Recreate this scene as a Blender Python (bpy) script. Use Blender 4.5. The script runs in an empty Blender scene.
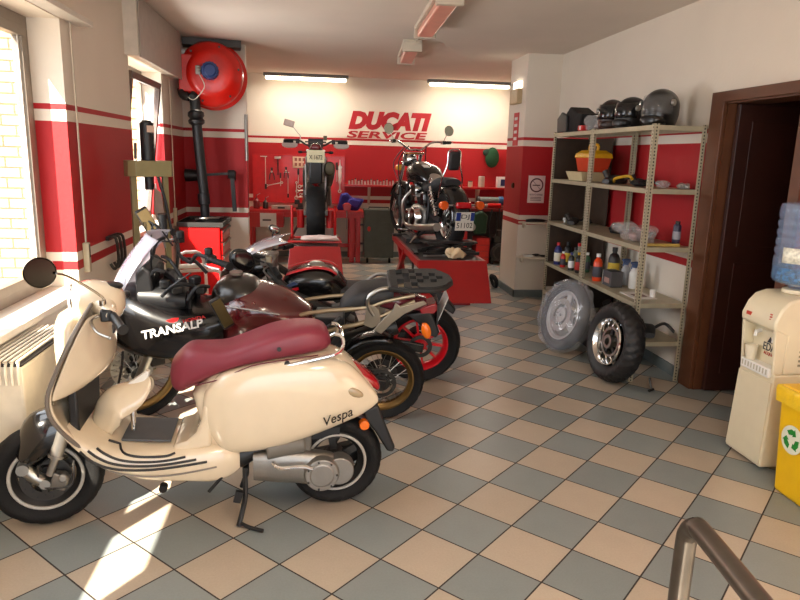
import bpy, math, random
from mathutils import Vector, Matrix, Quaternion
random.seed(7)
SC = bpy.context.scene
COL = SC.collection
PI = math.pi
R = math.radians
# ---------------------------------------------------------------- camera, world, sun, daylight, exposure
cam_d = bpy.data.cameras.new('camera'); cam = bpy.data.objects.new('camera', cam_d); COL.objects.link(cam)
cam_d.sensor_width = 36.0; cam_d.lens = 29.92; cam_d.clip_start = 0.05; cam_d.clip_end = 200
_p, _r, _a = R(12.21839), R(1.570386), R(-7.46)
_fw = Vector((0, math.cos(_p), -math.sin(_p))); _up = Vector((0, math.sin(_p), math.cos(_p))); _rt = Vector((1, 0, 0))
_rt2 = _rt*math.cos(_r) + _up*math.sin(_r); _up2 = -_rt*math.sin(_r) + _up*math.cos(_r)
_Z = Matrix.Rotation(_a, 3, 'Z')
_fw, _rt2, _up2 = _Z @ _fw, _Z @ _rt2, _Z @ _up2
cam.matrix_world = Matrix(((_rt2.x, _up2.x, -_fw.x, 0), (_rt2.y, _up2.y, -_fw.y, 0), (_rt2.z, _up2.z, -_fw.z, 1.706), (0, 0, 0, 1)))
SC.camera = cam
w = bpy.data.worlds.new('world'); SC.world = w; w.use_nodes = True
bg = w.node_tree.nodes['Background']; bg.inputs[0].default_value = (0.80, 0.90, 1.0, 1); bg.inputs[1].default_value = 2.6
sun_d = bpy.data.lights.new('sun', 'SUN'); sun_d.energy = 32; sun_d.angle = R(0.6); sun_d.color = (1, 0.90, 0.74)
sun = bpy.data.objects.new('sun', sun_d); COL.objects.link(sun); sun.location = (-4, -6, 8)
sun.rotation_euler = Vector((0.50, 0.75, -0.80)).to_track_quat('-Z', 'Y').to_euler()
def area(name, loc, to, sx, sy, power, color, spread=180):
    d = bpy.data.lights.new(name, 'AREA'); d.shape = 'RECTANGLE'; d.size = sx; d.size_y = sy; d.energy = power; d.color = color; d.spread = R(spread)
    o = bpy.data.objects.new(name, d); COL.objects.link(o); o.location = loc
    o.rotation_euler = (Vector(to)-Vector(loc)).to_track_quat('-Z', 'Z').to_euler(); return o
area('daylight_window', (-1.86, 3.1, 1.65), (0.5, 3.4, 0.9), 2.7, 1.5, 52, (0.96, 0.97, 1.0))
area('daylight_window_2', (-1.86, 6.75, 1.6), (0.5, 6.8, 1.0), 1.1, 1.4, 80, (0.92, 0.96, 1.0))
area('fill_behind_camera', (0.7, -1.35, 1.6), (0.9, 5, 0.9), 3.6, 2.2, 33, (1.0, 0.96, 0.92))  # added soft fill light, standing for an assumed opening behind the camera
SC.view_settings.view_transform = 'Standard'; SC.view_settings.look = 'None'; SC.view_settings.exposure = 0.0; SC.view_settings.gamma = 1.0
SC.view_settings.use_curve_mapping = False
SC.cycles.max_bounces = 8; SC.cycles.diffuse_bounces = 4; SC.cycles.glossy_bounces = 4; SC.cycles.transparent_max_bounces = 16
SC.cycles.caustics_reflective = False; SC.cycles.caustics_refractive = False; SC.cycles.sample_clamp_indirect = 6
SC.cycles.use_denoising = True
# ---------------------------------------------------------------- materials
def lin(c):
    return tuple(((v/255)/12.92 if v/255 <= 0.04045 else (((v/255)+0.055)/1.055)**2.4) for v in c) + (1,)
_mats = {}
def mat(name, rgb, rough=0.5, metal=0.0, var=0.06, scale=12, bump=0.0, bscale=60, coat=0.0, emit=None, es=0, alpha=None, trans=0, ior=1.45, spec=None):
    if name in _mats: return _mats[name]
    m = bpy.data.materials.new(name); m.use_nodes = True; nt = m.node_tree; b = nt.nodes['Principled BSDF']
    c = lin(rgb)
    tc = nt.nodes.new('ShaderNodeTexCoord')
    if var > 0:
        n = nt.nodes.new('ShaderNodeTexNoise'); n.inputs['Scale'].default_value = scale; n.inputs['Detail'].default_value = 4
        nt.links.new(tc.outputs['Object'], n.inputs['Vector'])
        mr = nt.nodes.new('ShaderNodeMapRange'); mr.inputs['To Min'].default_value = 1-var*1.6; mr.inputs['To Max'].default_value = 1+var*1.2
        mr.inputs['From Min'].default_value = 0.25; mr.inputs['From Max'].default_value = 0.75
        nt.links.new(n.outputs['Fac'], mr.inputs['Value'])
        mx = nt.nodes.new('ShaderNodeMix'); mx.data_type = 'RGBA'; mx.blend_type = 'MULTIPLY'; mx.inputs[0].default_value = 1
        mx.inputs[6].default_value = c; nt.links.new(mr.outputs[0], mx.inputs[7]); nt.links.new(mx.outputs[2], b.inputs['Base Color'])
    else: b.inputs['Base Color'].default_value = c
    b.inputs['Roughness'].default_value = rough; b.inputs['Metallic'].default_value = metal
    if coat: b.inputs['Coat Weight'].default_value = coat; b.inputs['Coat Roughness'].default_value = 0.05
    if spec is not None: b.inputs['Specular IOR Level'].default_value = spec
    if bump:
        n2 = nt.nodes.new('ShaderNodeTexNoise'); n2.inputs['Scale'].default_value = bscale; nt.links.new(tc.outputs['Object'], n2.inputs['Vector'])
        bp = nt.nodes.new('ShaderNodeBump'); bp.inputs['Strength'].default_value = bump; bp.inputs['Distance'].default_value = 0.01
        nt.links.new(n2.outputs['Fac'], bp.inputs['Height']); nt.links.new(bp.outputs[0], b.inputs['Normal'])
    if emit: b.inputs['Emission Color'].default_value = lin(emit); b.inputs['Emission Strength'].default_value = es
    if alpha is not None: b.inputs['Alpha'].default_value = alpha
    if trans: b.inputs['Transmission Weight'].default_value = trans; b.inputs['IOR'].default_value = ior
    _mats[name] = m; return m
# ---------------------------------------------------------------- mesh builder
def cr(pts, k):
    """Catmull-Rom through tuples of any length, k sub-steps per span."""
    P = [tuple(p) for p in pts]; out = []
    for i in range(len(P)-1):
        p0 = P[max(i-1, 0)]; p1 = P[i]; p2 = P[i+1]; p3 = P[min(i+2, len(P)-1)]
        for j in range(k):
            t = j/k
            out.append(tuple(0.5*((2*b)+(-a+c)*t+(2*a-5*b+4*c-d)*t*t+(-a+3*b-3*c+d)*t**3) for a, b, c, d in zip(p0, p1, p2, p3)))
    out.append(P[-1]); return out
class MB:
    def __init__(s, T=None): s.v = []; s.f = []; s.T = T or Matrix()
    def add(s, vs, fs):
        n = len(s.v); s.v += [tuple(s.T @ Vector(v)) for v in vs]; s.f += [tuple(i+n for i in f) for f in fs]; return s
    def box(s, x0, x1, y0, y1, z0, z1):
        x0, x1 = sorted((x0, x1)); y0, y1 = sorted((y0, y1)); z0, z1 = sorted((z0, z1))
        return s.add([(x0,y0,z0),(x1,y0,z0),(x1,y1,z0),(x0,y1,z0),(x0,y0,z1),(x1,y0,z1),(x1,y1,z1),(x0,y1,z1)],
              [(0,3,2,1),(4,5,6,7),(0,1,5,4),(1,2,6,5),(2,3,7,6),(3,0,4,7)])
    def obox(s, c, size, rot):
        T = s.T; s.T = T @ Matrix.Translation(c) @ rot.to_4x4(); a, b, d = (q/2 for q in size); s.box(-a,a,-b,b,-d,d); s.T = T; return s
    def bar(s, p0, p1, wx, wz, upv=(0,0,1)):
        p0, p1 = Vector(p0), Vector(p1); d = (p1-p0); L = d.length; d.normalize(); u = Vector(upv)
        if abs(d.dot(u)) > 0.98: u = Vector((0,1,0))
        x = d.cross(u).normalized(); z = x.cross(d).normalized()
        rot = Matrix((x, d, z)).transposed(); return s.obox((p0+p1)/2, (wx, L, wz), rot)
    def lathe(s, prof, o=(0,0,0), ax=(0,0,1), n=24, closed=False, mod=None, caps=True):
        ax = Vector(ax).normalized(); a = ax.orthogonal().normalized(); b = ax.cross(a); o = Vector(o); V = []; F = []; m = len(prof)
        for i in range(n):
            t = 2*PI*i/n; e = a*math.cos(t)+b*math.sin(t)
            for j, (r, h) in enumerate(prof):
                if mod: r += mod(i, j)
                V.append(o+e*r+ax*h)
        for i in range(n):
            k = (i+1) % n
            for j in range(m if closed else m-1):
                l = (j+1) % m; F.append((i*m+j, k*m+j, k*m+l, i*m+l))
        if not closed and caps:
            if prof[0][0] > 1e-5: F.append(tuple((n-1-i)*m for i in range(n)))
            if prof[-1][0] > 1e-5: F.append(tuple(i*m+m-1 for i in range(n)))
        return s.add(V, F)
    def cyl(s, p0, p1, r0, r1=None, n=16):
        p0, p1 = Vector(p0), Vector(p1); d = p1-p0
        return s.lathe([(r0, 0), (r0 if r1 is None else r1, d.length)], p0, d, n)
    def ring(s, c, ax, r0, r1, h, n=24):
        return s.lathe([(r0, -h/2), (r1, -h/2), (r1, h/2), (r0, h/2)], c, ax, n, closed=True)
    def torus(s, c, ax, RR, r, n=32, m=8, e=1.0):
        return s.lathe([(RR+r*math.cos(2*PI*j/m), e*r*math.sin(2*PI*j/m)) for j in range(m)], c, ax, n, closed=True)
    def ell(s, c, rad, n=16, rot=None):
        T = s.T; s.T = T @ Matrix.Translation(c) @ (rot.to_4x4() if rot else Matrix()) @ Matrix.Diagonal((*rad, 1))
        m = n//2; s.lathe([(math.sin(PI*j/m)+1e-6, -math.cos(PI*j/m)) for j in range(m+1)], (0,0,0), (0,0,1), n, caps=False); s.T = T; return s
    def tube(s, pts, r, n=8, k=1, closed=False):
        P = cr([tuple(p) for p in pts], k) if k > 1 and not closed else [tuple(p) for p in pts]
        P = [Vector(p) for p in P]; N = len(P); rr = r if isinstance(r, (list, tuple)) else None
        V = []; F = []; prev = None
        for i, p in enumerate(P):
            if closed: d = P[(i+1) % N]-P[i-1]
            else: d = P[min(i+1, N-1)]-P[max(i-1, 0)]
            if d.length < 1e-9: d = Vector((0,0,1))
            d.normalize()
            if prev is None: a = d.orthogonal().normalized()
            else:
                a = prev-d*prev.dot(d); a = a.normalized() if a.length > 1e-6 else d.orthogonal().normalized()
            prev = a; b = d.cross(a)
            if rr: q = i/(N-1)*(len(rr)-1); q0 = int(min(q, len(rr)-2)); ri = rr[q0]+(rr[q0+1]-rr[q0])*(q-q0)
            else: ri = r
            for j in range(n):
                t = 2*PI*j/n; V.append(p+(a*math.cos(t)+b*math.sin(t))*ri)
        for i in range(N if closed else N-1):
            k2 = (i+1) % N
            for j in range(n): l = (j+1) % n; F.append((i*n+j, i*n+l, k2*n+l, k2*n+j))
        if not closed: F.append(tuple(n-1-j for j in range(n))); F.append(tuple((N-1)*n+j for j in range(n)))
        return s.add(V, F)
    def loft(s, rings, cap=True, closed=True):
        m = len(rings[0]); V = [v for r in rings for v in r]; F = []
        for i in range(len(rings)-1):
            for j in range(m if closed else m-1):
                l = (j+1) % m; F.append((i*m+j, i*m+l, (i+1)*m+l, (i+1)*m+j))
        if cap and closed: F.append(tuple(m-1-j for j in range(m))); F.append(tuple((len(rings)-1)*m+j for j in range(m)))
        return s.add(V, F)
    def body(s, st, k=3, n=20, cy=0.0):
        """stations (x, ztop, zbot, halfwidth, exponent): rounded section body along x"""
        rings = []
        for (x, zt, zb, w, e) in cr(st, k):
            c, h = (zt+zb)/2, (zt-zb)/2; ring = []
            for j in range(n):
                t = 2*PI*j/n; ct, sn = math.cos(t), math.sin(t); q = 2/max(e, .5)
                ring.append((x, cy+w*math.copysign(abs(ct)**q, ct), c+h*math.copysign(abs(sn)**q, sn)))
            rings.append(ring)
        return s.loft(rings)
    def prism(s, poly, a0, a1, plane='xz'):
        f = {'xz': lambda u, v, a: (u, a, v), 'yz': lambda u, v, a: (a, u, v), 'xy': lambda u, v, a: (u, v, a)}[plane]
        n = len(poly); V = [f(u, v, a0) for u, v in poly]+[f(u, v, a1) for u, v in poly]
        return s.add(V, [tuple(range(n-1, -1, -1)), tuple(range(n, 2*n))]+[(i, (i+1) % n, n+(i+1) % n, n+i) for i in range(n)])
    def sheet(s, grid):
        n, m = len(grid), len(grid[0])
        return s.add([p for r in grid for p in r], [(i*m+j, i*m+j+1, (i+1)*m+j+1, (i+1)*m+j) for i in range(n-1) for j in range(m-1)])
    def obj(s, name, material, parent=None, smooth=35, bevel=0, thick=0, sub=0):
        me = bpy.data.meshes.new(name); me.from_pydata(s.v, [], s.f); me.validate()
        me.materials.append(material)
        import bmesh
        bm = bmesh.new(); bm.from_mesh(me); bmesh.ops.recalc_face_normals(bm, faces=bm.faces); bm.to_mesh(me); bm.free()
        if smooth:
            me.polygons.foreach_set('use_smooth', [True]*len(me.polygons)); me.set_sharp_from_angle(angle=R(smooth))
        o = bpy.data.objects.new(name, me); COL.objects.link(o)
        if parent: o.parent = parent
        if thick:
            md = o.modifiers.new('solid', 'SOLIDIFY'); md.thickness = thick; md.offset = 0
        if bevel:
            md = o.modifiers.new('bev', 'BEVEL'); md.width = bevel; md.segments = 2; md.limit_method = 'ANGLE'; md.angle_limit = R(40); md.harden_normals = False
        if sub:
            md = o.modifiers.new('sub', 'SUBSURF'); md.levels = sub; md.render_levels = sub
        return o
def tag(o, label, cat, group=None, kind=None):
    o['label'] = label; o['category'] = cat
    if group: o['group'] = group
    if kind: o['kind'] = kind
    return o
def thing(name, label, cat, loc=(0,0,0), rz=0, group=None):
    o = bpy.data.objects.new(name, None); COL.objects.link(o); o.empty_display_size = 0.1
    o.location = loc; o.rotation_euler = (0, 0, rz); return tag(o, label, cat, group)
def structure(o): o['kind'] = 'structure'; return o
def text(name, body, size, material, parent=None, loc=(0,0,0), rot=(0,0,0), depth=0.002, offset=0.0, shear=0.0, sx=1.0, align='CENTER', width=None, height=None):
    """lettering as a mesh; stands in its local xz plane after rot"""
    cu = bpy.data.curves.new(name, 'FONT'); cu.body = body; cu.size = size; cu.extrude = depth; cu.offset = offset; cu.shear = shear; cu.align_x = align; cu.align_y = 'CENTER'
    cu.resolution_u = 3
    t = bpy.data.objects.new('tmp', cu); COL.objects.link(t)
    bpy.context.view_layer.update()
    me = bpy.data.meshes.new_from_object(t.evaluated_get(bpy.context.evaluated_depsgraph_get())); bpy.data.objects.remove(t)
    me.name = name; me.materials.clear(); me.materials.append(material)
    xs = [v.co.x for v in me.vertices]; ys = [v.co.y for v in me.vertices]
    fx = (width/(max(xs)-min(xs))) if width else sx; fy = (height/(max(ys)-min(ys))) if height else 1
    cx = (max(xs)+min(xs))/2 if width else 0; cy_ = (max(ys)+min(ys))/2 if height else 0
    for v in me.vertices: v.co.x = (v.co.x-cx)*fx; v.co.y = (v.co.y-cy_)*fy
    o = bpy.data.objects.new(name, me); COL.objects.link(o)
    if parent: o.parent = parent
    o.location = loc; o.rotation_euler = rot; return o
def copy_tree(o, parent=None):
    c = o.copy(); COL.objects.link(c); c.parent = parent
    for ch in [x for x in bpy.data.objects if x.parent == o]: copy_tree(ch, c)
    return c
# common materials
STEEL = mat('steel', (170,168,162), 0.32, 1.0)
CHROME = mat('chrome', (225,225,225), 0.08, 1.0, var=0.02)
DSTEEL = mat('dark_steel', (70,68,66), 0.45, 0.8)
ALU = mat('cast_aluminium', (150,146,140), 0.42, 0.85, bump=0.1)
BLACKP = mat('black_plastic', (22,22,24), 0.45)
GLOSSB = mat('gloss_black', (10,10,12), 0.12, coat=0.6, var=0.02)
RUBBER = mat('rubber', (19,18,18), 0.7, bump=0.25, bscale=90, spec=0.3)
REDP = mat('workshop_red', (196,14,16), 0.35, coat=0.2)
WHITEP = mat('white_plastic', (232,230,224), 0.4)
GREYP = mat('grey_plastic', (120,122,122), 0.5)
ORANGE = mat('orange_lens', (230,110,10), 0.25, coat=0.5)
GLASSM = mat('mirror_glass', (180,185,190), 0.03, 1.0, var=0)
TILEDARK = mat('dark_mirror', (60,58,54), 0.10, 1.0, var=0)
# ---------------------------------------------------------------- room shell
def wall_material():
    m = bpy.data.materials.new('wall_paint'); m.use_nodes = True; nt = m.node_tree; b = nt.nodes['Principled BSDF']
    g = nt.nodes.new('ShaderNodeNewGeometry'); sp = nt.nodes.new('ShaderNodeSeparateXYZ'); nt.links.new(g.outputs['Position'], sp.inputs[0])
    dv = nt.nodes.new('ShaderNodeMath'); dv.operation = 'DIVIDE'; dv.inputs[1].default_value = 3.0; nt.links.new(sp.outputs['Z'], dv.inputs[0])
    rp = nt.nodes.new('ShaderNodeValToRGB'); rp.color_ramp.interpolation = 'CONSTANT'; nt.links.new(dv.outputs[0], rp.inputs[0])
    W = lin((226,214,198)); RD = lin((172,12,20)); e = rp.color_ramp.elements
    e[0].position = 0; e[0].color = W; e[1].position = 0.905/3; e[1].color = RD
    for z, c in ((0.965, W), (1.022, RD), (1.857, W), (1.922, RD), (1.967, W)):
        q = e.new(z/3); q.color = c
    n = nt.nodes.new('ShaderNodeTexNoise'); n.inputs['Scale'].default_value = 1.7; n.inputs['Detail'].default_value = 5; nt.links.new(g.outputs['Position'], n.inputs['Vector'])
    mr = nt.nodes.new('ShaderNodeMapRange'); mr.inputs['To Min'].default_value = 0.9; mr.inputs['To Max'].default_value = 1.05; nt.links.new(n.outputs['Fac'], mr.inputs[0])
    mx = nt.nodes.new('ShaderNodeMix'); mx.data_type = 'RGBA'; mx.blend_type = 'MULTIPLY'; mx.inputs[0].default_value = 1
    nt.links.new(rp.outputs[0], mx.inputs[6]); nt.links.new(mr.outputs[0], mx.inputs[7]); nt.links.new(mx.outputs[2], b.inputs['Base Color'])
    b.inputs['Roughness'].default_value = 0.62
    n3 = nt.nodes.new('ShaderNodeTexNoise'); n3.inputs['Scale'].default_value = 40; nt.links.new(g.outputs['Position'], n3.inputs['Vector'])
    bp = nt.nodes.new('ShaderNodeBump'); bp.inputs['Strength'].default_value = 0.12; bp.inputs['Distance'].default_value = 0.01
    nt.links.new(n3.outputs['Fac'], bp.inputs['Height']); nt.links.new(bp.outputs[0], b.inputs['Normal'])
    return m
WALL = wall_material()
CEIL = mat('ceiling_paint', (214,202,188), 0.8, var=0.03, scale=1.5)
def floor_material():
    m = bpy.data.materials.new('floor_tiles'); m.use_nodes = True; nt = m.node_tree; b = nt.nodes['Principled BSDF']; N = nt.nodes.new; L = nt.links.new
    g = N('ShaderNodeNewGeometry'); sp = N('ShaderNodeSeparateXYZ'); L(g.outputs['Position'], sp.inputs[0])
    def M(op, a, c=None):
        q = N('ShaderNodeMath'); q.operation = op
        for i, v in enumerate((a, c)):
            if v is None: continue
            if isinstance(v, (int, float)): q.inputs[i].default_value = v
            else: L(v, q.inputs[i])
        return q.outputs[0]
    X = M('ADD', sp.outputs['X'], 0.581); Y = M('SUBTRACT', sp.outputs['Y'], 2.989)
    k = 0.70711/0.305
    U = M('MULTIPLY', M('SUBTRACT', X, Y), k); V = M('MULTIPLY', M('ADD', X, Y), k)
    fu, fv = M('FLOOR', U), M('FLOOR', V)
    par = M('MODULO', M('ADD', M('ADD', fu, fv), 200.0), 2.0)
    cid = N('ShaderNodeCombineXYZ'); L(fu, cid.inputs[0]); L(fv, cid.inputs[1])
    wn = N('ShaderNodeTexWhiteNoise'); wn.noise_dimensions = '3D'; L(cid.outputs[0], wn.inputs['Vector'])
    n = N('ShaderNodeTexNoise'); n.inputs['Scale'].default_value = 9; n.inputs['Detail'].default_value = 6; L(g.outputs['Position'], n.inputs['Vector'])
    n2 = N('ShaderNodeTexNoise'); n2.inputs['Scale'].default_value = 110; n2.inputs['Detail'].default_value = 2; L(g.outputs['Position'], n2.inputs['Vector'])
    mx = N('ShaderNodeMix'); mx.data_type = 'RGBA'; L(M('GREATER_THAN', par, 0.5), mx.inputs[0]); mx.inputs[6].default_value = lin((180,166,148)); mx.inputs[7].default_value = lin((130,137,136))
    val = M('ADD', M('ADD', M('MULTIPLY', wn.outputs['Value'], 0.14), 0.78), M('ADD', M('MULTIPLY', n.outputs['Fac'], 0.14), M('MULTIPLY', n2.outputs['Fac'], 0.20)))
    mm = N('ShaderNodeMix'); mm.data_type = 'RGBA'; mm.blend_type = 'MULTIPLY'; mm.inputs[0].default_value = 1; L(mx.outputs[2], mm.inputs[6]); L(val, mm.inputs[7])
    def edge(f): f2 = M('FRACT', f); return M('MINIMUM', f2, M('SUBTRACT', 1.0, f2))
    gr = M('LESS_THAN', M('MINIMUM', edge(U), edge(V)), 0.0115)
    mg = N('ShaderNodeMix'); mg.data_type = 'RGBA'; L(gr, mg.inputs[0]); L(mm.outputs[2], mg.inputs[6]); mg.inputs[7].default_value = lin((44,34,30))
    L(mg.outputs[2], b.inputs['Base Color'])
    rr = N('ShaderNodeMapRange'); rr.inputs['To Min'].default_value = 0.30; rr.inputs['To Max'].default_value = 0.36; L(n.outputs['Fac'], rr.inputs[0])
    L(M('ADD', rr.outputs[0], M('MULTIPLY', gr, 0.4)), b.inputs['Roughness'])
    bp = N('ShaderNodeBump'); bp.inputs['Strength'].default_value = 0.35; bp.inputs['Distance'].default_value = 0.004
    L(M('SUBTRACT', M('MULTIPLY', n2.outputs['Fac'], 0.03), gr), bp.inputs['Height']); L(bp.outputs[0], b.inputs['Normal'])
    return m
structure(MB().box(-1.80, 4.6, -1.6, 11.45, -0.12, 0).obj('floor', floor_material(), smooth=0))
structure(MB().box(-1.80, 3.75, -1.6, 11.45, 2.93, 3.05).obj('ceiling', CEIL, smooth=0))
W1 = (0.15, 4.56, 0.80, 2.47)      # first window opening y0,y1,z0,z1
W2 = (6.10, 7.33, 0.98, 2.47)
wl = MB()
for (y0, y1, z0, z1) in ((-1.6, W1[0], 0, 2.93), (W1[0], W1[1], 0, W1[2]), (W1[0], W1[1], W1[3], 2.93), (W1[1], W2[0], 0, 2.93), (W2[0], W2[1], 0, W2[2]), (W2[0], W2[1], W2[3], 2.93), (W2[1], 11.3, 0, 2.93)):
    wl.box(-1.80, -1.55, y0, y1, z0, z1)
structure(wl.obj('wall_left', WALL, smooth=0))
structure(MB().box(-1.55, -0.815, 8.4, 8.55, 0, 2.93).obj('wall_stub', WALL, smooth=0))
structure(MB().box(-1.80, 3.75, 11.3, 11.45, 0, 2.93).obj('wall_back', WALL, smooth=0))
D1 = (3.80, 4.56, 0, 2.13)         # door opening in the right wall
wr = MB()
for (y0, y1, z0, z1) in ((-1.6, D1[0]-0.03, 0, 2.93), (D1[0]-0.03, D1[1]+0.03, D1[3]+0.03, 2.93), (D1[1]+0.03, 8.71, 0, 2.93)): wr.box(2.92, 3.12, y0, y1, z0, z1)
wr.box(3.12, 3.75, 8.55, 8.71, 0, 2.93); wr.box(3.60, 3.75, 8.71, 11.3, 0, 2.93)
structure(wr.obj('wall_right', WALL, smooth=0))
structure(MB().box(2.50, 2.92, 8.01, 8.71, 0, 2.93).obj('wall_column', WALL, smooth=0))
fr = MB()
for (x0, x1, z0, z1) in ((-1.80, -1.1, 0, 2.93), (2.5, 3.12, 0, 2.93), (-1.1, 2.5, 2.7, 2.93)): fr.box(x0, x1, -1.6, -1.45, z0, z1)
structure(fr.obj('wall_front', WALL, smooth=0))
BASEM = mat('baseboard_tile', (112,118,116), 0.4)
structure(MB().box(2.905, 2.92, 4.72, 8.01, 0, 0.09).obj('baseboard_right', BASEM, smooth=0))
structure(MB().box(2.485, 2.5, 7.995, 8.71, 0, 0.09).box(2.485, 2.905, 7.995, 8.01, 0, 0.09).obj('baseboard_column', BASEM, smooth=0))
structure(MB().box(-0.8, 3.6, 11.285, 11.3, 0, 0.09).obj('baseboard_back', BASEM, smooth=0))
structure(MB().box(-1.55, -0.80, 8.385, 8.4, 0, 0.09).obj('baseboard_stub', BASEM, smooth=0))
# corner guard post on the stub wall
structure(MB().box(-0.83, -0.80, 8.37, 8.40, 1.62, 2.12).cyl((-0.815, 8.375, 1.6), (-0.815, 8.375, 2.14), 0.02).obj('trim_1', ALU))
# sills
SILL = mat('window_sill_stone', (226,216,200), 0.35)
structure(MB().box(-1.79, -1.50, W1[0]-0.03, W1[1]+0.02, 0.765, 0.803).obj('trim_2', SILL, smooth=0, bevel=0.004))
structure(MB().box(-1.79, -1.52, W2[0]-0.03, W2[1]+0.03, 0.945, 0.983).obj('trim_3', SILL, smooth=0, bevel=0.004))
# window 1: fixed frame with two sashes
FRM = mat('window_frame', (128,116,104), 0.45); FRW = mat('window_frame_inner', (228,224,216), 0.45)
PANE = mat('window_glass', (255,255,255), 0.02, var=0, alpha=0.10)
def sash(mb, y0, y1, z0, z1, x, t=0.06, d=0.05):
    mb.box(x, x+d, y0, y1, z0, z0+t); mb.box(x, x+d, y0, y1, z1-t, z1); mb.box(x, x+d, y0, y0+t, z0+t, z1-t); mb.box(x, x+d, y1-t, y1, z0+t, z1-t)
wf = MB(); sash(wf, W1[0], W1[1], W1[2], W1[3], -1.80, 0.07, 0.06)
win = structure(wf.obj('window_1', FRM, smooth=0, bevel=0.003))
for i in range(3):
    y0 = W1[0]+0.07+i*1.425; s_ = MB(); sash(s_, y0, y0+1.415, W1[2]+0.07, W1[3]-0.07, -1.785, 0.055, 0.06)
    f = s_.obj('sash', FRM, win, smooth=0, bevel=0.003)
    MB().box(-1.775, -1.769, y0+0.055, y0+1.36, W1[2]+0.12, W1[3]-0.12).obj('pane', PANE, f, smooth=0)
    if i < 2: MB().box(-1.768,-1.75,y0+0.05,y0+1.365,W1[2]+0.12,1.36).obj('sun_mask_panel', FRM, f, smooth=0)  # opaque panels added on the unseen sashes to keep sun off the floor
    if i < 1: MB().box(-1.768,-1.75,y0+0.05,y0+1.365,1.70,W1[3]-0.12).box(-1.768,-1.75,y0+0.05,y0+0.75,1.36,1.70).obj('sun_mask_blind', FRW, f, smooth=0)  # added out of view, leaves a slot that shapes the floor sun patch
    if i == 2: MB().box(-1.745, -1.742, y0+1.34, y0+1.36, W1[2]+0.12, W1[3]-0.12).obj('gasket', FRW, f, smooth=0)
# window 2: tilted-in casement
w2 = MB(); sash(w2, W2[0], W2[1], W2[2], W2[3], -1.80, 0.05, 0.06)
win2 = structure(w2.obj('window_2', FRM, smooth=0, bevel=0.003))
T = Matrix.Translation((-1.75, 0, W2[2]+0.05)) @ Matrix.Rotation(R(7), 4, 'Y')
s_ = MB(T); sash(s_, W2[0]+0.06, W2[1]-0.06, 0, 1.34, 0, 0.06, 0.05)
DKF = mat('brown_sash', (84,66,58), 0.45)
f = s_.obj('sash', DKF, win2, smooth=0, bevel=0.003)
MB(T).box(0.02, 0.026, W2[0]+0.12, W2[1]-0.12, 0.06, 1.28).obj('pane', PANE, f, smooth=0)
MB().box(-1.60, -1.57, W2[0]+0.03, W2[0]+0.07, 2.05, 2.32).box(-1.70, -1.57, W2[0]+0.03, W2[0]+0.06, 2.25, 2.29).obj('hinge', STEEL, f, smooth=0, bevel=0.003)
# exterior: brick wing of the house and the yard
def brick_mat():
    m = bpy.data.materials.new('brick_wall'); m.use_nodes = True; nt = m.node_tree; b = nt.nodes['Principled BSDF']
    g = nt.nodes.new('ShaderNodeNewGeometry'); mp = nt.nodes.new('ShaderNodeMapping'); mp.inputs['Rotation'].default_value = (R(90), 0, 0)
    br = nt.nodes.new('ShaderNodeTexBrick'); br.inputs['Scale'].default_value = 1.0; br.inputs['Brick Width'].default_value = 0.34; br.inputs['Row Height'].default_value = 0.13
    br.inputs['Mortar Size'].default_value = 0.012; br.inputs['Color1'].default_value = lin((186,150,110)); br.inputs['Color2'].default_value = lin((204,170,128)); br.inputs['Mortar'].default_value = lin((120,78,54))
    nt.links.new(g.outputs['Position'], mp.inputs[0]); nt.links.new(mp.outputs[0], br.inputs['Vector']); nt.links.new(br.outputs['Color'], b.inputs['Base Color']); b.inputs['Roughness'].default_value = 0.9
    return m
structure(MB().box(-8, -1.9, 9.2, 9.4, -0.2, 6).obj('wall_exterior', brick_mat(), smooth=0))
structure(MB().box(-12, -1.80, -8, 12, -0.3, -0.2).obj('ground', mat('yard_paving', (170,165,155), 0.8), smooth=0))
# shutter boxes
SHB = mat('shutter_box_paint', (205,196,184), 0.5)
o = structure(MB().box(-1.55, -1.44, W1[0]-0.2, 4.86, 2.475, 2.51).obj('trim_4', SHB, smooth=0, bevel=0.003))
bx = structure(MB().box(-1.55, -1.44, 6.0, 7.75, 2.46, 2.93).obj('trim_5', mat('shutter_box_paint_2', (216,206,192), 0.5), smooth=0))
MB().box(-1.44, -1.425, 6.03, 7.78, 2.45, 2.925).obj('panel', mat('shutter_panel', (166,154,144), 0.45), bx, smooth=0, bevel=0.004)
# door in the right wall
WOOD = mat('brown_door_frame', (92,54,32), 0.4, var=0.15, scale=6)
WOODD = mat('dark_door_leaf', (52,22,14), 0.45, var=0.15, scale=5)
dr = MB()
dr.box(2.90, 3.14, D1[1], D1[1]+0.03, 0, D1[3]+0.03)
dr.box(2.90, 3.14, D1[0]-0.03, D1[0], 0, D1[3]+0.03); dr.box(2.90, 3.14, D1[0], D1[1], D1[3], D1[3]+0.03)
dfr = structure(dr.obj('door_1', WOOD, smooth=0))
MB().prism([(D1[1]+0.012,0),(4.73,0),(4.73,D1[3]+0.085),(D1[0]-0.10,D1[3]+0.085),(D1[0]-0.10,0),(D1[0]-0.012,0),(D1[0]-0.012,D1[3]+0.012),(D1[1]+0.012,D1[3]+0.012)],2.872,2.899,'yz').obj('casing', WOOD, dfr, smooth=0, bevel=0.003)
lf = MB().box(2.96, 3.68, D1[1]-0.055, D1[1]-0.012, 0.01, D1[3]-0.005)
lf.box(3.06, 3.58, D1[1]-0.062, D1[1]-0.055, 0.15, 1.0).box(3.06, 3.58, D1[1]-0.062, D1[1]-0.055, 1.12, D1[3]-0.12)
lf.obj('leaf', WOODD, dfr, smooth=0, bevel=0.004)
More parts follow.
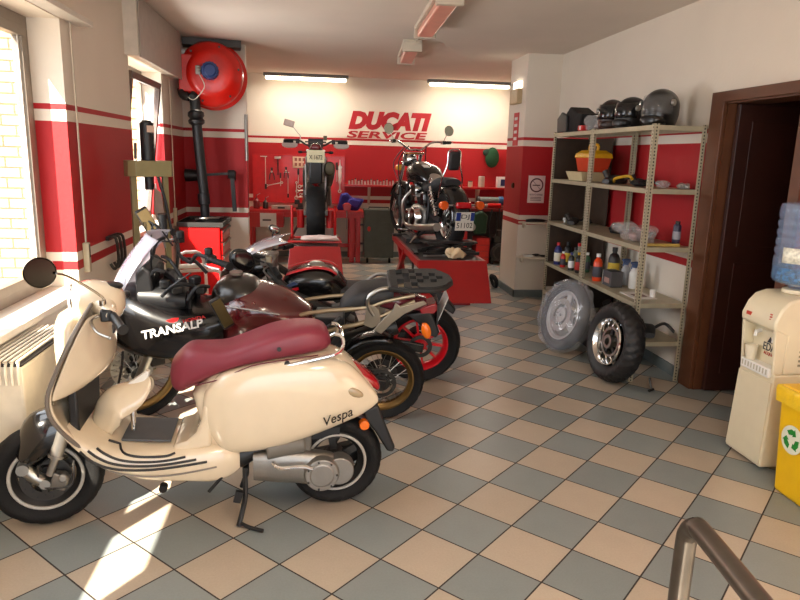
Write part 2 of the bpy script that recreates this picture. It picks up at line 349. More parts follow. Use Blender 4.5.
MB().cyl((3.62, D1[1]-0.055, 1.02), (3.62, D1[1]-0.11, 1.02), 0.01).cyl((3.62, D1[1]-0.105, 1.02), (3.50, D1[1]-0.105, 1.02), 0.009).obj('handle', STEEL, dfr)
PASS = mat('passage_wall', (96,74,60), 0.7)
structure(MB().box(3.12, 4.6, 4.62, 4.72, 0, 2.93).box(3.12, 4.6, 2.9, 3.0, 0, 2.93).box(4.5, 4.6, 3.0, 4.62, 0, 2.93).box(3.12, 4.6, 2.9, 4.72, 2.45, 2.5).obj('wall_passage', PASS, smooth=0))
# low cove between back wall and ceiling
# ---------------------------------------------------------------- lamps
TUBE = mat('lit_tube', (255,240,214), 0.3, var=0, emit=(255,236,205), es=6)
def back_lamp(x0, x1, label):
    t = thing('fluorescent_lamp', label, 'ceiling lamp', ((x0+x1)/2, 11.12, 2.93), group='fluorescent lamps at the back wall')
    h = (x1-x0)/2
    MB().box(-h, h, -0.06, 0.06, -0.05, 0).obj('housing', GREYP, t, smooth=0, bevel=0.004)
    MB().box(-h+0.03, h-0.03, -0.05, 0.05, -0.10, -0.05).obj('diffuser', TUBE, t, smooth=0, bevel=0.02)
    area('lamp_light', ((x0+x1)/2, 10.7, 2.86), ((x0+x1)/2, 10.4, 0), x1-x0, 0.2, 34, (1, 0.91, 0.77))
t = thing('fluorescent_lamp', 'added fluorescent fill lamp on the ceiling behind the camera, out of view', 'ceiling lamp', (1.0, 0.4, 2.93))  # unseen fixture, added with its area light as warm fill
MB().box(-0.08,0.08,-0.7,0.7,-0.05,0).obj('housing', GREYP, t, smooth=0, bevel=0.004)
MB().box(-0.06,0.06,-0.67,0.67,-0.10,-0.05).obj('diffuser', TUBE, t, smooth=0, bevel=0.02)
area('lamp_light', (1.0, 0.4, 2.80), (1.0, 0.5, 0), 0.3, 1.3, 46, (1, 0.82, 0.62))  # warm fill light of the added lamp
back_lamp(-0.80, 0.53, 'lit white fluorescent lamp above the tool board, left of the wall lettering')
back_lamp(1.81, 3.20, 'lit white fluorescent lamp near the column, right of the wall lettering')
# ---------------------------------------------------------------- wheels shared by the machines
def tyre(name, parent, c, RR, tw, rim_r, ax=(0,1,0), n=72, tread=0.0, pitch=2, material=None, label=None):
    ax = Vector(ax).normalized(); h = tw/2; s = RR-rim_r
    prof = [(rim_r, -h*0.62), (rim_r+s*0.35, -h*0.95), (rim_r+s*0.62, -h), (RR-s*0.20, -h*0.80), (RR-s*0.07, -h*0.50), (RR-s*0.01, -h*0.22), (RR, 0),
            (RR-s*0.01, h*0.22), (RR-s*0.07, h*0.50), (RR-s*0.20, h*0.80), (rim_r+s*0.62, h), (rim_r+s*0.35, h*0.95), (rim_r, h*0.62)]
    def mod(i, j):
        if not tread or j < 3 or j > 9: return 0
        q = (i+abs(j-6)) % (pitch*2)
        return -tread if q < 1 else 0
    o = MB().lathe(prof, c, ax, n, mod=mod, caps=False).obj(name, material or RUBBER, parent, smooth=50)
    if label: o['label'] = label
    return o
def rim(parent, c, rim_r, tw, material, ax=(0,1,0), spokes=5, style='cast', hub_r=0.04, hub_w=0.09, spoke_w=0.03, spoke_t=0.02, spoke_mat=None):
    ax = Vector(ax).normalized(); h = tw/2*0.66; c = Vector(c)
    m = MB()
    m.lathe([(rim_r+0.004, -h), (rim_r+0.004, -h+0.006), (rim_r-0.012, -h+0.012), (rim_r-0.03, -h*0.45), (rim_r-0.03, h*0.45), (rim_r-0.012, h-0.012), (rim_r+0.004, h-0.006), (rim_r+0.004, h),
             (rim_r-0.012, h), (rim_r-0.022, h-0.012), (rim_r-0.038, h*0.40), (rim_r-0.038, -h*0.40), (rim_r-0.022, -h+0.012), (rim_r-0.012, -h)], c, ax, 56, closed=True)
    a = ax.orthogonal().normalized(); b = ax.cross(a)
    if style == 'cast':
        for k in range(spokes):
            t = 2*PI*k/spokes+0.3; e = a*math.cos(t)+b*math.sin(t)
            m.bar(c+e*(hub_r*0.8), c+e*(rim_r-0.03), spoke_w, spoke_t, upv=ax)
        m.lathe([(0.012, -hub_w/2), (hub_r, -hub_w/2), (hub_r, hub_w/2), (0.012, hub_w/2)], c, ax, 24, closed=True)
        return m.obj('rim', material, parent, smooth=40)
    r_ = m.obj('rim', material, parent, smooth=40)
    s = MB()
    for k in range(spokes):
        sgn = 1 if k % 2 else -1; t = 2*PI*k/spokes; t2 = t+(0.32 if (k//2) % 2 else -0.32)
        e = a*math.cos(t)+b*math.sin(t); e2 = a*math.cos(t2)+b*math.sin(t2)
        s.tube([c+e2*hub_r+ax*sgn*hub_w*0.42, c+e*(rim_r-0.03)], 0.0022, 5)
    s.obj('spokes', spoke_mat or STEEL, parent, smooth=40)
    MB().lathe([(0.01, -hub_w/2), (hub_r+0.008, -hub_w/2), (hub_r+0.008, -hub_w/2+0.01), (hub_r*0.7, -hub_w*0.3), (hub_r*0.7, hub_w*0.3), (hub_r+0.008, hub_w/2-0.01), (hub_r+0.008, hub_w/2), (0.01, hub_w/2)], c, ax, 24, closed=True).obj('hub', DSTEEL, parent)
    return r_
def disc(parent, c, r, ax=(0,1,0), material=None, holes=True):
    ax = Vector(ax).normalized(); m = MB().ring(c, ax, r*0.62, r, 0.004, 40)
    a = ax.orthogonal().normalized(); b = ax.cross(a)
    for k in range(5):
        t = 2*PI*k/5; e = a*math.cos(t)+b*math.sin(t); m.bar(Vector(c)+e*r*0.3, Vector(c)+e*r*0.64, 0.022, 0.004, upv=ax)
    o = m.obj('brake_disc', material or STEEL, parent, smooth=30)
    if holes:
        for k in range(18):
            t = 2*PI*k/18; e = a*math.cos(t)+b*math.sin(t); rr = r*(0.74 if k % 2 else 0.88)
            MB().cyl(Vector(c)+e*rr-ax*0.003, Vector(c)+e*rr+ax*0.003, 0.004, n=6).obj('drilled_hole', BLACKP, o)
    return o
# ---------------------------------------------------------------- 1. cream scooter
CREAM = mat('cream_enamel', (221,205,178), 0.17, var=0.02, coat=0.8)
SEATR = mat('burgundy_leatherette', (124,42,58), 0.42, var=0.05, bump=0.12, bscale=220)
def scooter():
    t = thing('motor_scooter', 'cream motor scooter with burgundy seat, front mudguard taken off', 'scooter', (0.065, 3.08, 0), math.atan2(.09, 1.336))
    st = R(-12); ax = (math.sin(-st)*1, math.cos(st), 0); ax = (-0.20, 0.98, 0)
    # rear wheel
    rw = tyre('rear_wheel', t, (0.035, 0, 0.232), 0.232, 0.125, 0.150, tread=0.003)
    rim(rw, (0.035, 0, 0.232), 0.152, 0.12, DSTEEL, spokes=5, hub_r=0.05, hub_w=0.10, spoke_w=0.035)
    MB().torus((0.035, -0.055, 0.232), (0,1,0), 0.142, 0.007, 48, 8).obj('rim_edge', mat('grey_rim_paint', (176,172,164), 0.35), rw)
    axv0 = Vector(ax).normalized()
    # front wheel, turned a little
    FC = (-1.285, -0.01, 0.243)
    fw = tyre('front_wheel', t, FC, 0.243, 0.115, 0.158, ax=ax, tread=0.003)
    MB().torus(tuple(Vector(FC)-axv0*0.045), ax, 0.150, 0.008, 48, 8).obj('rim_edge', mat('grey_rim_paint', (176,172,164), 0.35), fw)
    rim(fw, FC, 0.160, 0.11, DSTEEL, ax=ax, spokes=5, hub_r=0.05, hub_w=0.09, spoke_w=0.035)
    axv = Vector(ax).normalized(); side = -axv
    fc = Vector(FC)
    disc(fw, tuple(fc+side*0.052), 0.108, ax, material=DSTEEL)
    # suspension: trailing arm, damper, caliper, black boot
    MB().tube([fc+side*0.085+Vector((-0.085,0,0.075)), fc+side*0.095+Vector((-0.04,0,0.03)), fc+side*0.085+Vector((0.005,0,-0.005))], [0.030,0.030,0.026], 12, 3).cyl(fc+side*0.05, fc+side*0.12, 0.022).cyl(fc+side*0.06+Vector((-0.085,0,0.075)), fc+side*0.125+Vector((-0.085,0,0.075)), 0.026).obj('suspension_arm', STEEL, t)
    b0 = fc+side*0.085+Vector((0.02,0,0.03)); b1 = fc+side*0.075+Vector((0.095,0,0.24))
    MB().cyl(b0, b0+(b1-b0)*0.45, 0.017).cyl(b0+(b1-b0)*0.40, b1, 0.030).cyl(b0+(b1-b0)*0.40, b0+(b1-b0)*0.46, 0.034).obj('damper', ALU, t)
    MB().obox(fc+side*0.07+Vector((0.06,0,-0.005)), (0.07,0.05,0.075), Matrix.Rotation(R(20), 3, 'Y')).cyl(fc+side*0.06+Vector((0.075,0,0.02)), fc+side*0.115+Vector((0.075,0,0.02)), 0.020).obj('caliper', ALU, t, bevel=0.008)
    MB().tube([fc+side*0.11+Vector((-0.02,0,0.09)), fc+side*0.115+Vector((-0.02,0,0.0)), fc+side*0.115+Vector((0.04,0,-0.02)), fc+side*0.10+Vector((0.11,0,-0.01)), fc+side*0.05+Vector((0.12,0,0.08))], 0.005, 6, 5).obj('brake_hose', DSTEEL, t)
    m = MB()
    q0, q1 = fc+Vector((-0.085,0,0.09)), Vector((-1.13,0,0.52)); rings = []
    for i in range(9):
        u = i/8; p = q0.lerp(q1, u)+Vector((-0.018*math.sin(u*PI),0,0.03*math.sin(u*PI))); ww = 0.055+0.035*math.sin(u*PI); hh = 0.055+0.05*math.sin(u*PI)
        d = (q1-q0).normalized(); nn = Vector((-d.z,0,d.x))
        rings.append([tuple(p+side*(ww*math.cos(2*PI*k/16)-0.0)+side*0.04*(1-u)+nn*hh*math.sin(2*PI*k/16)) for k in range(16)])
    m.loft(rings).obj('steering_boot', GLOSSB, t, smooth=60)
    MB().cyl((-1.15,0,0.50), (-1.06,0,0.98), 0.035).obj('steering_column', CREAM, t)
    # leg shield
    rows = []
    Zs = [0.43,0.48,0.56,0.64,0.72,0.80,0.88,0.96,1.02,1.07]
    def edge(z):
        T_ = [(0.43,-1.03,0.24),(0.50,-1.085,0.27),(0.58,-1.135,0.295),(0.66,-1.165,0.305),(0.72,-1.155,0.31),(0.80,-1.125,0.305),(0.90,-1.08,0.30),(0.98,-1.04,0.285),(1.03,-1.015,0.25),(1.08,-0.99,0.17)]
        for a, b in zip(T_, T_[1:]):
            if z <= b[0]: u = (z-a[0])/(b[0]-a[0]); return a[1]+(b[1]-a[1])*u, a[2]+(b[2]-a[2])*u
        return T_[-1][1:]
    for z in Zs:
        xe, wd = edge(z); rows.append([(xe-0.035*(1-(k/10)**2)*(wd/0.3), wd*k/10, z) for k in range(-10, 11)])
    ls = MB().sheet(rows).obj('leg_shield', CREAM, t, smooth=70, thick=0.014, sub=1)
    loop = [r[0] for r in rows]+[r[-1] for r in reversed(rows)]
    MB().tube([(x-0.004, y*1.008, z) for x, y, z in [r[0] for r in rows]], 0.009, 8, 3).obj('shield_trim', mat('grey_trim', (120,112,104), 0.35, 0.3), ls); MB().tube([(x-0.004, y*1.008, z) for x, y, z in [r[-1] for r in rows]], 0.009, 8, 3).obj('shield_trim', mat('grey_trim', (120,112,104), 0.35, 0.3), ls)
    # inner panel with glove box, and a black panel painting the shade of the opening beneath
    MB().body([(-1.17,1.00,0.72,0.14,3),(-1.13,1.02,0.70,0.19,4),(-1.085,1.02,0.72,0.19,4),(-1.06,0.98,0.75,0.16,3)], 2, 20).obj('glove_box', CREAM, t, smooth=60)
    rows2 = []
    for z in (0.69,0.705,0.73,0.77,0.84,0.91,0.98,1.03):
        xe, wd = edge(z); xc = -0.965 if z > 0.76 else -0.965-0.10*(0.76-z)/0.07
        rows2.append([(xe+0.010+(max(xc-xe-0.01, 0.02))*(1-abs(u)**2.6), wd*0.985*u, z) for u in [-1+i/8 for i in range(17)]])
    MB().sheet(rows2).obj('inner_panel', CREAM, t, smooth=70, thick=0.006, sub=1)
    MB().box(-0.966,-0.955,-0.02,0.02,0.90,0.94).obj('glove_box_latch', DSTEEL, t)
    MB().prism([(-0.20,0.47),(0.16,0.45),(0.20,0.72),(0.03,0.74),(-0.20,0.74)],-1.12,-1.08,'yz').obj('gap_shade_panel', BLACKP, t, bevel=0.01)
    MB().tube([(-0.97,-0.02,0.56),(-0.955,0.0,0.66),(-0.95,0.06,0.72),(-0.95,0.10,0.78)],0.006,6,4).obj('brake_cable', BLACKP, t)
    # floor
    def sect(x, zt, zb, wd, n=20):
        pts = []
        for j in range(n):
            a = 2*PI*j/n; ca, sa = math.cos(a), math.sin(a); q = 0.45
            pts.append((x, wd*math.copysign(abs(ca)**q, ca), (zt+zb)/2+(zt-zb)/2*math.copysign(abs(sa)**q, sa)))
        return pts
    st_ = [(-1.12,0.56,0.50,0.275),(-1.08,0.52,0.445,0.272),(-1.02,0.475,0.375,0.262),(-0.93,0.435,0.310,0.25),(-0.80,0.415,0.262,0.235),(-0.66,0.41,0.235,0.215),(-0.55,0.41,0.215,0.195),(-0.47,0.40,0.225,0.175),(-0.42,0.36,0.26,0.15)]
    MB().loft([sect(*s) for s in cr(st_, 3)]).obj('floorboard', CREAM, t, smooth=50)
    MB().prism([(-0.93,0.433),(-0.72,0.418),(-0.72,0.426),(-0.93,0.442)], -0.13, 0.13).obj('floor_mat', mat('mat_grey', (84,88,92), 0.6), t)
    def sidey(x, z):
        for p, q in zip(st_, st_[1:]):
            if x <= q[0]: u = (x-p[0])/(q[0]-p[0]); zt, zb, wd = (p[i]+(q[i]-p[i])*u for i in (1,2,3)); break
        else: zt, zb, wd = st_[-1][1:]
        v = min(0.97, abs((z-(zt+zb)/2)/((zt-zb)/2))); return -wd*(1-v**4.44)**(1/4.44)-0.003
    for k in range(4):
        P = cr([(-1.065+0.030*k,0.456),(-1.03+0.030*k,0.41+.010*k),(-0.97+0.026*k,0.370+0.0145*k),(-0.88+0.02*k,0.346+0.0165*k),(-0.75+0.005*k,0.336+0.0175*k),(-0.56-0.045*k,0.342+0.0175*k)], 4)
        MB().tube([(x, sidey(x, z), z) for x, z in P], 0.0055, 6).obj('rubber_strip', BLACKP, t)
    P = cr([(-1.09,0.46),(-1.04,0.40),(-0.96,0.35),(-0.86,0.315),(-0.72,0.30),(-0.52,0.31)], 4)
    MB().tube([(x, sidey(x, z), z) for x, z in P], 0.004, 6).obj('side_trim', mat('grey_trim', (120,112,104), 0.35, 0.3), t)
    # body and cowls
    MB().prism([(-0.71,0.415),(-0.65,0.43),(-0.605,0.47),(-0.58,0.53),(-0.57,0.60),(-0.54,0.60),(-0.54,0.40),(-0.70,0.38)],-0.175,0.175).obj('tunnel', CREAM, t, smooth=50, bevel=0.02)
    body = MB().body([(-0.62,0.64,0.60,0.09,2.6),(-0.60,0.66,0.52,0.125,2.8),(-0.57,0.69,0.40,0.140,3),(-0.54,0.725,0.34,0.168,3),(-0.45,0.755,0.35,0.184,3.2),(-0.30,0.79,0.375,0.188,3.2),(-0.15,0.805,0.415,0.186,3.2),(0.0,0.805,0.45,0.174,3),(0.08,0.77,0.475,0.152,2.8),(0.15,0.70,0.50,0.11,2.6),(0.21,0.625,0.53,0.07,2.4),(0.235,0.59,0.555,0.03,2.2)], 3, 28).obj('body', CREAM, t, smooth=60)
    for sg in (-1, 1):
        cw = MB().body([(-0.575,0.60,0.53,0.04,2.2),(-0.56,0.66,0.46,0.062,2.4),(-0.50,0.725,0.375,0.082,3),(-0.42,0.755,0.352,0.090,3.4),(-0.28,0.785,0.365,0.094,3.4),(-0.12,0.795,0.405,0.092,3.2),(0.0,0.785,0.445,0.082,2.9),(0.08,0.755,0.475,0.066,2.8),(0.14,0.70,0.497,0.048,2.6),(0.195,0.63,0.53,0.026,2.4),(0.225,0.585,0.555,0.010,2)], 4, 32, cy=sg*0.110)
        cw.obj('side_cowl', CREAM, t, smooth=60)
    MB().ell((0.10,-0.168,0.632),(0.052,0.010,0.021), 16, Matrix.Rotation(R(24),3,'Y')).obj('side_reflector', mat('smoke_lens', (170,150,116), 0.2, coat=0.6), t)
    text('model_lettering', 'Vespa', 0.062, mat('dark_chrome', (60,54,50), 0.25, 0.9), t, (0.03,-0.196,0.525), (R(90), R(-18), R(5)), depth=0.002, shear=0.35, width=0.135)
    # under body: frame, engine, swing cover
    MB().body([(-0.56,0.33,0.245,0.10,3),(-0.47,0.36,0.24,0.13,3),(-0.40,0.38,0.25,0.13,3),(-0.33,0.38,0.30,0.12,3)], 2, 16).box(-0.33,0.05,-0.06,0.06,0.36,0.44).obj('engine_mount', BLACKP, t, smooth=60)
    MB().body([(-0.36,0.34,0.20,0.035,3),(-0.25,0.345,0.185,0.045,3.2),(-0.12,0.335,0.17,0.050,3),(0.0,0.315,0.155,0.050,2.6),(0.06,0.27,0.19,0.03,2.2)], 3, 18, cy=-0.115).obj('transmission_case', ALU, t, smooth=60)
    MB().cyl((-0.045,-0.15,0.232),(-0.045,-0.19,0.232),0.088,0.078,28).cyl((-0.045,-0.188,0.232),(-0.045,-0.194,0.232),0.060,0.055,24).cyl((0.04,-0.10,0.235),(0.04,-0.165,0.235),0.075,0.068,24).obj('transmission_cover', ALU, t, bevel=0.004)
    for k in range(7): a = 2*PI*k/7; MB().cyl((-0.045+0.07*math.cos(a),-0.188,0.232+0.07*math.sin(a)),(-0.045+0.07*math.cos(a),-0.196,0.232+0.07*math.sin(a)),0.005,n=6).obj('cover_bolt', DSTEEL, t)
    MB().tube([(-0.27,-0.16,0.30),(-0.24,-0.19,0.285),(-0.14,-0.20,0.29),(-0.09,-0.20,0.275)],0.009,8,4).obj('kick_start', CHROME, t)
    MB().cyl((-0.30,-0.13,0.36),(-0.12,-0.12,0.37),0.055,0.04).obox((-0.20,-0.05,0.37),(0.22,0.14,0.10),Matrix.Rotation(0,3,'Y')).obj('air_filter', mat('air_box', (110,106,98), 0.5), t, bevel=0.01)
    MB().tube([(0.03,0.11,0.26),(0.10,0.10,0.40),(0.05,0.09,0.50)],0.02,10,3).obj('rear_damper', DSTEEL, t)
    MB().body([(-0.30,0.20,0.12,0.04,2.5),(-0.1,0.21,0.10,0.05,2.5),(0.12,0.25,0.13,0.05,2.5),(0.20,0.24,0.17,0.03,2.5)],2,14,cy=0.14).obj('silencer', DSTEEL, t, smooth=60)
    # centre stand
    MB().tube([(-0.40,-0.09,0.25),(-0.40,-0.12,0.12),(-0.415,-0.17,0.06),(-0.43,-0.19,0.008)],0.012,8,3).tube([(-0.40,0.09,0.25),(-0.40,0.12,0.12),(-0.415,0.17,0.06),(-0.43,0.19,0.008)],0.012,8,3).tube([(-0.425,-0.185,0.02),(-0.38,-0.22,0.014),(-0.32,-0.255,0.012)],0.009,8,3).bar((-0.40,-0.1,0.2),(-0.40,0.1,0.2),0.02,0.02).obox((-0.43,-0.16,0.14),(0.035,0.02,0.055),Matrix.Rotation(R(15),3,'Y')).obj('centre_stand', BLACKP, t)
    MB().cyl((-0.75,-0.19,0.235),(-0.75,-0.225,0.235),0.018).obj('stand_stop', RUBBER, t); MB().cyl((-0.56,-0.17,0.18),(-0.50,-0.17,0.25),0.008).obj('stand_lever', BLACKP, t)
    # seat: side outline and widths
    seat = MB().body([(-0.722,0.725,0.685,0.05,2.2),(-0.712,0.77,0.640,0.085,2.3),(-0.68,0.808,0.622,0.110,2.6),(-0.63,0.842,0.645,0.125,2.8),(-0.55,0.838,0.692,0.135,3),(-0.47,0.838,0.730,0.145,3.2),(-0.38,0.866,0.758,0.152,3.4),(-0.27,0.908,0.775,0.155,3.4),(-0.16,0.930,0.790,0.148,3.2),(-0.07,0.932,0.800,0.132,3),(-0.02,0.914,0.810,0.108,2.6),(0.003,0.870,0.828,0.07,2.2)], 4, 32).obj('seat', SEATR, t, smooth=70)
    MB().tube([(-0.64,-0.138,0.68),(-0.50,-0.150,0.71),(-0.36,-0.162,0.772),(-0.2,-0.155,0.795),(-0.06,-0.135,0.805)],0.003,6,4).obj('seam', mat('burgundy_piping', (96,30,44), 0.5), seat)
    MB().cyl((-0.235,-0.155,0.845),(-0.235,-0.162,0.845),0.010).obj('strap_button', BLACKP, seat)
    MB().cyl((-0.20,-0.05,0.775),(-0.20,-0.17,0.775),0.014).obj('seat_latch', BLACKP, t)
    # grab rail
    MB().tube([(-0.20,-0.165,0.770),(-0.08,-0.168,0.795),(0.02,-0.155,0.815),(0.055,-0.13,0.845),(0.05,-0.11,0.885),(0.02,-0.10,0.895)],0.009,10,5).tube([(-0.20,0.165,0.770),(-0.08,0.168,0.795),(0.02,0.155,0.815),(0.055,0.13,0.845),(0.05,0.11,0.885),(0.02,0.10,0.895)],0.009,10,5).tube([(0.05,-0.115,0.885),(0.06,0,0.89),(0.05,0.115,0.885)],0.009,10,4).obj('grab_rail', CHROME, t)
    # tail
    MB().body([(0.075,0.735,0.70,0.05,2.2),(0.11,0.742,0.64,0.062,2.6),(0.18,0.695,0.60,0.060,2.6),(0.235,0.640,0.580,0.045,2.4),(0.250,0.610,0.59,0.02,2)],3,20).obj('tail_light', mat('red_lens', (150,10,22), 0.12, coat=0.9, var=0), t, smooth=60)
    MB().tube([(0.085,-0.066,0.70),(0.16,-0.066,0.645),(0.235,-0.045,0.585)],0.006,8,3).obj('tail_light_trim', CHROME, t)
    MB().prism([(0.16,0.50),(0.235,0.525),(0.255,0.47),(0.325,0.30),(0.315,0.275),(0.285,0.28),(0.22,0.39),(0.175,0.45)],-0.075,0.075).obj('rear_mudflap', BLACKP, t, bevel=0.01)
    MB().cyl((0.165,-0.06,0.435),(0.165,-0.105,0.435),0.024).obj('side_marker', ORANGE, t, bevel=0.004)
    MB().lathe([(0.262,-0.07),(0.262,0.07)],(0.035,0,0.232),(0,1,0),40,caps=False).obj('wheel_arch', BLACKP, t, smooth=50) if False else None
    # headset
    hs = Matrix.Rotation(R(10),4,'Z')
    H = MB(Matrix.Translation((-0.99,0,1.055)) @ hs)
    H.body([(-0.135,0.045,-0.045,0.05,2),(-0.12,0.065,-0.07,0.08,2.2),(-0.06,0.085,-0.095,0.115,2.4),(0.0,0.078,-0.10,0.13,2.4),(0.06,0.055,-0.08,0.10,2.2),(0.085,0.02,-0.04,0.05,2)],3,22)
    H.tube([(0.0,-0.10,-0.02),(0.015,-0.16,-0.025),(0.035,-0.215,-0.03)],[0.055,0.036,0.024],14,3).tube([(0.0,0.10,-0.02),(0.015,0.16,-0.025),(0.035,0.215,-0.03)],[0.055,0.036,0.024],14,3)
    H.obj('headset', CREAM, t, smooth=60)
    TH = Matrix.Translation((-0.99,0,1.055)) @ hs
    MB(TH).lathe([(0.0001,0.018),(0.04,0.014),(0.066,0.0)],(-0.13,0,-0.005),(-1,0,-0.08),24,caps=False).obj('headlamp_lens', mat('lamp_glass', (240,240,240), 0.05, var=0), t)
    MB(TH).torus((-0.125,0,-0.005),(-1,0,-0.08),0.068,0.008,32,8).obj('headlamp_ring', CHROME, t)
    MB(TH).ell((0.03,0,0.055),(0.05,0.055,0.02),16).obj('speedometer', BLACKP, t)
    for sg in (-1,1):
        MB(TH).tube([(0.035,sg*0.20,-0.03),(0.075,sg*0.345,-0.055)],0.019,12).cyl((0.076,sg*0.348,-0.056),(0.08,sg*0.36,-0.058),0.021).obj('grip', BLACKP, t)
        MB(TH).tube([(-0.01,sg*0.19,-0.035),(-0.045,sg*0.215,-0.045),(-0.02,sg*0.30,-0.075),(0.03,sg*0.37,-0.085)],0.006,8,4).ell((0.03,sg*0.37,-0.085),(0.009,0.009,0.009),10).obj('brake_lever', STEEL, t)
        MB(TH).obox((0.015,sg*0.20,-0.03),(0.05,0.045,0.05),Matrix()).obj('switch_block', BLACKP, t, bevel=0.008)
    # mirror
    for sg, hd in ((-1,Vector((-1.16,-0.27,1.22))),):
        b0 = TH @ Vector((0.0,sg*0.16,0.005)); mid = b0+Vector((0,0,0.035))
        mm = MB().tube([b0,mid,mid.lerp(hd,0.5)+Vector((0,0,0.03)),hd+Vector((0.06,0,-0.005))],0.0055,8,4).cyl(b0,b0+Vector((0,0,0.02)),0.014)
        stem = mm.obj('mirror', CHROME if sg > 0 else mat('grey_chrome', (150,140,128), 0.2, 1.0), t)
        nrm = Vector((0.5,-0.86,0.05)) if sg < 0 else Vector((0.9,-0.4,0.05))
        MB().lathe([(0.0001,0.018),(0.038,0.014),(0.060,0.0),(0.062,-0.005),(0.060,-0.009)],hd,-nrm,28,caps=False).obj('mirror_shell', mat('grey_chrome', (150,140,128), 0.2, 1.0), stem)
        MB().lathe([(0.0001,0),(0.056,0)],hd+nrm*0.008,nrm,28,caps=False).obj('mirror_glass', TILEDARK, stem)
    # bag hook and floor bracket parts
    MB().tube([(-0.86,-0.03,0.43),(-0.875,-0.03,0.50),(-0.865,-0.03,0.56),(-0.85,-0.03,0.60)],0.011,8,3).obj('loose_bolt_bar', CHROME, t) if False else None
    return t
scooter()
# the mudguard taken off the scooter rests on its footboard
def mudguard():
    t = thing('scooter_mudguard', 'loose cream front mudguard lying on the scooter footboard', 'mudguard', (-0.845, 2.98, 0.445)); t.scale = (0.92, 0.95, 0.82)
    rings = []
    path = [(-0.165,0.015,0.07),(-0.16,0.10,0.10),(-0.135,0.185,0.115),(-0.085,0.245,0.118),(-0.02,0.275,0.11),(0.04,0.285,0.085),(0.085,0.30,0.05),(0.11,0.315,0.015)]
    P = cr(path, 3)
    for i, (x, z, wd) in enumerate(P):
        a = Vector(P[max(i-1,0)][:2]); b = Vector(P[min(i+1,len(P)-1)][:2]); d = (b-a).normalized(); nn = Vector((d.y,-d.x))
        ring = []
        for k in range(13):
            u = -1+2*k/12; dep = 0.15*(abs(u)**2.2)*min(1, wd/0.1)
            ring.append((x+nn.x*dep, u*wd, z+nn.y*dep))
        rings.append(ring)
    MB().sheet(rings).obj('shell', CREAM, t, smooth=70, thick=0.004)
    MB().prism([(0.0,0.27),(0.10,0.35),(0.115,0.345),(0.11,0.315),(0.05,0.255)],-0.02,0.02).obj('inner_bracket', WHITEP, t, bevel=0.004)
    MB().cyl((0.03,-0.02,0.01),(0.03,-0.02,0.19),0.013).cyl((0.03,-0.02,0.10),(0.03,-0.02,0.19),0.017).obj('mounting_rod', CHROME, t)
    return t
mudguard()
# ---------------------------------------------------------------- left wall fittings
RADM = mat('radiator_enamel', (228,218,200), 0.4)
t = thing('radiator', 'cream radiator with slotted top grille under the window sill', 'radiator', (-1.438, 3.44, 0.08))
MB().box(-0.09,0.10,-0.33,0.33,0.02,0.63).obj('casing', RADM, t, smooth=0, bevel=0.012)
MB().box(-0.06,0.06,-0.31,-0.26,-0.08,0.03).obj('foot', RADM, t, smooth=0); MB().box(-0.06,0.06,0.26,0.31,-0.08,0.03).obj('foot', RADM, t, smooth=0)
for k in range(7):
    x = -0.075+k*0.027
    MB().tube([(x,-0.345,0.55),(x,-0.342,0.61),(x,-0.325,0.652),(x,-0.29,0.660),(x,0.32,0.660)],0.0065,8,3).obj('grille_bar', RADM, t)
MB().box(-0.085,0.095,-0.32,0.32,0.628,0.636).obj('grille_shadow', mat('dark_slot', (40,34,28), 0.8), t, smooth=0)
def strap(x, y, z0, z1, label):
    t = thing('shutter_strap', label, 'shutter strap', (x, y, z0), group='shutter straps on the left wall')
    MB().box(-0.003,0.003,-0.010,0.010,0.05,z1-z0).obj('strap', mat('strap_web', (205,196,178), 0.8), t, smooth=0)
    MB().box(-0.02,0.02,-0.022,0.022,-0.10,0.10).obj('winder', mat('winder_plate', (180,168,140), 0.4), t, smooth=0, bevel=0.006)
    MB().box(0.018,0.022,-0.008,0.008,0.0,0.09).obj('slot', BLACKP, t, smooth=0)
strap(-1.527, 4.68, 0.98, 2.475, 'pale shutter strap beside the large front window')
strap(-1.527, 7.62, 0.98, 2.44, 'pale shutter strap beyond the tilted window')
# coat hooks on the wall with dark handles
t = thing('hook_rack', 'dark hook rack with three looped hooks low on the red and white wall', 'hook rack', (-1.535, 5.35, 0.98))
MB().box(-0.012,0.012,-0.18,0.10,0.05,0.08).obj('rail', DSTEEL, t, smooth=0)
for k in range(3): MB().tube([(0.0,-0.14+k*0.09,0.07),(0.05,-0.14+k*0.09,0.06),(0.06,-0.14+k*0.09,-0.10),(0.03,-0.14+k*0.09,-0.17),(0.0,-0.14+k*0.09,-0.13)],0.011,8,4).obj('hook', DSTEEL, t)
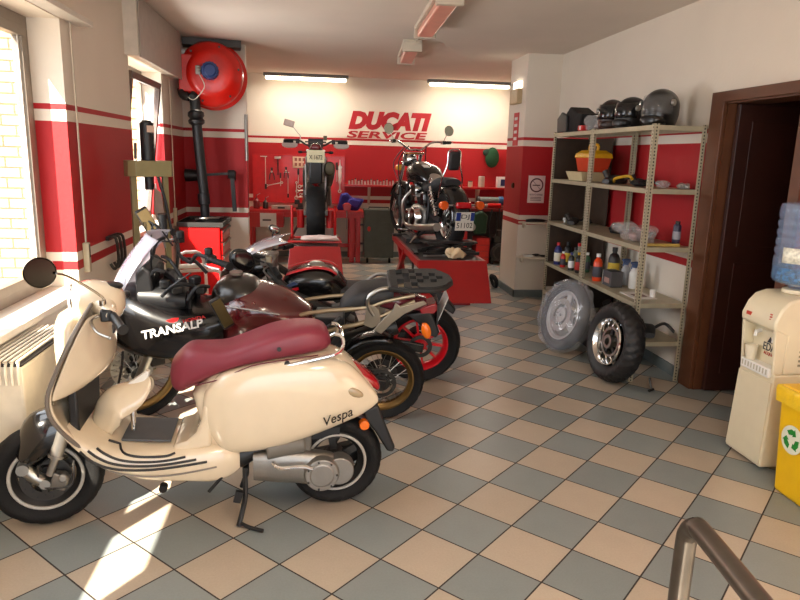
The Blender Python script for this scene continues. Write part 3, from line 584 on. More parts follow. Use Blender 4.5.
# ---------------------------------------------------------------- exhaust hose reel
def reel():
    REDP = mat('reel_red', (214,26,14), 0.32, coat=0.3)
    t = thing('hose_reel', 'large red exhaust hose reel with blue motor high in the corner', 'hose reel', (-1.15, 7.98, 2.535), R(8))
    ax = (0,-1,0); Rr = 0.375
    MB().lathe([(0.10,-0.18),(Rr*0.93,-0.17),(Rr,-0.15),(Rr,-0.115),(Rr*0.93,-0.10),(0.26,-0.09),(0.24,-0.05),(0.24,0.0),(0.05,0.0)],(0.03,0.05,0),ax,48).obj('rear_flange', REDP, t)
    MB().lathe([(0.06,0.0),(0.345,0.0),(0.355,0.02),(0.345,0.05),(0.32,0.085),(0.275,0.10),(0.26,0.135),(0.20,0.155),(0.10,0.16),(0.0001,0.16)],(0,0.03,0),ax,48).obj('drum', REDP, t, smooth=50)
    for k in range(6): a = 2*PI*k/6+0.2; MB().cyl((0.305*math.cos(a),-0.05,0.305*math.sin(a)),(0.305*math.cos(a),-0.078,0.305*math.sin(a)),0.012,n=10).obj('bolt', DSTEEL, t)
    MB().box(-0.34,-0.02,-0.10,0.05,-0.20,0.19).obj('bracket', REDP, t, smooth=0, bevel=0.01)
    MB().box(-0.36,-0.26,-0.02,0.14,0.10,0.25).obj('mounting_block', ALU, t, smooth=0, bevel=0.006)
    BL = mat('motor_blue', (24,50,104), 0.4)
    MB().cyl((-0.01,-0.12,0.02),(-0.01,-0.26,0.02),0.092,0.088,28).cyl((-0.01,-0.26,0.02),(-0.01,-0.28,0.02),0.075,0.06,24).obj('motor', BL, t, bevel=0.006)
    f = MB()
    for k in range(16): a = 2*PI*k/16; f.obox((-0.01+0.092*math.cos(a),-0.19,0.02+0.092*math.sin(a)),(0.012,0.12,0.005),Matrix.Rotation(-a,3,'Y'))
    f.obj('cooling_fin', BL, t, smooth=0)
    MB().cyl((-0.145,-0.16,0.03),(-0.10,-0.16,0.03),0.03,n=12).box(-0.16,-0.11,-0.18,-0.13,-0.02,0.07).obj('terminal_box', ALU, t, bevel=0.004)
    MB().tube([(-0.12,-0.17,-0.02),(-0.07,-0.2,-0.14),(-0.13,-0.19,-0.24),(-0.2,-0.16,-0.29),(-0.27,-0.12,-0.24)],0.005,6,5).obj('cable', mat('white_cable', (220,214,200), 0.5), t)
    MB().box(0.02,0.075,-0.102,-0.098,0.18,0.21).obj('sticker', WHITEP, t, smooth=0)
    MB().box(-0.30,0.34,0.10,0.36,0.32,0.40).obj('ceiling_bracket', DSTEEL, t, smooth=0)
    MB().tube([(-0.32,-0.05,-0.17),(-0.30,-0.08,-0.24),(-0.24,-0.10,-0.26)],0.045,12,3).cyl((-0.31,-0.05,-0.2),(-0.27,-0.05,-0.26),0.05).obj('outlet_neck', DSTEEL, t)
reel()
t = thing('exhaust_pipe', 'thick black exhaust suction pipe hanging from the hose reel', 'exhaust pipe', (-1.32, 7.9, 1.0))
MB().tube([(-0.04,-0.02,1.30),(0.0,-0.02,1.26),(0.01,-0.02,1.05),(0.035,0,0.6),(0.06,0.02,0.22)],[0.055,0.058,0.055,0.055,0.055],16,4).obj('pipe', mat('hose_black', (26,26,26), 0.5), t)
MB().lathe([(0.055,0),(0.085,0.02),(0.09,0.05),(0.07,0.075),(0.09,0.10),(0.085,0.14),(0.055,0.16)],(0.015,-0.02,0.98),(-0.05,0,1),20,caps=False).obj('coupling', BLACKP, t); MB().lathe([(0.056,0),(0.066,0.01),(0.066,0.12),(0.056,0.13)],(0.06,0.02,0.10),(-0.05,0,1),20,caps=False).cyl((0.065,0.02,-0.05),(0.06,0.02,0.2),0.052).obj('coupling', BLACKP, t)
MB().ring((0.06,0.02,0.20),(0,0,1),0.056,0.060,0.012).ring((0.025,-0.02,1.14),(0,0,1),0.056,0.060,0.012).obj('clamp', STEEL, t)
# black nozzle holder on the stub wall
t = thing('nozzle_holder', 'black cylinder nozzle on a bracket behind the exhaust pipe', 'nozzle', (-1.42, 8.33, 1.42))
MB().cyl((-0.09,-0.14,0.0),(0.06,-0.14,0.0),0.075,0.065,20).obj('nozzle', BLACKP, t, bevel=0.006)
MB().bar((0.05,-0.14,0.0),(0.44,-0.10,0.03),0.03,0.03).bar((0.44,-0.10,0.06),(0.46,-0.07,-0.42),0.045,0.045).cyl((0.40,-0.12,0.02),(0.47,-0.10,0.02),0.05).obj('bracket_arm', BLACKP, t)
MB().box(0.41,0.47,-0.06,0.06,-0.05,0.05).obj('wall_plate', BLACKP, t, smooth=0)
# tool cabinet
t = thing('tool_cabinet', 'red tool cabinet with black tray top below the exhaust pipe', 'tool cabinet', (-1.25, 7.95, 0))
CABR = mat('cabinet_red', (206,16,18), 0.3, coat=0.3)
MB().box(-0.24,0.20,-0.37,0.37,0.06,0.88).obj('body', CABR, t, smooth=0, bevel=0.012)
for k in range(5):
    z = 0.12+k*0.148
    d = MB().box(0.20,0.222,-0.34,0.34,z,z+0.135).obj('drawer', CABR, t, smooth=0, bevel=0.004)
    MB().box(0.222,0.238,-0.32,0.32,z+0.10,z+0.122).obj('handle', ALU, d, smooth=0)
MB().box(-0.26,0.24,-0.385,0.385,0.88,0.895).box(-0.26,0.24,-0.385,-0.37,0.895,0.93).box(-0.26,0.24,0.37,0.385,0.895,0.93).box(0.225,0.24,-0.37,0.37,0.895,0.93).box(-0.26,-0.245,-0.37,0.37,0.895,0.93).obj('tray', DSTEEL, t, smooth=0)
for x in (-0.19,0.15):
    for y in (-0.3,0.3): MB().cyl((x-0.015,y,0.035),(x+0.015,y,0.035),0.035).obj('caster', RUBBER, t)
t = thing('funnel_tray', 'black drip dish with tools lying on the tray of the red tool cabinet', 'drip dish', (-1.22, 7.95, 0.897))
MB().lathe([(0.02,0.0),(0.17,0.005),(0.20,0.045),(0.205,0.045),(0.172,0.012)],(0.04,0.0,0),(0,0,1),24).obj('dish', BLACKP, t)
MB().tube([(-0.12,-0.15,0.05),(0.0,-0.17,0.06),(0.12,-0.05,0.055)],0.012,8,3).tube([(0.0,-0.2,0.055),(0.15,0.1,0.055)],0.009,6).obj('wrench', STEEL, t)
# white framed red paddock stand in front of the cabinet
def paddock(loc, rz, label, g=None):
    t = thing('paddock_stand', label, 'paddock stand', loc, rz)
    MB().tube([(-0.30,-0.1,0.05),(-0.26,0.0,0.44),(-0.20,0.03,0.54),(0.20,0.03,0.54),(0.26,0.0,0.44),(0.30,-0.1,0.05)],0.018,10,3).tube([(-0.18,0.0,0.10),(-0.15,0.0,0.66),(-0.03,0.0,0.74),(0.09,0.0,0.66),(0.12,0.0,0.10)],0.016,10,3).bar((-0.28,-0.06,0.1),(0.28,-0.06,0.1),0.03,0.03).obj('frame', mat('pale_tube', (226,206,196), 0.35), t)
    for s in (-1,1): MB().cyl((s*0.30-0.02,-0.1,0.04),(s*0.30+0.02,-0.1,0.04),0.04).obj('wheel', REDP, t)
    MB().cyl((-0.36,0.02,0.60),(0.12,0.02,0.60),0.024).obj('handle_grip', mat('grip_white', (232,226,214), 0.4), t)
paddock((-1.17, 6.62, 0.0), R(20), 'pale tubular paddock stand with red wheels before the red tool cabinet')
# ---------------------------------------------------------------- hydraulic press
def press():
    OL = mat('olive_enamel', (138,130,92), 0.35, var=0.08)
    t = thing('hydraulic_press', 'olive hydraulic press frame with black cylinder beside the tilted window', 'press', (-1.27, 5.42, 0), R(36))
    for s in (-1,1):
        MB().box(s*0.125-0.022,s*0.125+0.022,-0.018,0.018,0.0,1.52).obj('upright', OL, t, smooth=0, bevel=0.003)
        MB().box(s*0.125-0.035,s*0.125+0.035,-0.16,0.16,0,0.05).obj('foot', OL, t, smooth=0, bevel=0.004)
    MB().prism([(-0.175,-0.04),(-0.14,-0.095),(0.14,-0.095),(0.175,-0.04),(0.175,0.04),(0.14,0.095),(-0.14,0.095),(-0.175,0.04)],1.50,1.62,'xy').obj('head_beam', OL, t, smooth=0, bevel=0.005)
    MB().box(-0.16,0.16,-0.05,-0.03,0.62,0.74).obj('table_beam', OL, t, smooth=0, bevel=0.004)
    MB().cyl((0,0,1.55),(0,0,1.90),0.052,n=24).cyl((0,0,1.9),(0,0,1.92),0.045,0.03).cyl((0.0,0,1.40),(0,0,1.5),0.035).obj('cylinder', BLACKP, t)
    MB().box(-0.02,0.035,-0.056,-0.045,1.83,1.88).obj('label_plate', mat('plate_pink', (210,180,160), 0.5), t, smooth=0)
    MB().tube([(-0.09,0.02,1.63),(-0.085,0.02,1.75)],0.012).obj('handle', BLACKP, t)
    MB().tube([(0.06,-0.02,1.5),(0.10,-0.05,1.3),(0.13,-0.06,1.1),(0.17,-0.08,0.95),(0.16,-0.06,0.75)],0.012,8,4).obj('hydraulic_hose', BLACKP, t)
    MB().tube([(0.02,-0.06,1.45),(0.03,-0.08,1.25),(0.06,-0.09,0.95)],0.008,8,3).obj('pressure_line', STEEL, t)
    MB().prism([(0.0,1.42),(0.05,1.38),(0.07,1.2),(0.03,1.12),(-0.01,1.25)],-0.09,-0.075).obj('gauge_plate', STEEL, t, smooth=0)
    MB().box(-0.09,-0.01,-0.06,0.02,0.86,0.96).obj('press_block', BLACKP, t, smooth=0, bevel=0.004)
    MB().box(-0.13,0.16,-0.10,0.10,0.60,0.72).obj('pump_box', mat('pump_grey', (110,104,96), 0.45), t, smooth=0, bevel=0.01)
press()
# ---------------------------------------------------------------- lettering on the back wall
LRED = mat('wall_lettering_red', (178,24,34), 0.6)
LT = tag(text('wall_lettering', 'DUCATI', 0.4, LRED, None, (1.235,11.296,2.262), (R(90),0,0), depth=0.003, offset=0.03, shear=0.26, width=1.38, height=0.30), 'large red painted capitals on the back wall above the word SERVICE', 'lettering')
LT2 = tag(text('wall_lettering', 'SERVICE', 0.2, LRED, None, (1.19,11.296,2.035), (R(90),0,0), depth=0.003, offset=0.006, shear=0.16, width=1.34, height=0.115), 'thin red word SERVICE painted on the back wall under larger capitals', 'lettering')
# ---------------------------------------------------------------- ceiling fittings
def emergency(loc, rz, L, label):
    t = thing('emergency_lamp', label, 'ceiling lamp', loc, rz)
    MB().box(-0.10,0.10,-L/2,L/2,-0.04,0).obj('base', mat('lamp_base', (196,184,166), 0.5), t, smooth=0, bevel=0.006)
    MB().box(-0.075,0.075,-L/2+0.02,L/2-0.02,-0.11,-0.04).obj('cover', mat('pink_cover', (214,150,130), 0.3), t, smooth=0, bevel=0.016)
    for k in (-1,1): MB().box(-0.105,0.105,k*L/2-0.04*k-0.03,k*L/2-0.04*k+0.03,-0.12,0).obj('end_cap', mat('lamp_base', (196,184,166), 0.5), t, smooth=0, bevel=0.006)
emergency((1.02,5.95,2.93), R(-2), 1.55, 'long ceiling lamp with pinkish cover, unlit, nearer the camera')
emergency((1.08,8.05,2.93), R(-4), 1.15, 'short unlit ceiling lamp with pinkish cover, farther along the ceiling')
tag(MB().tube([(1.05,6.75,2.915),(1.065,7.1,2.915),(1.07,7.46,2.915)],0.012,8,2).obj('ceiling_conduit', mat('lamp_base', (196,184,166), 0.5)), 'thin pale cable conduit running between two ceiling lamps', 'conduit')
# column fittings
t = thing('wall_lamp', 'small beige box lamp on the column above the red notice', 'wall lamp', (2.485, 8.34, 2.46))
MB().box(-0.05,0.015,-0.17,0.15,-0.09,0.09).obj('housing', mat('lamp_beige', (184,160,122), 0.5), t, smooth=0, bevel=0.01)
MB().box(-0.02,0.013,-0.14,0.12,0.09,0.18).obj('lit_cover', mat('lit_cover', (255,250,240), 0.4, var=0, emit=(255,244,225), es=5), t, smooth=0, bevel=0.01)
t = thing('notice', 'tall red notice with white writing on the side of the column', 'notice', (2.495, 8.34, 2.07))
MB().box(-0.004,0.004,-0.10,0.10,-0.20,0.20).obj('board', mat('notice_red', (190,30,34), 0.5), t, smooth=0)
for k in range(4): MB().box(-0.006,-0.004,-0.06,0.06,0.11-k*0.08,0.145-k*0.08).obj('printed_line', WHITEP, t, smooth=0)
t = thing('no_smoking_sign', 'white no smoking sign with a barred circle on the red column', 'sign', (2.70, 8.006, 1.35))
MB().box(-0.105,0.105,-0.002,0.004,-0.165,0.165).obj('board', mat('sign_white', (236,214,206), 0.5), t, smooth=0)
PINK = mat('sign_ink', (92,40,44), 0.6)
MB().torus((0,-0.003,0.05),(0,1,0),0.078,0.008,32,6,e=0.3).bar((-0.055,-0.003,0.105),(0.055,-0.003,-0.005),0.003,0.013,upv=(0,1,0)).obj('barred_circle', PINK, t)
MB().box(-0.05,0.045,-0.005,-0.002,0.043,0.055).obj('cigarette', PINK, t, smooth=0)
text('sign_lettering', 'VIETATO FUMARE', 0.03, PINK, t, (0,-0.004,-0.065), (R(90),0,0), depth=0.001, width=0.17, height=0.022)
for k in range(3): MB().box(-0.07,0.07,-0.004,-0.002,-0.10-k*0.018,-0.094-k*0.018).obj('small_print', PINK, t, smooth=0)
tag(MB().cyl((2.60,8.006,1.35-0.17),(2.60,7.99,1.35-0.17),0.001,n=3).obj('pin', STEEL),'x','pin') if False else None
t = thing('light_switch', 'round dark switch on the red side of the column', 'switch', (2.492, 8.30, 1.38))
MB().cyl((0.006,0,0),(-0.012,0,0),0.035).cyl((-0.012,0,0),(-0.02,0,0),0.02).obj('dial', mat('bronze', (70,52,34), 0.4, 0.6), t)
SHW = mat('shelf_white', (226,212,190), 0.45)
def corner_shelf(z, label):
    t = thing('corner_shelf', label, 'shelf', (2.70, 8.005, z), group=None)
    P = [(-0.20,0.0)]+[(-0.20+0.40*u, -0.17*math.sin(min(1,u*1.6)*PI/2)) for u in [i/10 for i in range(11)]]+[(0.20,0.0)]
    MB().prism(P, -0.022, 0.0, 'xy').obj('board', SHW, t, smooth=30, bevel=0.003)
    MB().box(-0.15,-0.13,-0.10,0.0,-0.07,-0.022).box(0.12,0.14,-0.12,0.0,-0.07,-0.022).obj('bracket', SHW, t, smooth=0)
corner_shelf(0.955, 'rounded cream shelf on the column at waist height, upper of two')
corner_shelf(0.525, 'rounded cream shelf on the column, lower of two')
t = thing('grinder', 'dark hand tool lying on the upper rounded column shelf', 'tool', (2.70, 7.93, 0.957)); MB().body([(-0.13,0.03,0,0.012,2),(-0.05,0.04,0,0.022,2.4),(0.08,0.035,0,0.02,2.4),(0.14,0.02,0,0.012,2)],3,12).obj('casing', BLACKP, t); MB().tube([(0.10,0,0.01),(0.13,-0.05,0.01)],0.006).obj('lever', STEEL, t)
t = thing('notepad', 'pale pad lying on the lower rounded column shelf', 'notepad', (2.62, 7.93, 0.527)); MB().box(-0.05,0.06,-0.04,0.04,0,0.022).obj('pages', WHITEP, t, smooth=0, bevel=0.003)
t = thing('flat_cable', 'dark folded cable beside the pale pad on the lower column shelf', 'cable', (2.75, 7.93, 0.527)); MB().tube([(-0.07,0,0.02),(-0.02,-0.04,0.035),(0.05,-0.03,0.01),(0.12,0.0,0.01),(0.05,0.03,0.012),(-0.03,0.02,0.01)],0.009,6,4).obj('loop', BLACKP, t)
t = thing('floor_hose', 'black hose coil lying on the floor against the column', 'hose', (2.38, 8.55, 0)); MB().torus((0,0,0.10),(0.9,0.1,0.35),0.08,0.022,28,8).torus((0.02,0.04,0.09),(0.9,0.25,0.2),0.075,0.02,28,8).obj('coil', RUBBER, t)
tag(MB().tube([(2.60,7.98,1.19),(2.605,7.985,0.9),(2.80,7.985,0.5),(2.79,7.985,0.12)],0.004,6,3).obj('wall_cable', mat('white_cable', (220,214,200), 0.5)), 'thin pale cable running down the front of the column', 'cable') if False else None
# green cap on the back wall
t = thing('hat', 'dark green cap hanging high on the red back wall', 'cap', (2.98, 11.24, 1.82))
MB().ell((0,0,-0.10),(0.12,0.06,0.17),20).obj('crown', mat('green_cloth', (10,66,32), 0.8, bump=0.3), t)
MB().ell((-0.10,-0.01,-0.02),(0.07,0.03,0.06),14).obj('peak', mat('green_dark', (20,50,34), 0.8), t)
# ---------------------------------------------------------------- steel shelving on the right
def slotted():
    m = bpy.data.materials.new('slotted_steel'); m.use_nodes = True; nt = m.node_tree; b = nt.nodes['Principled BSDF']; N = nt.nodes.new; L = nt.links.new
    tc = N('ShaderNodeTexCoord'); sp = N('ShaderNodeSeparateXYZ'); L(tc.outputs['UV'], sp.inputs[0])
    def M(op, a, c=None, d=None):
        q = N('ShaderNodeMath'); q.operation = op
        for i, v in enumerate((a, c, d)):
            if v is None: continue
            if isinstance(v, (int, float)): q.inputs[i].default_value = v
            else: L(v, q.inputs[i])
        return q.outputs[0]
    a = M('COMPARE', M('FRACT', M('MULTIPLY', sp.outputs['Y'], 1.0)), 0.5, 0.26); c = M('COMPARE', sp.outputs['X'], 0.5, 0.13)
    mx = N('ShaderNodeMix'); mx.data_type = 'RGBA'; L(M('MULTIPLY', a, c), mx.inputs[0]); mx.inputs[6].default_value = lin((184,174,148)); mx.inputs[7].default_value = lin((36,30,24))
    L(mx.outputs[2], b.inputs['Base Color']); b.inputs['Roughness'].default_value = 0.45; b.inputs['Metallic'].default_value = 0.3
    return m
SLOT = slotted(); SHST = mat('shelf_steel', (178,168,142), 0.45, 0.3, var=0.08)
def post(parent, x, y, sx, sy, h):
    """angle post: two flanges of 38 mm, slotted"""
    me = bpy.data.meshes.new('post'); W_ = 0.038; V = []; F = []; uv = []
    for (ax_, q) in ((0, sx), (1, sy)):
        n = len(V); d = W_*q
        P = [(x,y,0),(x+(d if ax_ == 0 else 0), y+(d if ax_ == 1 else 0),0)]
        off = (0, 0.002*sy) if ax_ == 0 else (0.002*sx, 0)
        for (px, py, _) in P: V += [(px,py,0),(px,py,h)]
        for (px, py, _) in P: V += [(px+off[0],py+off[1],0),(px+off[0],py+off[1],h)]
        F += [(n,n+2,n+3,n+1),(n+4,n+5,n+7,n+6),(n,n+1,n+5,n+4),(n+2,n+6,n+7,n+3),(n+1,n+3,n+7,n+5),(n,n+4,n+6,n+2)]
    me.from_pydata(V, [], F); me.materials.append(SLOT); u = me.uv_layers.new(name='uv')
    for p in me.polygons:
        for li in p.loop_indices:
            k = me.loops[li].vertex_index % 8; u.data[li].uv = (1.0 if k in (2,3,6,7) else 0.0, (h/0.025) if k % 2 else 0.0)
    o = bpy.data.objects.new('post', me); COL.objects.link(o); o.parent = parent; return o
SX0, SX1, SY0, SYM, SY1 = 2.47, 2.885, 4.76, 5.88, 6.88
t = thing('steel_shelving', 'tall beige slotted steel shelving unit along the right wall', 'shelving', (0,0,0)); t.location = (SX0, SY0, 0)
DX, DM, DY = SX1-SX0, SYM-SY0, SY1-SY0
for (x, sx) in ((0,1),(DX,-1)):
    for (y, sy) in ((0,1),(DM,-1),(DM+0.003,1),(DY,-1)): post(t, x, y, sx, sy, 1.99)
LV = (1.98, 1.515, 1.075, 0.635, 0.325)
for z in LV:
    for (y0, y1) in ((0.004, DM-0.004), (DM+0.007, DY-0.004)):
        MB().box(0.004,DX-0.004,y0,y1,z-0.003,z).box(0.004,0.007,y0,y1,z-0.036,z-0.003).box(DX-0.007,DX-0.004,y0,y1,z-0.036,z-0.003).box(0.007,DX-0.007,y0,y0+0.003,z-0.036,z-0.003).box(0.007,DX-0.007,y1-0.003,y1,z-0.036,z-0.003).obj('shelf_board', SHST, t, smooth=0)
BRN = mat('brown_backing', (62,44,30), 0.6, var=0.15)
MB().box(DX-0.012,DX-0.004,DM+0.45,DY-0.02,0.36,1.93).obj('back_panel', BRN, t, smooth=0)
MB().box(0.03,DX-0.03,DY-0.012,DY-0.006,0.36,1.93).obj('end_panel', BRN, t, smooth=0)
BLK = mat('black_cloth', (20,18,18), 0.85, bump=0.4, bscale=30)
DRK = mat('dark_grey_item', (44,42,42), 0.5)
CLEAR = mat('clear_film', (215,212,210), 0.15, var=0.04, alpha=0.28, bump=0.5, bscale=30)
def lump(name, seed, rad, n=18, amp=0.18):
    rnd = random.Random(seed); ph = [rnd.uniform(0, 6.28) for _ in range(8)]; fr = [rnd.uniform(1.5, 5) for _ in range(8)]
    m = MB(); V = []; k = n//2
    rings = []
    for j in range(k+1):
        a = PI*j/k; r = []
        for i in range(n):
            t_ = 2*PI*i/n
            d = 1+amp*(math.sin(fr[0]*t_//1*1+ph[0])*0+math.sin(2*t_+ph[1])*0.4*math.sin(a)+math.sin(3*t_+ph[2]+2*a)*0.4*math.sin(a)+math.sin(5*t_+ph[3]-3*a)*0.3*math.sin(a)+math.sin(3*a+ph[4])*0.3)
            z = -math.cos(a)*rad[2]*d
            r.append((math.sin(a)*math.cos(t_)*rad[0]*d, math.sin(a)*math.sin(t_)*rad[1]*d, max(z, -rad[2]*0.82)+rad[2]*0.82))
        rings.append(r)
    return m.loft(rings, cap=False)
ZT = 1.983
def helmet(x, y, rz, label, col, visor, size=1.0, open_face=False):
    t = thing('helmet', label, 'helmet', (x, y, ZT+0.003), rz, 'helmets on top of the steel shelving')
    t.scale = (size,)*3
    rings = []
    for j in range(11):                      # shell: domed, open below, front is -x
        a = PI*0.5*j/10; z = 0.125+0.125*math.sin(a); r = math.cos(a)
        rings.append([(0.145*r*math.cos(q)*(1.0), 0.118*r*math.sin(q), z) for q in [2*PI*i/28 for i in range(28)]])
    low = [[(0.145*f*math.cos(q)+dx*(1 if math.cos(q) < 0 else 0.6), 0.118*f*math.sin(q), z) for q in [2*PI*i/28 for i in range(28)]] for (f, dx, z) in ((0.86,-0.012,0.0),(0.93,-0.012,0.03),(0.99,-0.006,0.075))]
    MB().loft(low+rings).obj('shell', col, t, smooth=60)
    MB().sheet([[( -0.151*math.cos(q)*f, 0.123*math.sin(q)*f, z) for q in [R(-68+136*i/14) for i in range(15)]] for (f, z) in ((0.985,0.075),(1.0,0.105),(1.0,0.135),(0.96,0.17),(0.88,0.20))]).obj('visor', visor, t, smooth=60, thick=0.003)
    for s in (-1,1): MB().cyl((-0.055,s*0.108,0.15),(-0.055,s*0.125,0.15),0.024,0.02).obj('visor_pivot', STEEL, t)
    MB().body([(-0.165,0.055,0.008,0.03,2.5),(-0.155,0.065,0.004,0.06,2.5),(-0.12,0.07,0.0,0.085,2.5),(-0.08,0.06,0.0,0.09,2.5)],2,16).obj('chin_guard', col, t, smooth=60)
    MB().tube([(-0.05,-0.06,0.0),(-0.08,-0.10,-0.02) if False else (-0.10,-0.09,0.01),(-0.14,-0.10,0.006)],0.006,6,3).obj('strap', BLACKP, t)
    return t
HG = mat('helmet_black', (12,12,13), 0.3, coat=0.3, var=0); HM = mat('helmet_matt', (28,24,24), 0.4, var=0); HR = mat('helmet_maroon', (70,24,22), 0.25, coat=0.5)
VS = mat('smoked_visor', (150,150,150), 0.06, var=0, alpha=0.12); VD = mat('dark_visor', (26,26,28), 0.15, coat=0.2, var=0)
helmet(2.66, 5.06, R(35), 'glossy black helmet with raised clear visor, nearest the door on the shelving', HG, VS, 1.12)
helmet(2.62, 5.46, R(20), 'matt black helmet behind the glossy one on top of the shelving', HM, VD, 1.0)
helmet(2.60, 5.80, R(60), 'dark brown-black helmet in the middle of the shelving top', mat('helmet_brown', (44,28,24), 0.35), VD, 1.02)
helmet(2.74, 6.12, R(10), 'dark red helmet peeping out behind the black bag on the shelving', HR, VD, 0.98)
t = thing('black_bag', 'angular black bag standing at the far end of the shelving top', 'bag', (2.60, 6.53, ZT))
MB().prism([(-0.22,0.0),(0.22,0.0),(0.25,0.13),(0.06,0.245),(-0.12,0.18),(-0.25,0.16)],-0.09,0.11,'yz').obj('body', BLK, t, smooth=0, bevel=0.015)
MB().prism([(0.04,0.0),(0.30,0.0),(0.32,0.14),(0.20,0.20),(0.06,0.16)],-0.12,-0.09,'yz').obj('flap', mat('black_nylon', (34,34,34), 0.5), t, smooth=0, bevel=0.01)
t = thing('red_packet', 'small red and white packet beside the black bag on the shelving', 'packet', (2.50, 6.20, ZT)); MB().box(-0.03,0.03,-0.05,0.05,0,0.05).obj('packet', mat('packet_red', (210,40,40), 0.4), t, smooth=0, bevel=0.01); MB().box(-0.032,-0.028,-0.03,0.0,0.01,0.04).obj('white_patch', WHITEP, t, smooth=0)
t = thing('clear_bag', 'small clear plastic bag between packet and helmets on the shelving top', 'bag', (2.52, 6.02, ZT)); lump('x', 9, (0.06,0.09,0.07), amp=0.5).obj('film', CLEAR, t, smooth=60)
# level 1.515
z = 1.518
t = thing('tray', 'cream plastic tray under the yellow and orange toolbox', 'tray', (2.62, 6.32, z))
MB().loft([[(-0.10,-0.17,0),(0.12,-0.17,0),(0.12,0.17,0),(-0.10,0.17,0)],[(-0.13,-0.20,0.085),(0.15,-0.20,0.085),(0.15,0.20,0.085),(-0.13,0.20,0.085)],[(-0.122,-0.192,0.085),(0.142,-0.192,0.085),(0.142,0.192,0.085),(-0.122,0.192,0.085)],[(-0.095,-0.165,0.006),(0.115,-0.165,0.006),(0.115,0.165,0.006),(-0.095,0.165,0.006)]]).obj('shell', mat('tray_cream', (206,188,146), 0.5), t, smooth=0)
t = thing('toolbox', 'orange toolbox with yellow lid standing in the cream tray', 'toolbox', (2.64, 6.22, z+0.088))
MB().loft([[(-0.09,-0.14,0),(0.09,-0.14,0),(0.09,0.14,0),(-0.09,0.14,0)],[(-0.11,-0.17,0.13),(0.11,-0.17,0.13),(0.11,0.17,0.13),(-0.11,0.17,0.13)]]).obj('case', mat('case_orange', (196,62,26), 0.45), t, smooth=0, bevel=0.006)
MB().loft([[(-0.12,-0.18,0.13),(0.12,-0.18,0.13),(0.12,0.18,0.13),(-0.12,0.18,0.13)],[(-0.11,-0.17,0.17),(0.11,-0.17,0.17),(0.11,0.17,0.17),(-0.11,0.17,0.17)],[(-0.07,-0.13,0.20),(0.07,-0.13,0.20),(0.07,0.13,0.20),(-0.07,0.13,0.20)]]).obj('lid', mat('lid_yellow', (214,160,14), 0.4), t, smooth=0, bevel=0.006)
MB().tube([(0,-0.09,0.20),(0,-0.085,0.25),(0,0.085,0.25),(0,0.09,0.20)],0.014,8,3).obj('handle', mat('lid_yellow', (214,160,14), 0.4), t)
def junk(name, label, cat, x, y, z, kind, col, seed=1, s=1.0, group=None, rz=0):
    t = thing(name, label, cat, (x, y, z), rz, group)
    if kind == 'lump': lump('x', seed, (0.07*s,0.11*s,0.04*s), amp=0.5).obj('body', col, t, smooth=50)
    elif kind == 'parts':
        rnd = random.Random(seed); m = MB().body([(-0.09*s,0.03*s,0,0.03*s,3),(0,0.06*s,0,0.05*s,3),(0.09*s,0.03*s,0,0.03*s,3)],3,12); m.obj('casting', col, t, smooth=40)
        MB().tube([(0.03*s,-0.05*s,0.03*s),(0.06*s,-0.11*s,0.05*s),(0.0,-0.15*s,0.02*s)],0.009*s,8,4).obj('pipe_end', col, t)
        MB().cyl((-0.04*s,0.02*s,0.03*s),(-0.05*s,0.05*s,0.085*s),0.02*s).obj('cap', DSTEEL, t)
    elif kind == 'bottle':
        MB().lathe([(0.0001,0),(0.032*s,0.0),(0.034*s,0.01),(0.034*s,0.13*s),(0.026*s,0.155*s),(0.013*s,0.165*s),(0.013*s,0.18*s)],(0,0,0),(0,0,1),20).obj('body', col, t, smooth=40)
        MB().cyl((0,0,0.175*s),(0,0,0.20*s),0.016*s).obj('cap', mat('cap_'+str(seed), [(200,30,30),(230,230,225),(30,30,30),(220,180,30),(40,60,120)][seed % 5], 0.4), t)
        MB().lathe([(0.0346*s,0.03*s),(0.0350*s,0.032*s),(0.0350*s,0.105*s),(0.0346*s,0.107*s)],(0,0,0),(0,0,1),20,caps=False).obj('paper_label', mat('lab_'+str(seed), [(226,220,200),(60,60,70),(220,190,60),(180,40,30),(230,230,230)][seed % 5], 0.5), t, smooth=40)
    elif kind == 'can':
        MB().lathe([(0.0001,0),(0.028*s,0),(0.030*s,0.005),(0.030*s,0.15*s),(0.024*s,0.165*s),(0.015*s,0.168*s)],(0,0,0),(0,0,1),20).obj('body', col, t, smooth=40)
        MB().cyl((0,0,0.165*s),(0,0,0.19*s),0.018*s).obj('cap', BLACKP, t)
        MB().lathe([(0.0306*s,0.05*s),(0.0308*s,0.052*s),(0.0308*s,0.11*s),(0.0306*s,0.112*s)],(0,0,0),(0,0,1),20,caps=False).obj('paper_label', mat('lab_can', (150,150,160), 0.5), t, smooth=40)
    elif kind == 'box':
        MB().box(-0.06*s,0.06*s,-0.08*s,0.08*s,0,0.10*s).obj('carton', col, t, smooth=0, bevel=0.004)
        MB().box(-0.062*s,-0.058*s,-0.05*s,0.05*s,0.03*s,0.07*s).obj('printed_panel', mat('box_print', (170,120,100), 0.5), t, smooth=0)
    return t
GM = 'machine parts lying on the shelving'
junk('machine_part','dark greasy casting on the second shelf right of the toolbox','machine part',2.62,5.66,z,'parts',DRK,4,1.3,rz=0.4)
junk('machine_part','black bracket with pipe end behind a yellow strap on the second shelf','machine part',2.70,5.40,z,'parts',BLACKP,5,1.0,rz=1.2)
t = thing('yellow_strap','yellow strap lying over dark parts on the second shelf','strap',(2.58,5.42,z)); MB().tube([(0,-0.16,0.055),(0.02,-0.05,0.075),(-0.03,0.08,0.05),(0,0.17,0.02)],0.012,8,4).obj('webbing', mat('strap_yellow', (206,160,30), 0.6), t)
junk('cloth','crumpled dark cloth at the middle post of the second shelf','cloth',2.60,5.14,z,'lump',BLK,7,0.8)
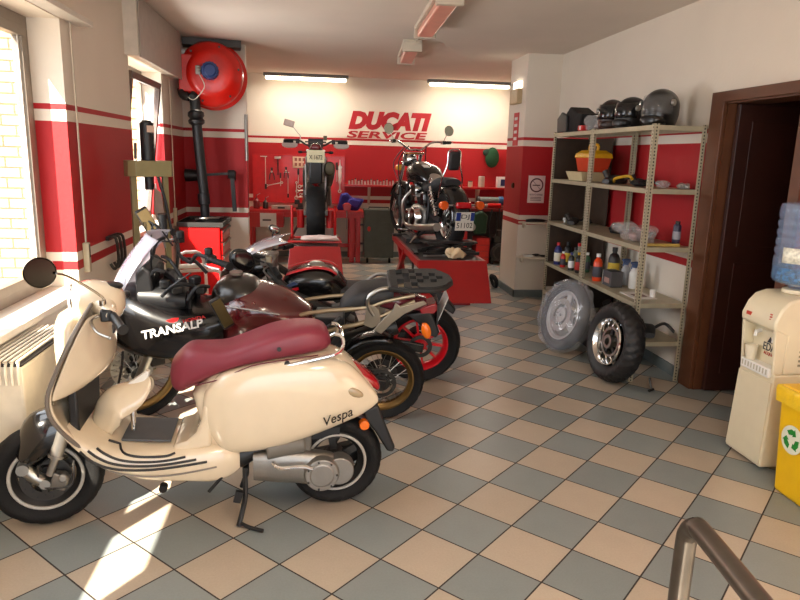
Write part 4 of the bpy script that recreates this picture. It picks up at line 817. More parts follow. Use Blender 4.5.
junk('clear_bag','clear bag with pale part at the door end of the second shelf','bag',2.68,4.95,z,'lump',CLEAR,8,0.75)
junk('clear_bag','flat silver foil bag at the wall side of the second shelf door end','bag',2.81,4.86,z,'lump',mat('foil', (176,172,168), 0.3, 0.6),12,0.55)
# level 1.075
z = 1.078
junk('machine_part','dark lever with bright tip on the third shelf, far bay','machine part',2.60,6.50,z,'parts',DRK,14,1.2,rz=1.0)
t = thing('white_knob','small white round knob on the far end of the third shelf','ball',(2.56,6.62,z)); MB().lathe([(0.012,0),(0.012,0.02),(0.02,0.03),(0.02,0.05),(0.0001,0.055)],(0,0,0),(0,0,1),16).obj('knob', WHITEP, t)  # small white knob with a narrow neck
junk('cloth','black cloth heap in the near bay of the third shelf','cloth',2.72,5.74,z,'lump',BLK,15,1.05)
junk('machine_part','curved dark mudguard piece on the third shelf behind the clear bag','machine part',2.80,5.46,z,'parts',BLACKP,16,0.85,rz=0.2)
t = thing('clear_bag','large crumpled clear bag of parts on the third shelf','bag',(2.62,5.16,z)); lump('x', 21, (0.12,0.22,0.075), n=28, amp=0.6).obj('film', CLEAR, t, smooth=60); lump('x', 22, (0.06,0.12,0.04), amp=0.5).obj('contents', mat('pale_contents', (176,150,146), 0.5), t, smooth=50)
junk('spray_can','slim dark spray can on the door end of the third shelf','spray can',2.80,4.87,z,'can',mat('can_violet', (44,38,64), 0.3),2,1.0)
t = thing('wooden_rule','yellow wooden stick along the door end of the third shelf','stick',(2.66,4.815,z)); MB().box(-0.14,0.14,-0.012,0.012,0,0.022).obj('stick', mat('yellow_wood', (190,158,80), 0.5), t, smooth=0, bevel=0.002)
# level 0.635
z = 0.638
cols = [('blue bottle with red cap at the far end of the fourth shelf',(40,48,110),0,2.53,6.66,1.15),('black bottle with yellow label in the far bay of the fourth shelf',(30,30,34),2,2.62,6.62,1.2),('red bottle with pale label in the far bay of the fourth shelf',(190,30,26),1,2.52,6.48,0.8),
 ('grey-green bottle with black cap, far bay of the fourth shelf',(120,126,110),2,2.60,6.36,1.1),('dark bottle with dark cap beside the red spray nozzle, fourth shelf',(34,36,36),4,2.53,6.28,0.9),('pale bottle with red cap behind the dark bottles, fourth shelf',(170,164,150),0,2.68,6.46,1.25),('tall black bottle by the middle post, fourth shelf',(22,22,22),3,2.55,6.14,1.0),('green bottle near the middle post, fourth shelf',(50,90,60),1,2.66,6.20,0.95),
 ('dark grey bottle near the wall, far bay of the fourth shelf',(70,70,72),4,2.74,6.62,1.1)]
for lb, c, sd, x, y, s in cols: junk('oil_bottle', lb, 'bottle', x, y, z, 'bottle', mat('bottle_%d_%d' % (c[0], sd), c, 0.3), sd, s, 'bottles on the fourth shelf')
junk('oil_bottle','bright orange bottle just right of the middle post','bottle',2.56,5.72,z,'bottle',mat('bottle_orange', (214,66,20), 0.35),1,1.25,'bottles on the fourth shelf')
junk('oil_bottle','dark bottle behind the orange one on the fourth shelf','bottle',2.74,5.78,z,'bottle',mat('bottle_dark', (40,34,32), 0.35),2,1.5,'bottles on the fourth shelf')
t = thing('battery_box','grey boxed battery with white side on the fourth shelf','box',(2.60,5.48,z)); MB().box(-0.055,0.055,-0.085,0.085,0,0.135).obj('carton', mat('carton_grey', (74,72,74), 0.45), t, smooth=0, bevel=0.003); MB().box(-0.056,0.055,0.085,0.088,0,0.135).obj('white_side', WHITEP, t, smooth=0); MB().box(-0.058,-0.055,-0.05,0.045,0.03,0.075).obj('printed_panel', mat('print_pink', (180,140,130), 0.5), t, smooth=0)
for i, (lb, x, y, c) in enumerate((('clear spray bottle with blue nozzle behind the battery box',2.74,5.53,(200,205,210)),('white spray bottle with dark blue head right of the battery box',2.74,5.37,(224,222,216)))):
    t = thing('spray_bottle', lb, 'spray bottle', (x,y,z), 0.4, 'spray bottles on the fourth shelf')
    MB().lathe([(0.0001,0),(0.04,0),(0.043,0.01),(0.043,0.13),(0.02,0.175),(0.015,0.185)],(0,0,0),(0,0,1),20).obj('body', mat('sb%d' % i, c, 0.25, alpha=(0.6 if i == 0 else None)), t)
    MB().body([(-0.05,0.235,0.215,0.008,3),(0.0,0.235,0.19,0.015,3),(0.035,0.23,0.20,0.014,3)],2,12).cyl((0,0,0.18),(0,0,0.20),0.019).bar((-0.03,0,0.21),(-0.045,0,0.17),0.01,0.006).obj('trigger_head', mat('nozzle_blue', (70,90,130), 0.4), t)
t = thing('document','white papers lying flat on the fourth shelf, near bay','papers',(2.62,5.05,z)); MB().box(-0.09,0.10,-0.14,0.13,0,0.008).obj('sheets', mat('paper', (216,210,200), 0.7), t, smooth=0); MB().box(-0.05,0.05,-0.08,0.02,0.008,0.010).obj('printed_photo', mat('print_brown', (120,90,80), 0.6), t, smooth=0)
t = thing('plastic_cup','white plastic cylinder on the papers on the fourth shelf','cup',(2.70,4.95,z+0.011)); MB().lathe([(0.0001,0),(0.022,0),(0.026,0.06),(0.024,0.06),(0.020,0.004)],(0,0,0),(0,0,1),16).obj('wall', WHITEP, t)
# level 0.325 and floor below
z = 0.328
for i, (lb, x, y) in enumerate((('glass jar with dark lid on the bottom shelf behind the wrapped wheel',2.55,6.66),('second glass jar on the bottom shelf, nearer the middle post',2.58,6.50))):
    t = thing('glass_jar', lb, 'jar', (x,y,z), 0, 'jars on the bottom shelf'); MB().lathe([(0.0001,0),(0.038,0),(0.04,0.01),(0.04,0.08),(0.032,0.095)],(0,0,0),(0,0,1),18).obj('body', mat('jar_glass', (150,140,130), 0.1, alpha=0.6), t); MB().cyl((0,0,0.09),(0,0,0.115),0.035).obj('lid', DSTEEL, t)
junk('machine_part','large black casting on the bottom shelf behind the loose tyre','machine part',2.66,5.55,z,'parts',BLACKP,31,2.0,rz=1.5)
junk('machine_part','dark lever set on the bottom shelf at the door end','machine part',2.70,5.00,z,'parts',DRK,32,1.5,rz=1.3)
t = thing('cardboard_box','dark cardboard box deep on the bottom shelf','box',(2.70,6.15,z)); MB().box(-0.15,0.15,-0.2,0.2,0,0.24).obj('carton', mat('carton_dark', (52,40,32), 0.8), t, smooth=0); MB().box(-0.152,-0.15,-0.1,0.1,0.06,0.14).obj('paper_label', mat('paper', (216,210,200), 0.7), t, smooth=0)
t = thing('black_bin','black crate on the floor under the shelving','crate',(2.68,5.70,0)); MB().box(-0.16,0.16,-0.30,0.30,0,0.22).obj('body', BLK, t, smooth=0, bevel=0.01); MB().box(-0.17,0.17,-0.31,0.31,0.22,0.24).obj('rim', BLACKP, t, smooth=0)
# ---------------------------------------------------------------- loose wheel and wrapped wheel
t = thing('loose_wheel', 'fat tyre on a chrome wheel leaning against the shelving foot', 'wheel', (2.30, 4.72, 0))
ax = Vector((-0.985,-0.12,0.15)).normalized(); cc = Vector((0.035,0.06,0.322))
ty = tyre('tyre', t, cc, 0.318, 0.165, 0.19, ax=ax, n=120, tread=0.018, pitch=2, material=mat('tyre_rubber', (30,28,28), 0.55, var=0))
MB().lathe([(0.188,0.075),(0.180,0.084),(0.172,0.072),(0.165,0.045),(0.158,0.03),(0.155,-0.03),(0.165,-0.05),(0.185,-0.07)],cc,ax,56,caps=False).obj('rim', CHROME, ty)
MB().ring(cc+ax*0.02,ax,0.10,0.118,0.05,36).ring(cc+ax*0.04,ax,0.03,0.055,0.06,24).obj('hub', STEEL, ty)
a_ = ax.orthogonal().normalized(); b_ = ax.cross(a_)
for k in range(12): e = a_*math.cos(2*PI*k/12)+b_*math.sin(2*PI*k/12); MB().cyl(cc+e*0.115+ax*0.03,cc+e*0.16+ax*0.01,0.009,n=8).obj('spoke', CHROME, ty)
for k in range(5): e = a_*math.cos(2*PI*k/5)+b_*math.sin(2*PI*k/5); MB().bar(cc+e*0.04+ax*0.03,cc+e*0.105+ax*0.03,0.028,0.02,upv=ax).obj('inner_spoke', BLACKP, ty)
t = thing('wedge_foot', 'small dark bracket on the floor right behind the loose tyre', 'bracket', (2.52, 4.52, 0)) ; MB().tube([(0,0,0.012),(0.05,0.03,0.012)],0.011).tube([(0.03,0.02,0.012),(0.02,0.05,0.10)],0.008).obj('arm', DSTEEL, t)
t = thing('wrapped_wheel', 'wheel wrapped in crumpled clear plastic leaning on the shelving', 'wheel', (2.21, 5.55, 0))
ax = Vector((-0.95,-0.22,0.28)).normalized(); cc = Vector((0.03,0.06,0.335))
ty = tyre('tyre', t, cc, 0.315, 0.10, 0.225, ax=ax, tread=0.002)
rim(ty, cc, 0.228, 0.09, mat('pale_rim', (196,196,196), 0.35, 0.5), ax=ax, spokes=3, hub_r=0.07, hub_w=0.10, spoke_w=0.07)
MB().ring(cc+ax*0.05,ax,0.10,0.15,0.004,36).obj('brake_disc', STEEL, ty)
rnd = random.Random(5); rings = []
a_ = Vector((0,0,1)).cross(ax).normalized(); b_ = ax.cross(a_)
for j, (r, h) in enumerate([(0.004,0.085),(0.08,0.085),(0.16,0.088),(0.24,0.085),(0.31,0.072),(0.337,0.03),(0.34,-0.03),(0.32,-0.07),(0.26,-0.085),(0.12,-0.085),(0.004,-0.085)]):
    ring = []
    for k in range(64):
        q = 2*PI*k/64; rr = r*(1+0.02*math.sin(7*q+j)+0.006*rnd.uniform(-1,1)); hh = h+0.003*rnd.uniform(-1,1)+0.009*math.sin(9*q+2*j)
        ring.append(tuple(cc+a_*rr*math.cos(q)+b_*rr*math.sin(q)+ax*hh))
    rings.append(ring)
WRAP = mat('plastic_wrap', (220,222,230), 0.10, var=0.08, scale=14, bump=0.6, bscale=10, alpha=0.24, coat=1.0)
MB().loft(rings, cap=False).obj('plastic_wrap', WRAP, t, smooth=25)
# ---------------------------------------------------------------- water cooler
t = thing('water_cooler', 'cream water cooler with paper cup holder beside the brown door', 'water cooler', (2.53, 3.38, 0))
CC = mat('cooler_cream', (226,214,184), 0.35, var=0.02); CS = mat('cooler_side', (210,198,166), 0.45, var=0.02)
MB().loft([[(-0.012,-0.158,0.02),(0.33,-0.158,0.02),(0.33,0.172,0.02),(-0.012,0.172,0.02)],[(0.0,-0.15,0.57),(0.33,-0.15,0.57),(0.33,0.15,0.57),(0.0,0.15,0.57)]]).obj('lower_cabinet', CC, t, smooth=0, bevel=0.01)
MB().loft([[(-0.018,-0.148,0.04),(0.0,-0.148,0.04),(0.0,0.160,0.04),(-0.018,0.160,0.04)],[(-0.007,-0.142,0.52),(0.01,-0.142,0.52),(0.01,0.145,0.52),(-0.007,0.145,0.52)]]).obj('door', CC, t, smooth=0)
MB().prism([(0.045,0.57),(0.33,0.57),(0.33,0.96),(0.28,1.005),(0.09,1.005),(0.03,0.985),(-0.01,0.94),(-0.04,0.87),(-0.035,0.825),(0.0,0.81),(0.045,0.79)],-0.15,0.15).obj('head', CC, t, smooth=30, bevel=0.012)
for s in (-1,1): MB().prism([(-0.005,0.57),(0.05,0.57),(0.05,0.825),(-0.03,0.825)],s*0.147-(0.022 if s > 0 else 0),s*0.147+(0.022 if s < 0 else 0)).obj('cheek', CC, t, smooth=0, bevel=0.006)
MB().box(-0.02,0.048,-0.125,0.125,0.545,0.60).obj('drip_tray', WHITEP, t, smooth=0, bevel=0.006)
for k in range(9): MB().box(-0.022,-0.019,-0.11+k*0.026,-0.10+k*0.026,0.56,0.59).obj('slit', mat('slit_shade', (186,178,160), 0.6), t, smooth=0)
for y in (-0.085,0.07): MB().cyl((0.05,y,0.775),(0.012,y,0.765),0.012).cyl((0.015,y,0.77),(0.012,y,0.74),0.010).obj('tap', WHITEP, t)
MB().box(0.33,0.335,-0.11,0.11,0.1,0.5).obj('rear_panel', GREYP, t, smooth=0)
for k in range(9): MB().box(0.13,0.29,-0.152,-0.149,0.62+k*0.026,0.632+k*0.026).obj('vent_slot', mat('vent_shadow', (150,136,108), 0.6), t, smooth=0)
for k in range(3): MB().box(-0.037+k*0.001,-0.030,-0.105,-0.09,0.875+k*0.014,0.881+k*0.014).obj('indicator', mat('ind_red', (190,60,40), 0.4), t, smooth=0)
MB().box(-0.042,-0.035,0.06,0.10,0.865,0.885).obj('red_mark', mat('ind_red', (190,60,40), 0.4), t, smooth=0)
text('cooler_lettering', 'EDA', 0.06, mat('letter_ink', (40,48,60), 0.5), t, (0.043,-0.02,0.695), (R(90),0,R(-90)), depth=0.001, width=0.10, height=0.045)
MB().prism([(-0.04,0.722),(0.0,0.722),(-0.02,0.755)],0.041,0.044,'yz').obj('droplet_mark', mat('letter_ink', (40,48,60), 0.5), t, smooth=0)
text('cooler_small_lettering', 'ACQUA', 0.03, mat('ind_red', (190,60,40), 0.4), t, (0.043,-0.022,0.655), (R(90),0,R(-90)), depth=0.001, width=0.085, height=0.022)
MB().lathe([(0.06,1.0),(0.075,1.012),(0.07,1.03),(0.055,1.035)],(0.17,0,0),(0,0,1),28).obj('bottle_collar', CC, t)
t = thing('paper_cup', 'white cup standing on the drip tray of the water cooler', 'cup', (2.53, 3.45, 0.602)); MB().lathe([(0.0001,0),(0.026,0),(0.036,0.085),(0.038,0.087),(0.034,0.085),(0.024,0.004)],(0,0,0),(0,0,1),20).obj('wall', mat('cup_cream', (228,216,190), 0.5), t)
t = thing('water_bottle', 'large clear blue water bottle upside down on the water cooler', 'bottle', (2.70, 3.38, 1.036))
prof = [(0.04,0.0),(0.045,0.012),(0.115,0.03),(0.134,0.05)]
z_ = 0.06
prof += [(0.137,0.075),(0.135,0.10),(0.137,0.125)]
for k in range(5): prof += [(0.137,0.17+k*0.05),(0.128,0.185+k*0.05),(0.137,0.20+k*0.05)]
prof += [(0.137,0.44),(0.13,0.47),(0.09,0.478),(0.0001,0.46)]
bt = MB().lathe(prof,(0,0,0),(0,0,1),40).obj('shell', mat('bottle_blue', (150,180,215), 0.05, var=0, alpha=0.30), t, smooth=60)
MB().lathe([(0.0001,0.015),(0.11,0.034),(0.130,0.052),(0.132,0.12),(0.0001,0.12)],(0,0,0),(0,0,1),36).obj('water', mat('water_blue', (40,110,160), 0.04, var=0.3, scale=40, alpha=0.7), t, smooth=40)
MB().lathe([(0.1385,0.155),(0.139,0.157),(0.139,0.225),(0.1385,0.227)],(0,0,0),(0,0,1),40,caps=False).obj('band_label', mat('band_label', (220,220,210), 0.5, var=0.25, scale=60), t) if False else None
MB().sheet([[(0.1395*math.cos(q),0.1395*math.sin(q),z__) for q in [R(192+i*4.6) for i in range(11)]] for z__ in (0.15,0.235)]).obj('paper_label', mat('band_label', (224,222,206), 0.5, var=0.25, scale=60), t, smooth=60, thick=0.001)
# ---------------------------------------------------------------- yellow recycling bin
t = thing('waste_bin', 'yellow recycling bin with bag over the rim at the right edge', 'bin', (2.44, 2.87, 0))
YL = mat('bin_yellow', (240,190,8), 0.35, var=0.03); YB = mat('bag_yellow', (244,200,40), 0.3, bump=0.6, bscale=30)
MB().loft([[(x0,y0,z0) for x0,y0 in ((-0.0+i,-0.165-j),(0.30+j,-0.165-j),(0.30+j,0.165+j),(0.0+i,0.165+j))] for z0,i,j in ((0,0.02,-0.012),(0.57,-0.005,0.012))]).obj('body', YL, t, smooth=0, bevel=0.018)
P = [(-0.02,-0.185),(0.33,-0.185),(0.33,0.185),(-0.02,0.185)]
MB().loft([[(x,y,0.50) for x,y in P],[(x*1.0-0.004,y*1.03,0.56) for x,y in P],[(x,y*1.02,0.585) for x,y in P],[(x*0.93+0.01,y*0.9,0.592) for x,y in P],[(x*0.9+0.016,y*0.85,0.56) for x,y in P]], cap=False).obj('bag_rim', YB, t, smooth=50, bevel=0.014)
MB().box(-0.005,0.315,-0.17,0.17,0.575,0.595).obj('lid', YL, t, smooth=0, bevel=0.01)
MB().cyl((-0.001,0.045,0.33),(-0.006,0.045,0.33),0.075,n=32).obj('recycling_disc', mat('disc_white', (226,226,206), 0.5), t)
GR = mat('recycle_green', (24,130,40), 0.5)
for k in range(3):
    a0 = 2*PI*k/3+PI/2
    c0 = (0.045, 0.33); pts = []
    def P2(ang, r): return (c0[0]+r*math.cos(ang), c0[1]+r*math.sin(ang))
    MB().prism([P2(a0-0.75,0.030),P2(a0-0.75,0.054),P2(a0-0.15,0.056),P2(a0+0.25,0.054),P2(a0+0.25,0.064),P2(a0+0.80,0.040),P2(a0+0.25,0.020),P2(a0+0.25,0.030)],-0.0085,-0.006,'yz').obj('recycling_arrow', GR, t, smooth=0)
# ---------------------------------------------------------------- handrail in the foreground
t = thing('handrail', 'bent brown steel tube handrail in the near right corner', 'handrail', (0.833, 1.262, 0))
MB().tube([(0.0,0.0,0.0),(0.0,0.0,0.5),(0.0,0.0,0.84),(0.0,-0.006,0.895),(-0.002,-0.030,0.922),(-0.004,-0.07,0.928),(-0.045,-0.40,0.930),(-0.10,-0.85,0.930)],0.023,16,5).obj('tube', mat('rail_steel', (104,97,90), 0.34, 0.9, var=0.2, scale=8), t, smooth=60)
MB().cyl((0,0,0),(0,0,0.008),0.05,n=20).obj('base_plate', DSTEEL, t)
MB().tube([(-0.10,-0.85,0.930),(-0.10,-0.87,0.90),(-0.10,-0.87,0.0)],0.023,12).obj('rear_post', mat('rail_steel', (104,97,90), 0.34, 0.9, var=0.2, scale=8), t)
# ---------------------------------------------------------------- 2. touring enduro, black and dark red
MAROON = mat('dark_red_enamel', (74,9,15), 0.2, coat=0.8, var=0.03)
BODYB = mat('black_enamel', (9,8,9), 0.24, coat=0.35, var=0.03)
GOLDR = mat('gold_rim', (128,100,58), 0.38, 0.85)
ENG = mat('engine_grey', (66,64,62), 0.45, 0.6, bump=0.2)
SADDLE = mat('saddle_black', (34,34,36), 0.6, bump=0.15, bscale=160)
def spring(mb, p0, p1, r, turns, wr):
    p0, p1 = Vector(p0), Vector(p1); d = (p1-p0); a = d.orthogonal().normalized(); b = d.normalized().cross(a); N_ = turns*10
    return mb.tube([p0+d*(i/N_)+(a*math.cos(2*PI*i/10)+b*math.sin(2*PI*i/10))*r for i in range(N_+1)], wr, 5)
def enduro():
    t = thing('touring_motorcycle', 'black and dark red touring motorcycle with gold spoked wheels behind the scooter', 'motorcycle', (0.43, 4.16, 0), R(-3.81)); t.rotation_euler.x = R(7.5)
    rc = (0,0,0.285)
    rw = tyre('rear_wheel', t, rc, 0.285, 0.13, 0.215, tread=0.006, pitch=2)
    rim(rw, rc, 0.217, 0.11, GOLDR, style='wire', spokes=32, hub_r=0.05, hub_w=0.14)
    disc(rw, (0,0.06,0.285), 0.11, material=DSTEEL)
    MB().ring((0,-0.075,0.285),(0,1,0),0.075,0.098,0.006,36).ring((0,-0.075,0.285),(0,1,0),0.02,0.05,0.012,20).obj('sprocket', DSTEEL, rw)
    MB().bar((0.03,-0.085,0.285),(-0.50,-0.085,0.36),0.035,0.065).bar((0.03,0.085,0.285),(-0.50,0.085,0.36),0.035,0.065).obj('swingarm', BODYB, t, bevel=0.008)
    MB().bar((0.0,-0.075,0.383),(-0.50,-0.075,0.40),0.014,0.012).bar((0.0,-0.075,0.187),(-0.50,-0.075,0.30),0.014,0.012).obj('chain', DSTEEL, t)
    # hugger over the rear wheel
    MB().sheet([[(-0.01+math.cos(a)*r,y,0.285+math.sin(a)*r) for y,r in ((-0.085,0.285),(-0.075,0.31),(-0.04,0.322),(0.04,0.322),(0.075,0.31),(0.085,0.285))] for a in [R(75+i*10) for i in range(12)]]).obj('rear_fender', BODYB, t, smooth=60, thick=0.004)
    # front wheel turned to the left with its fork
    st = R(34); d = Vector((-math.cos(st),-math.sin(st),0)); fax = Vector((-math.sin(st),math.cos(st),0)); fc = Vector((-1.56,-0.02,0.335))
    fw = tyre('front_wheel', t, fc, 0.335, 0.095, 0.268, ax=fax, tread=0.005, pitch=2)
    rim(fw, fc, 0.27, 0.08, GOLDR, ax=fax, style='wire', spokes=36, hub_r=0.035, hub_w=0.12)
    disc(fw, tuple(fc+fax*0.06), 0.135, fax)
    hp = Vector((-1.20,0,0.98)); up = (hp-Vector((-1.50,0,0.335))).normalized()
    for s in (-1,1):
        f0 = fc+fax*s*0.095; f1 = f0+up*0.72
        MB().cyl(f0-up*0.03,f0+up*0.34,0.029).cyl(f0+up*0.32,f1,0.021).obj('fork_leg', DSTEEL if s > 0 else STEEL, t)
    MB().bar(fc-fax*0.12+up*0.56,fc+fax*0.12+up*0.56,0.07,0.04).bar(fc-fax*0.12+up*0.70,fc+fax*0.12+up*0.70,0.07,0.03).obj('fork_clamp', BLACKP, t, bevel=0.008)
    MB().obox(tuple(fc-fax*0.075+d*(-0.12)+Vector((0,0,0.07))),(0.09,0.04,0.06),Matrix.Rotation(st,3,'Z')).obj('front_caliper', DSTEEL, t, bevel=0.01)
    rows = []
    for i in range(11):
        a = R(35+i*12); rows.append([tuple(fc+d*math.cos(a)*r+Vector((0,0,math.sin(a)*r))+fax*y) for y,r in ((-0.06,0.335),(-0.05,0.358),(0,0.37),(0.05,0.358),(0.06,0.335))])
    MB().sheet(rows).obj('front_fender', BODYB, t, smooth=60, thick=0.004)
    # engine, frame, pipes
    MB().body([(-1.22,0.62,0.30,0.10,3),(-1.05,0.62,0.22,0.15,3.5),(-0.80,0.56,0.20,0.17,3.5),(-0.62,0.50,0.22,0.15,3),(-0.52,0.42,0.26,0.09,3)],2,16).obj('engine', ENG, t, smooth=40)
    MB().cyl((-0.70,-0.15,0.36),(-0.70,-0.20,0.36),0.09,0.08,24).cyl((-0.92,-0.15,0.36),(-0.92,-0.19,0.36),0.10,0.09,24).obj('engine_cover', ALU, t, bevel=0.005)
    MB().tube([(-1.16,-0.10,0.90),(-1.18,-0.13,0.55),(-1.12,-0.14,0.25),(-0.95,-0.14,0.18),(-0.6,-0.14,0.20),(-0.48,-0.12,0.40),(-0.62,-0.11,0.66),(-0.9,-0.11,0.80)],0.017,8,4).tube([(-1.16,0.10,0.90),(-1.18,0.13,0.55),(-1.12,0.14,0.25),(-0.95,0.14,0.18),(-0.6,0.14,0.20),(-0.48,0.12,0.40),(-0.62,0.11,0.66),(-0.9,0.11,0.80)],0.017,8,4).obj('frame', BLACKP, t)
    FRT = mat('subframe_champagne', (150,132,104), 0.3, 0.7)
    MB().tube([(-0.70,-0.13,0.70),(-0.45,-0.13,0.785),(-0.11,-0.13,0.825),(0.0,-0.12,0.86),(0.19,-0.11,0.90)],0.013,8,3).tube([(-0.62,-0.13,0.58),(-0.32,-0.135,0.678),(-0.10,-0.135,0.735),(0.19,-0.12,0.865)],0.015,8,3).tube([(-0.70,0.13,0.70),(-0.45,0.13,0.785),(-0.11,0.13,0.825),(0.0,0.12,0.86),(0.19,0.11,0.90)],0.013,8,3).tube([(-0.62,0.13,0.58),(-0.32,0.135,0.678),(-0.10,0.135,0.735),(0.19,0.12,0.865)],0.015,8,3).obj('subframe', FRT, t)
    for s in (-1,1): MB().bar((-0.42,s*0.13,0.44),(-0.20,s*0.13,0.72),0.014,0.035).obj('passenger_bracket', BLACKP, t, bevel=0.004)
    MB().cyl((-0.42,0.12,0.42),(0.10,0.15,0.60),0.055,0.062,20).obj('silencer', DSTEEL, t)
    MB().box(-0.42,-0.24,-0.09,0.10,0.60,0.74).tube([(-0.44,-0.10,0.66),(-0.34,-0.14,0.70),(-0.26,-0.12,0.76)],0.012,6,3).obj('airbox', mat('airbox_dark', (30,30,32), 0.4), t, bevel=0.02)
    spring(MB().cyl((-0.42,0,0.35),(-0.36,0,0.68),0.022),(-0.42,0,0.37),(-0.36,0,0.66),0.038,6,0.007).obj('rear_shock', mat('spring_red', (110,24,22), 0.5), t)
    # fairing, tank
    fr = MB().body([(-1.70,0.77,0.66,0.05,2.2),(-1.66,0.84,0.56,0.13,2.6),(-1.56,0.90,0.50,0.20,3),(-1.44,0.885,0.48,0.245,3.2),(-1.30,0.835,0.48,0.265,3.4),(-1.15,0.80,0.50,0.270,3.4),(-1.03,0.805,0.53,0.262,3.2),(-0.95,0.82,0.58,0.235,3)],3,28).obj('fairing', BODYB, t, smooth=60)
    text('fairing_lettering', 'TRANSALP', 0.1, mat('decal_white', (232,228,224), 0.4), t, (-1.225,-0.286,0.735), (R(90),R(-13),R(2)), depth=0.002, offset=0.002, width=0.36, height=0.052, shear=0.2)
    text('fairing_small_lettering', 'HONDA', 0.05, mat('decal_red', (200,24,26), 0.4), t, (-1.10,-0.282,0.797), (R(90),R(-13),R(2)), depth=0.002, width=0.13, height=0.02)
    MB().prism([(-1.26,0.785),(-1.215,0.800),(-1.185,0.803),(-1.195,0.785),(-1.22,0.773),(-1.24,0.775)],-0.286,-0.280).obj('wing_mark', mat('decal_red', (200,24,26), 0.4), t, smooth=0)
    MB().body([(-1.03,0.80,0.60,0.10,2.4),(-0.98,0.86,0.56,0.19,2.8),(-0.88,0.915,0.545,0.235,2.8),(-0.76,0.925,0.54,0.240,2.8),(-0.64,0.885,0.55,0.215,2.8),(-0.53,0.83,0.58,0.17,2.8),(-0.44,0.77,0.64,0.11,2.4)],4,28).obj('side_fairing', MAROON, t, smooth=60)
    MB().body([(-1.04,0.90,0.75,0.09,2.2),(-0.99,0.955,0.74,0.145,2.6),(-0.90,0.975,0.73,0.175,2.6),(-0.81,0.962,0.72,0.165,2.6),(-0.74,0.90,0.72,0.14,2.5),(-0.70,0.84,0.74,0.09,2.2)],4,24).obj('tank', mat('tank_dark', (30,26,22), 0.28, coat=0.2, var=0.05), t, smooth=60)
    MB().cyl((-0.90,0,0.985),(-0.90,0,0.998),0.04).obj('filler_cap', STEEL, t)
    MB().tube([(-0.98,-0.20,0.855),(-0.80,-0.242,0.845),(-0.62,-0.205,0.80)],0.004,6,3).obj('pinstripe', mat('stripe_silver', (170,170,170), 0.3), t)
    # instruments, screen
    MB().prism([(-1.47,0.86),(-1.46,1.02),(-1.41,1.07),(-1.37,1.03),(-1.36,0.86)],-0.14,0.14).obj('dash', BLACKP, t, bevel=0.015)
    for y in (-0.06,0.06): MB().cyl((-1.385,y,0.99),(-1.36,y,0.985),0.045,n=24).obj('gauge', DSTEEL, t)
    MB().body([(-1.45,0.93,0.80,0.16,3),(-1.30,0.93,0.78,0.17,3),(-1.18,0.90,0.78,0.15,3)],2,16).obj('inner_cowl', BLACKP, t, smooth=50)
    rows = []
    for (x, z, wd) in cr([(-1.66,0.86,0.13),(-1.62,0.95,0.16),(-1.54,1.08,0.175),(-1.46,1.18,0.165),(-1.41,1.24,0.13)],3):
        rows.append([(x+0.10*(abs(u)**2),u*wd,z-0.02*abs(u)**2) for u in [-1+2*i/12 for i in range(13)]])
    MB().sheet(rows).obj('windscreen', mat('screen_clear', (232,232,244), 0.04, var=0, alpha=0.45, coat=1), t, smooth=60, thick=0.004)
    MB().ell((-1.69,0,0.72),(0.02,0.10,0.06),20).obj('headlamp', mat('lamp_glass', (240,240,240), 0.05, var=0), t)
    # bars, turned
    bc = Vector((-1.20,0,1.07)); A = Vector((math.cos(st)*0+math.sin(st),-math.cos(st),0)); B = Vector((math.cos(st),math.sin(st),0))   # A: near grip direction
    for s in (1,-1):
        P = [bc, bc+A*s*0.10+Vector((0,0,0.01)), bc+A*s*0.17+Vector((0,0,0.07))+B*0.02, bc+A*s*0.33+Vector((0,0,0.06))+B*0.06]
        MB().tube(P,0.0115,8,4).obj('handlebar', BLACKP, t)
        g0 = P[-1]; g1 = g0+A*s*0.10+B*0.03; g00 = g0-A*s*0.03
        MB().cyl(g00,g1,0.019).cyl(g1,g1+A*s*0.02,0.022).obj('grip', RUBBER, t)
        MB().tube([g0-A*s*0.06-B*0.03,g0-B*0.065+Vector((0,0,-0.01)),g1-B*0.05+Vector((0,0,-0.015))],0.006,6,3).obj('lever', STEEL, t)
        MB().obox(tuple(g00-A*s*0.04),(0.06,0.05,0.045),Matrix.Rotation(st,3,'Z')).cyl(g00-A*s*0.07+Vector((0,0,0.01)),g00-A*s*0.07+Vector((0,0,0.06)),0.025).obj('control_block', BLACKP, t, bevel=0.008)
    for k,(a,b,c_) in enumerate((((-1.28,-0.1,1.08),(-1.36,-0.12,1.12),(-1.38,-0.05,0.95)),((-1.30,0.12,1.12),(-1.40,0.1,1.26),(-1.42,0.04,1.0)),((-1.12,-0.2,1.05),(-1.22,-0.22,0.98),(-1.3,-0.1,0.9)),((-1.32,0.22,1.12),(-1.44,0.2,1.10),(-1.42,0.1,0.9)))):
        MB().tube([a,b,c_],0.0055,6,6).obj('cable', BLACKP, t)
    # mirrors
    def mirror(c, stem0, w_, h_, nrm, tilt):
        c = Vector(c); st_ = MB().tube([stem0,(Vector(stem0)+c)/2+Vector((0,0,0.03)),c],0.006,6,4).obj('mirror', BLACKP, t)
        nrm = Vector(nrm).normalized(); q = nrm.to_track_quat('Y','Z').to_matrix() @ Matrix.Rotation(tilt,3,'Y')
        MB().obox(tuple(c),(w_,0.022,h_),q).obj('mirror_shell', BLACKP, st_, bevel=0.010)
        MB().obox(tuple(c+nrm*0.0125),(w_*0.86,0.002,h_*0.84),q).obj('mirror_glass', mat('mirror_warm', (150,140,110), 0.06, 1.0, var=0), st_)
    mirror((-0.93,-0.33,0.855),(-0.97,-0.30,0.99),0.07,0.20,(0.5,-0.85,0.12),R(22))
    mirror((-1.50,0.30,1.235),(-1.38,0.24,1.12),0.08,0.17,(0.55,-0.8,0.1),R(24))
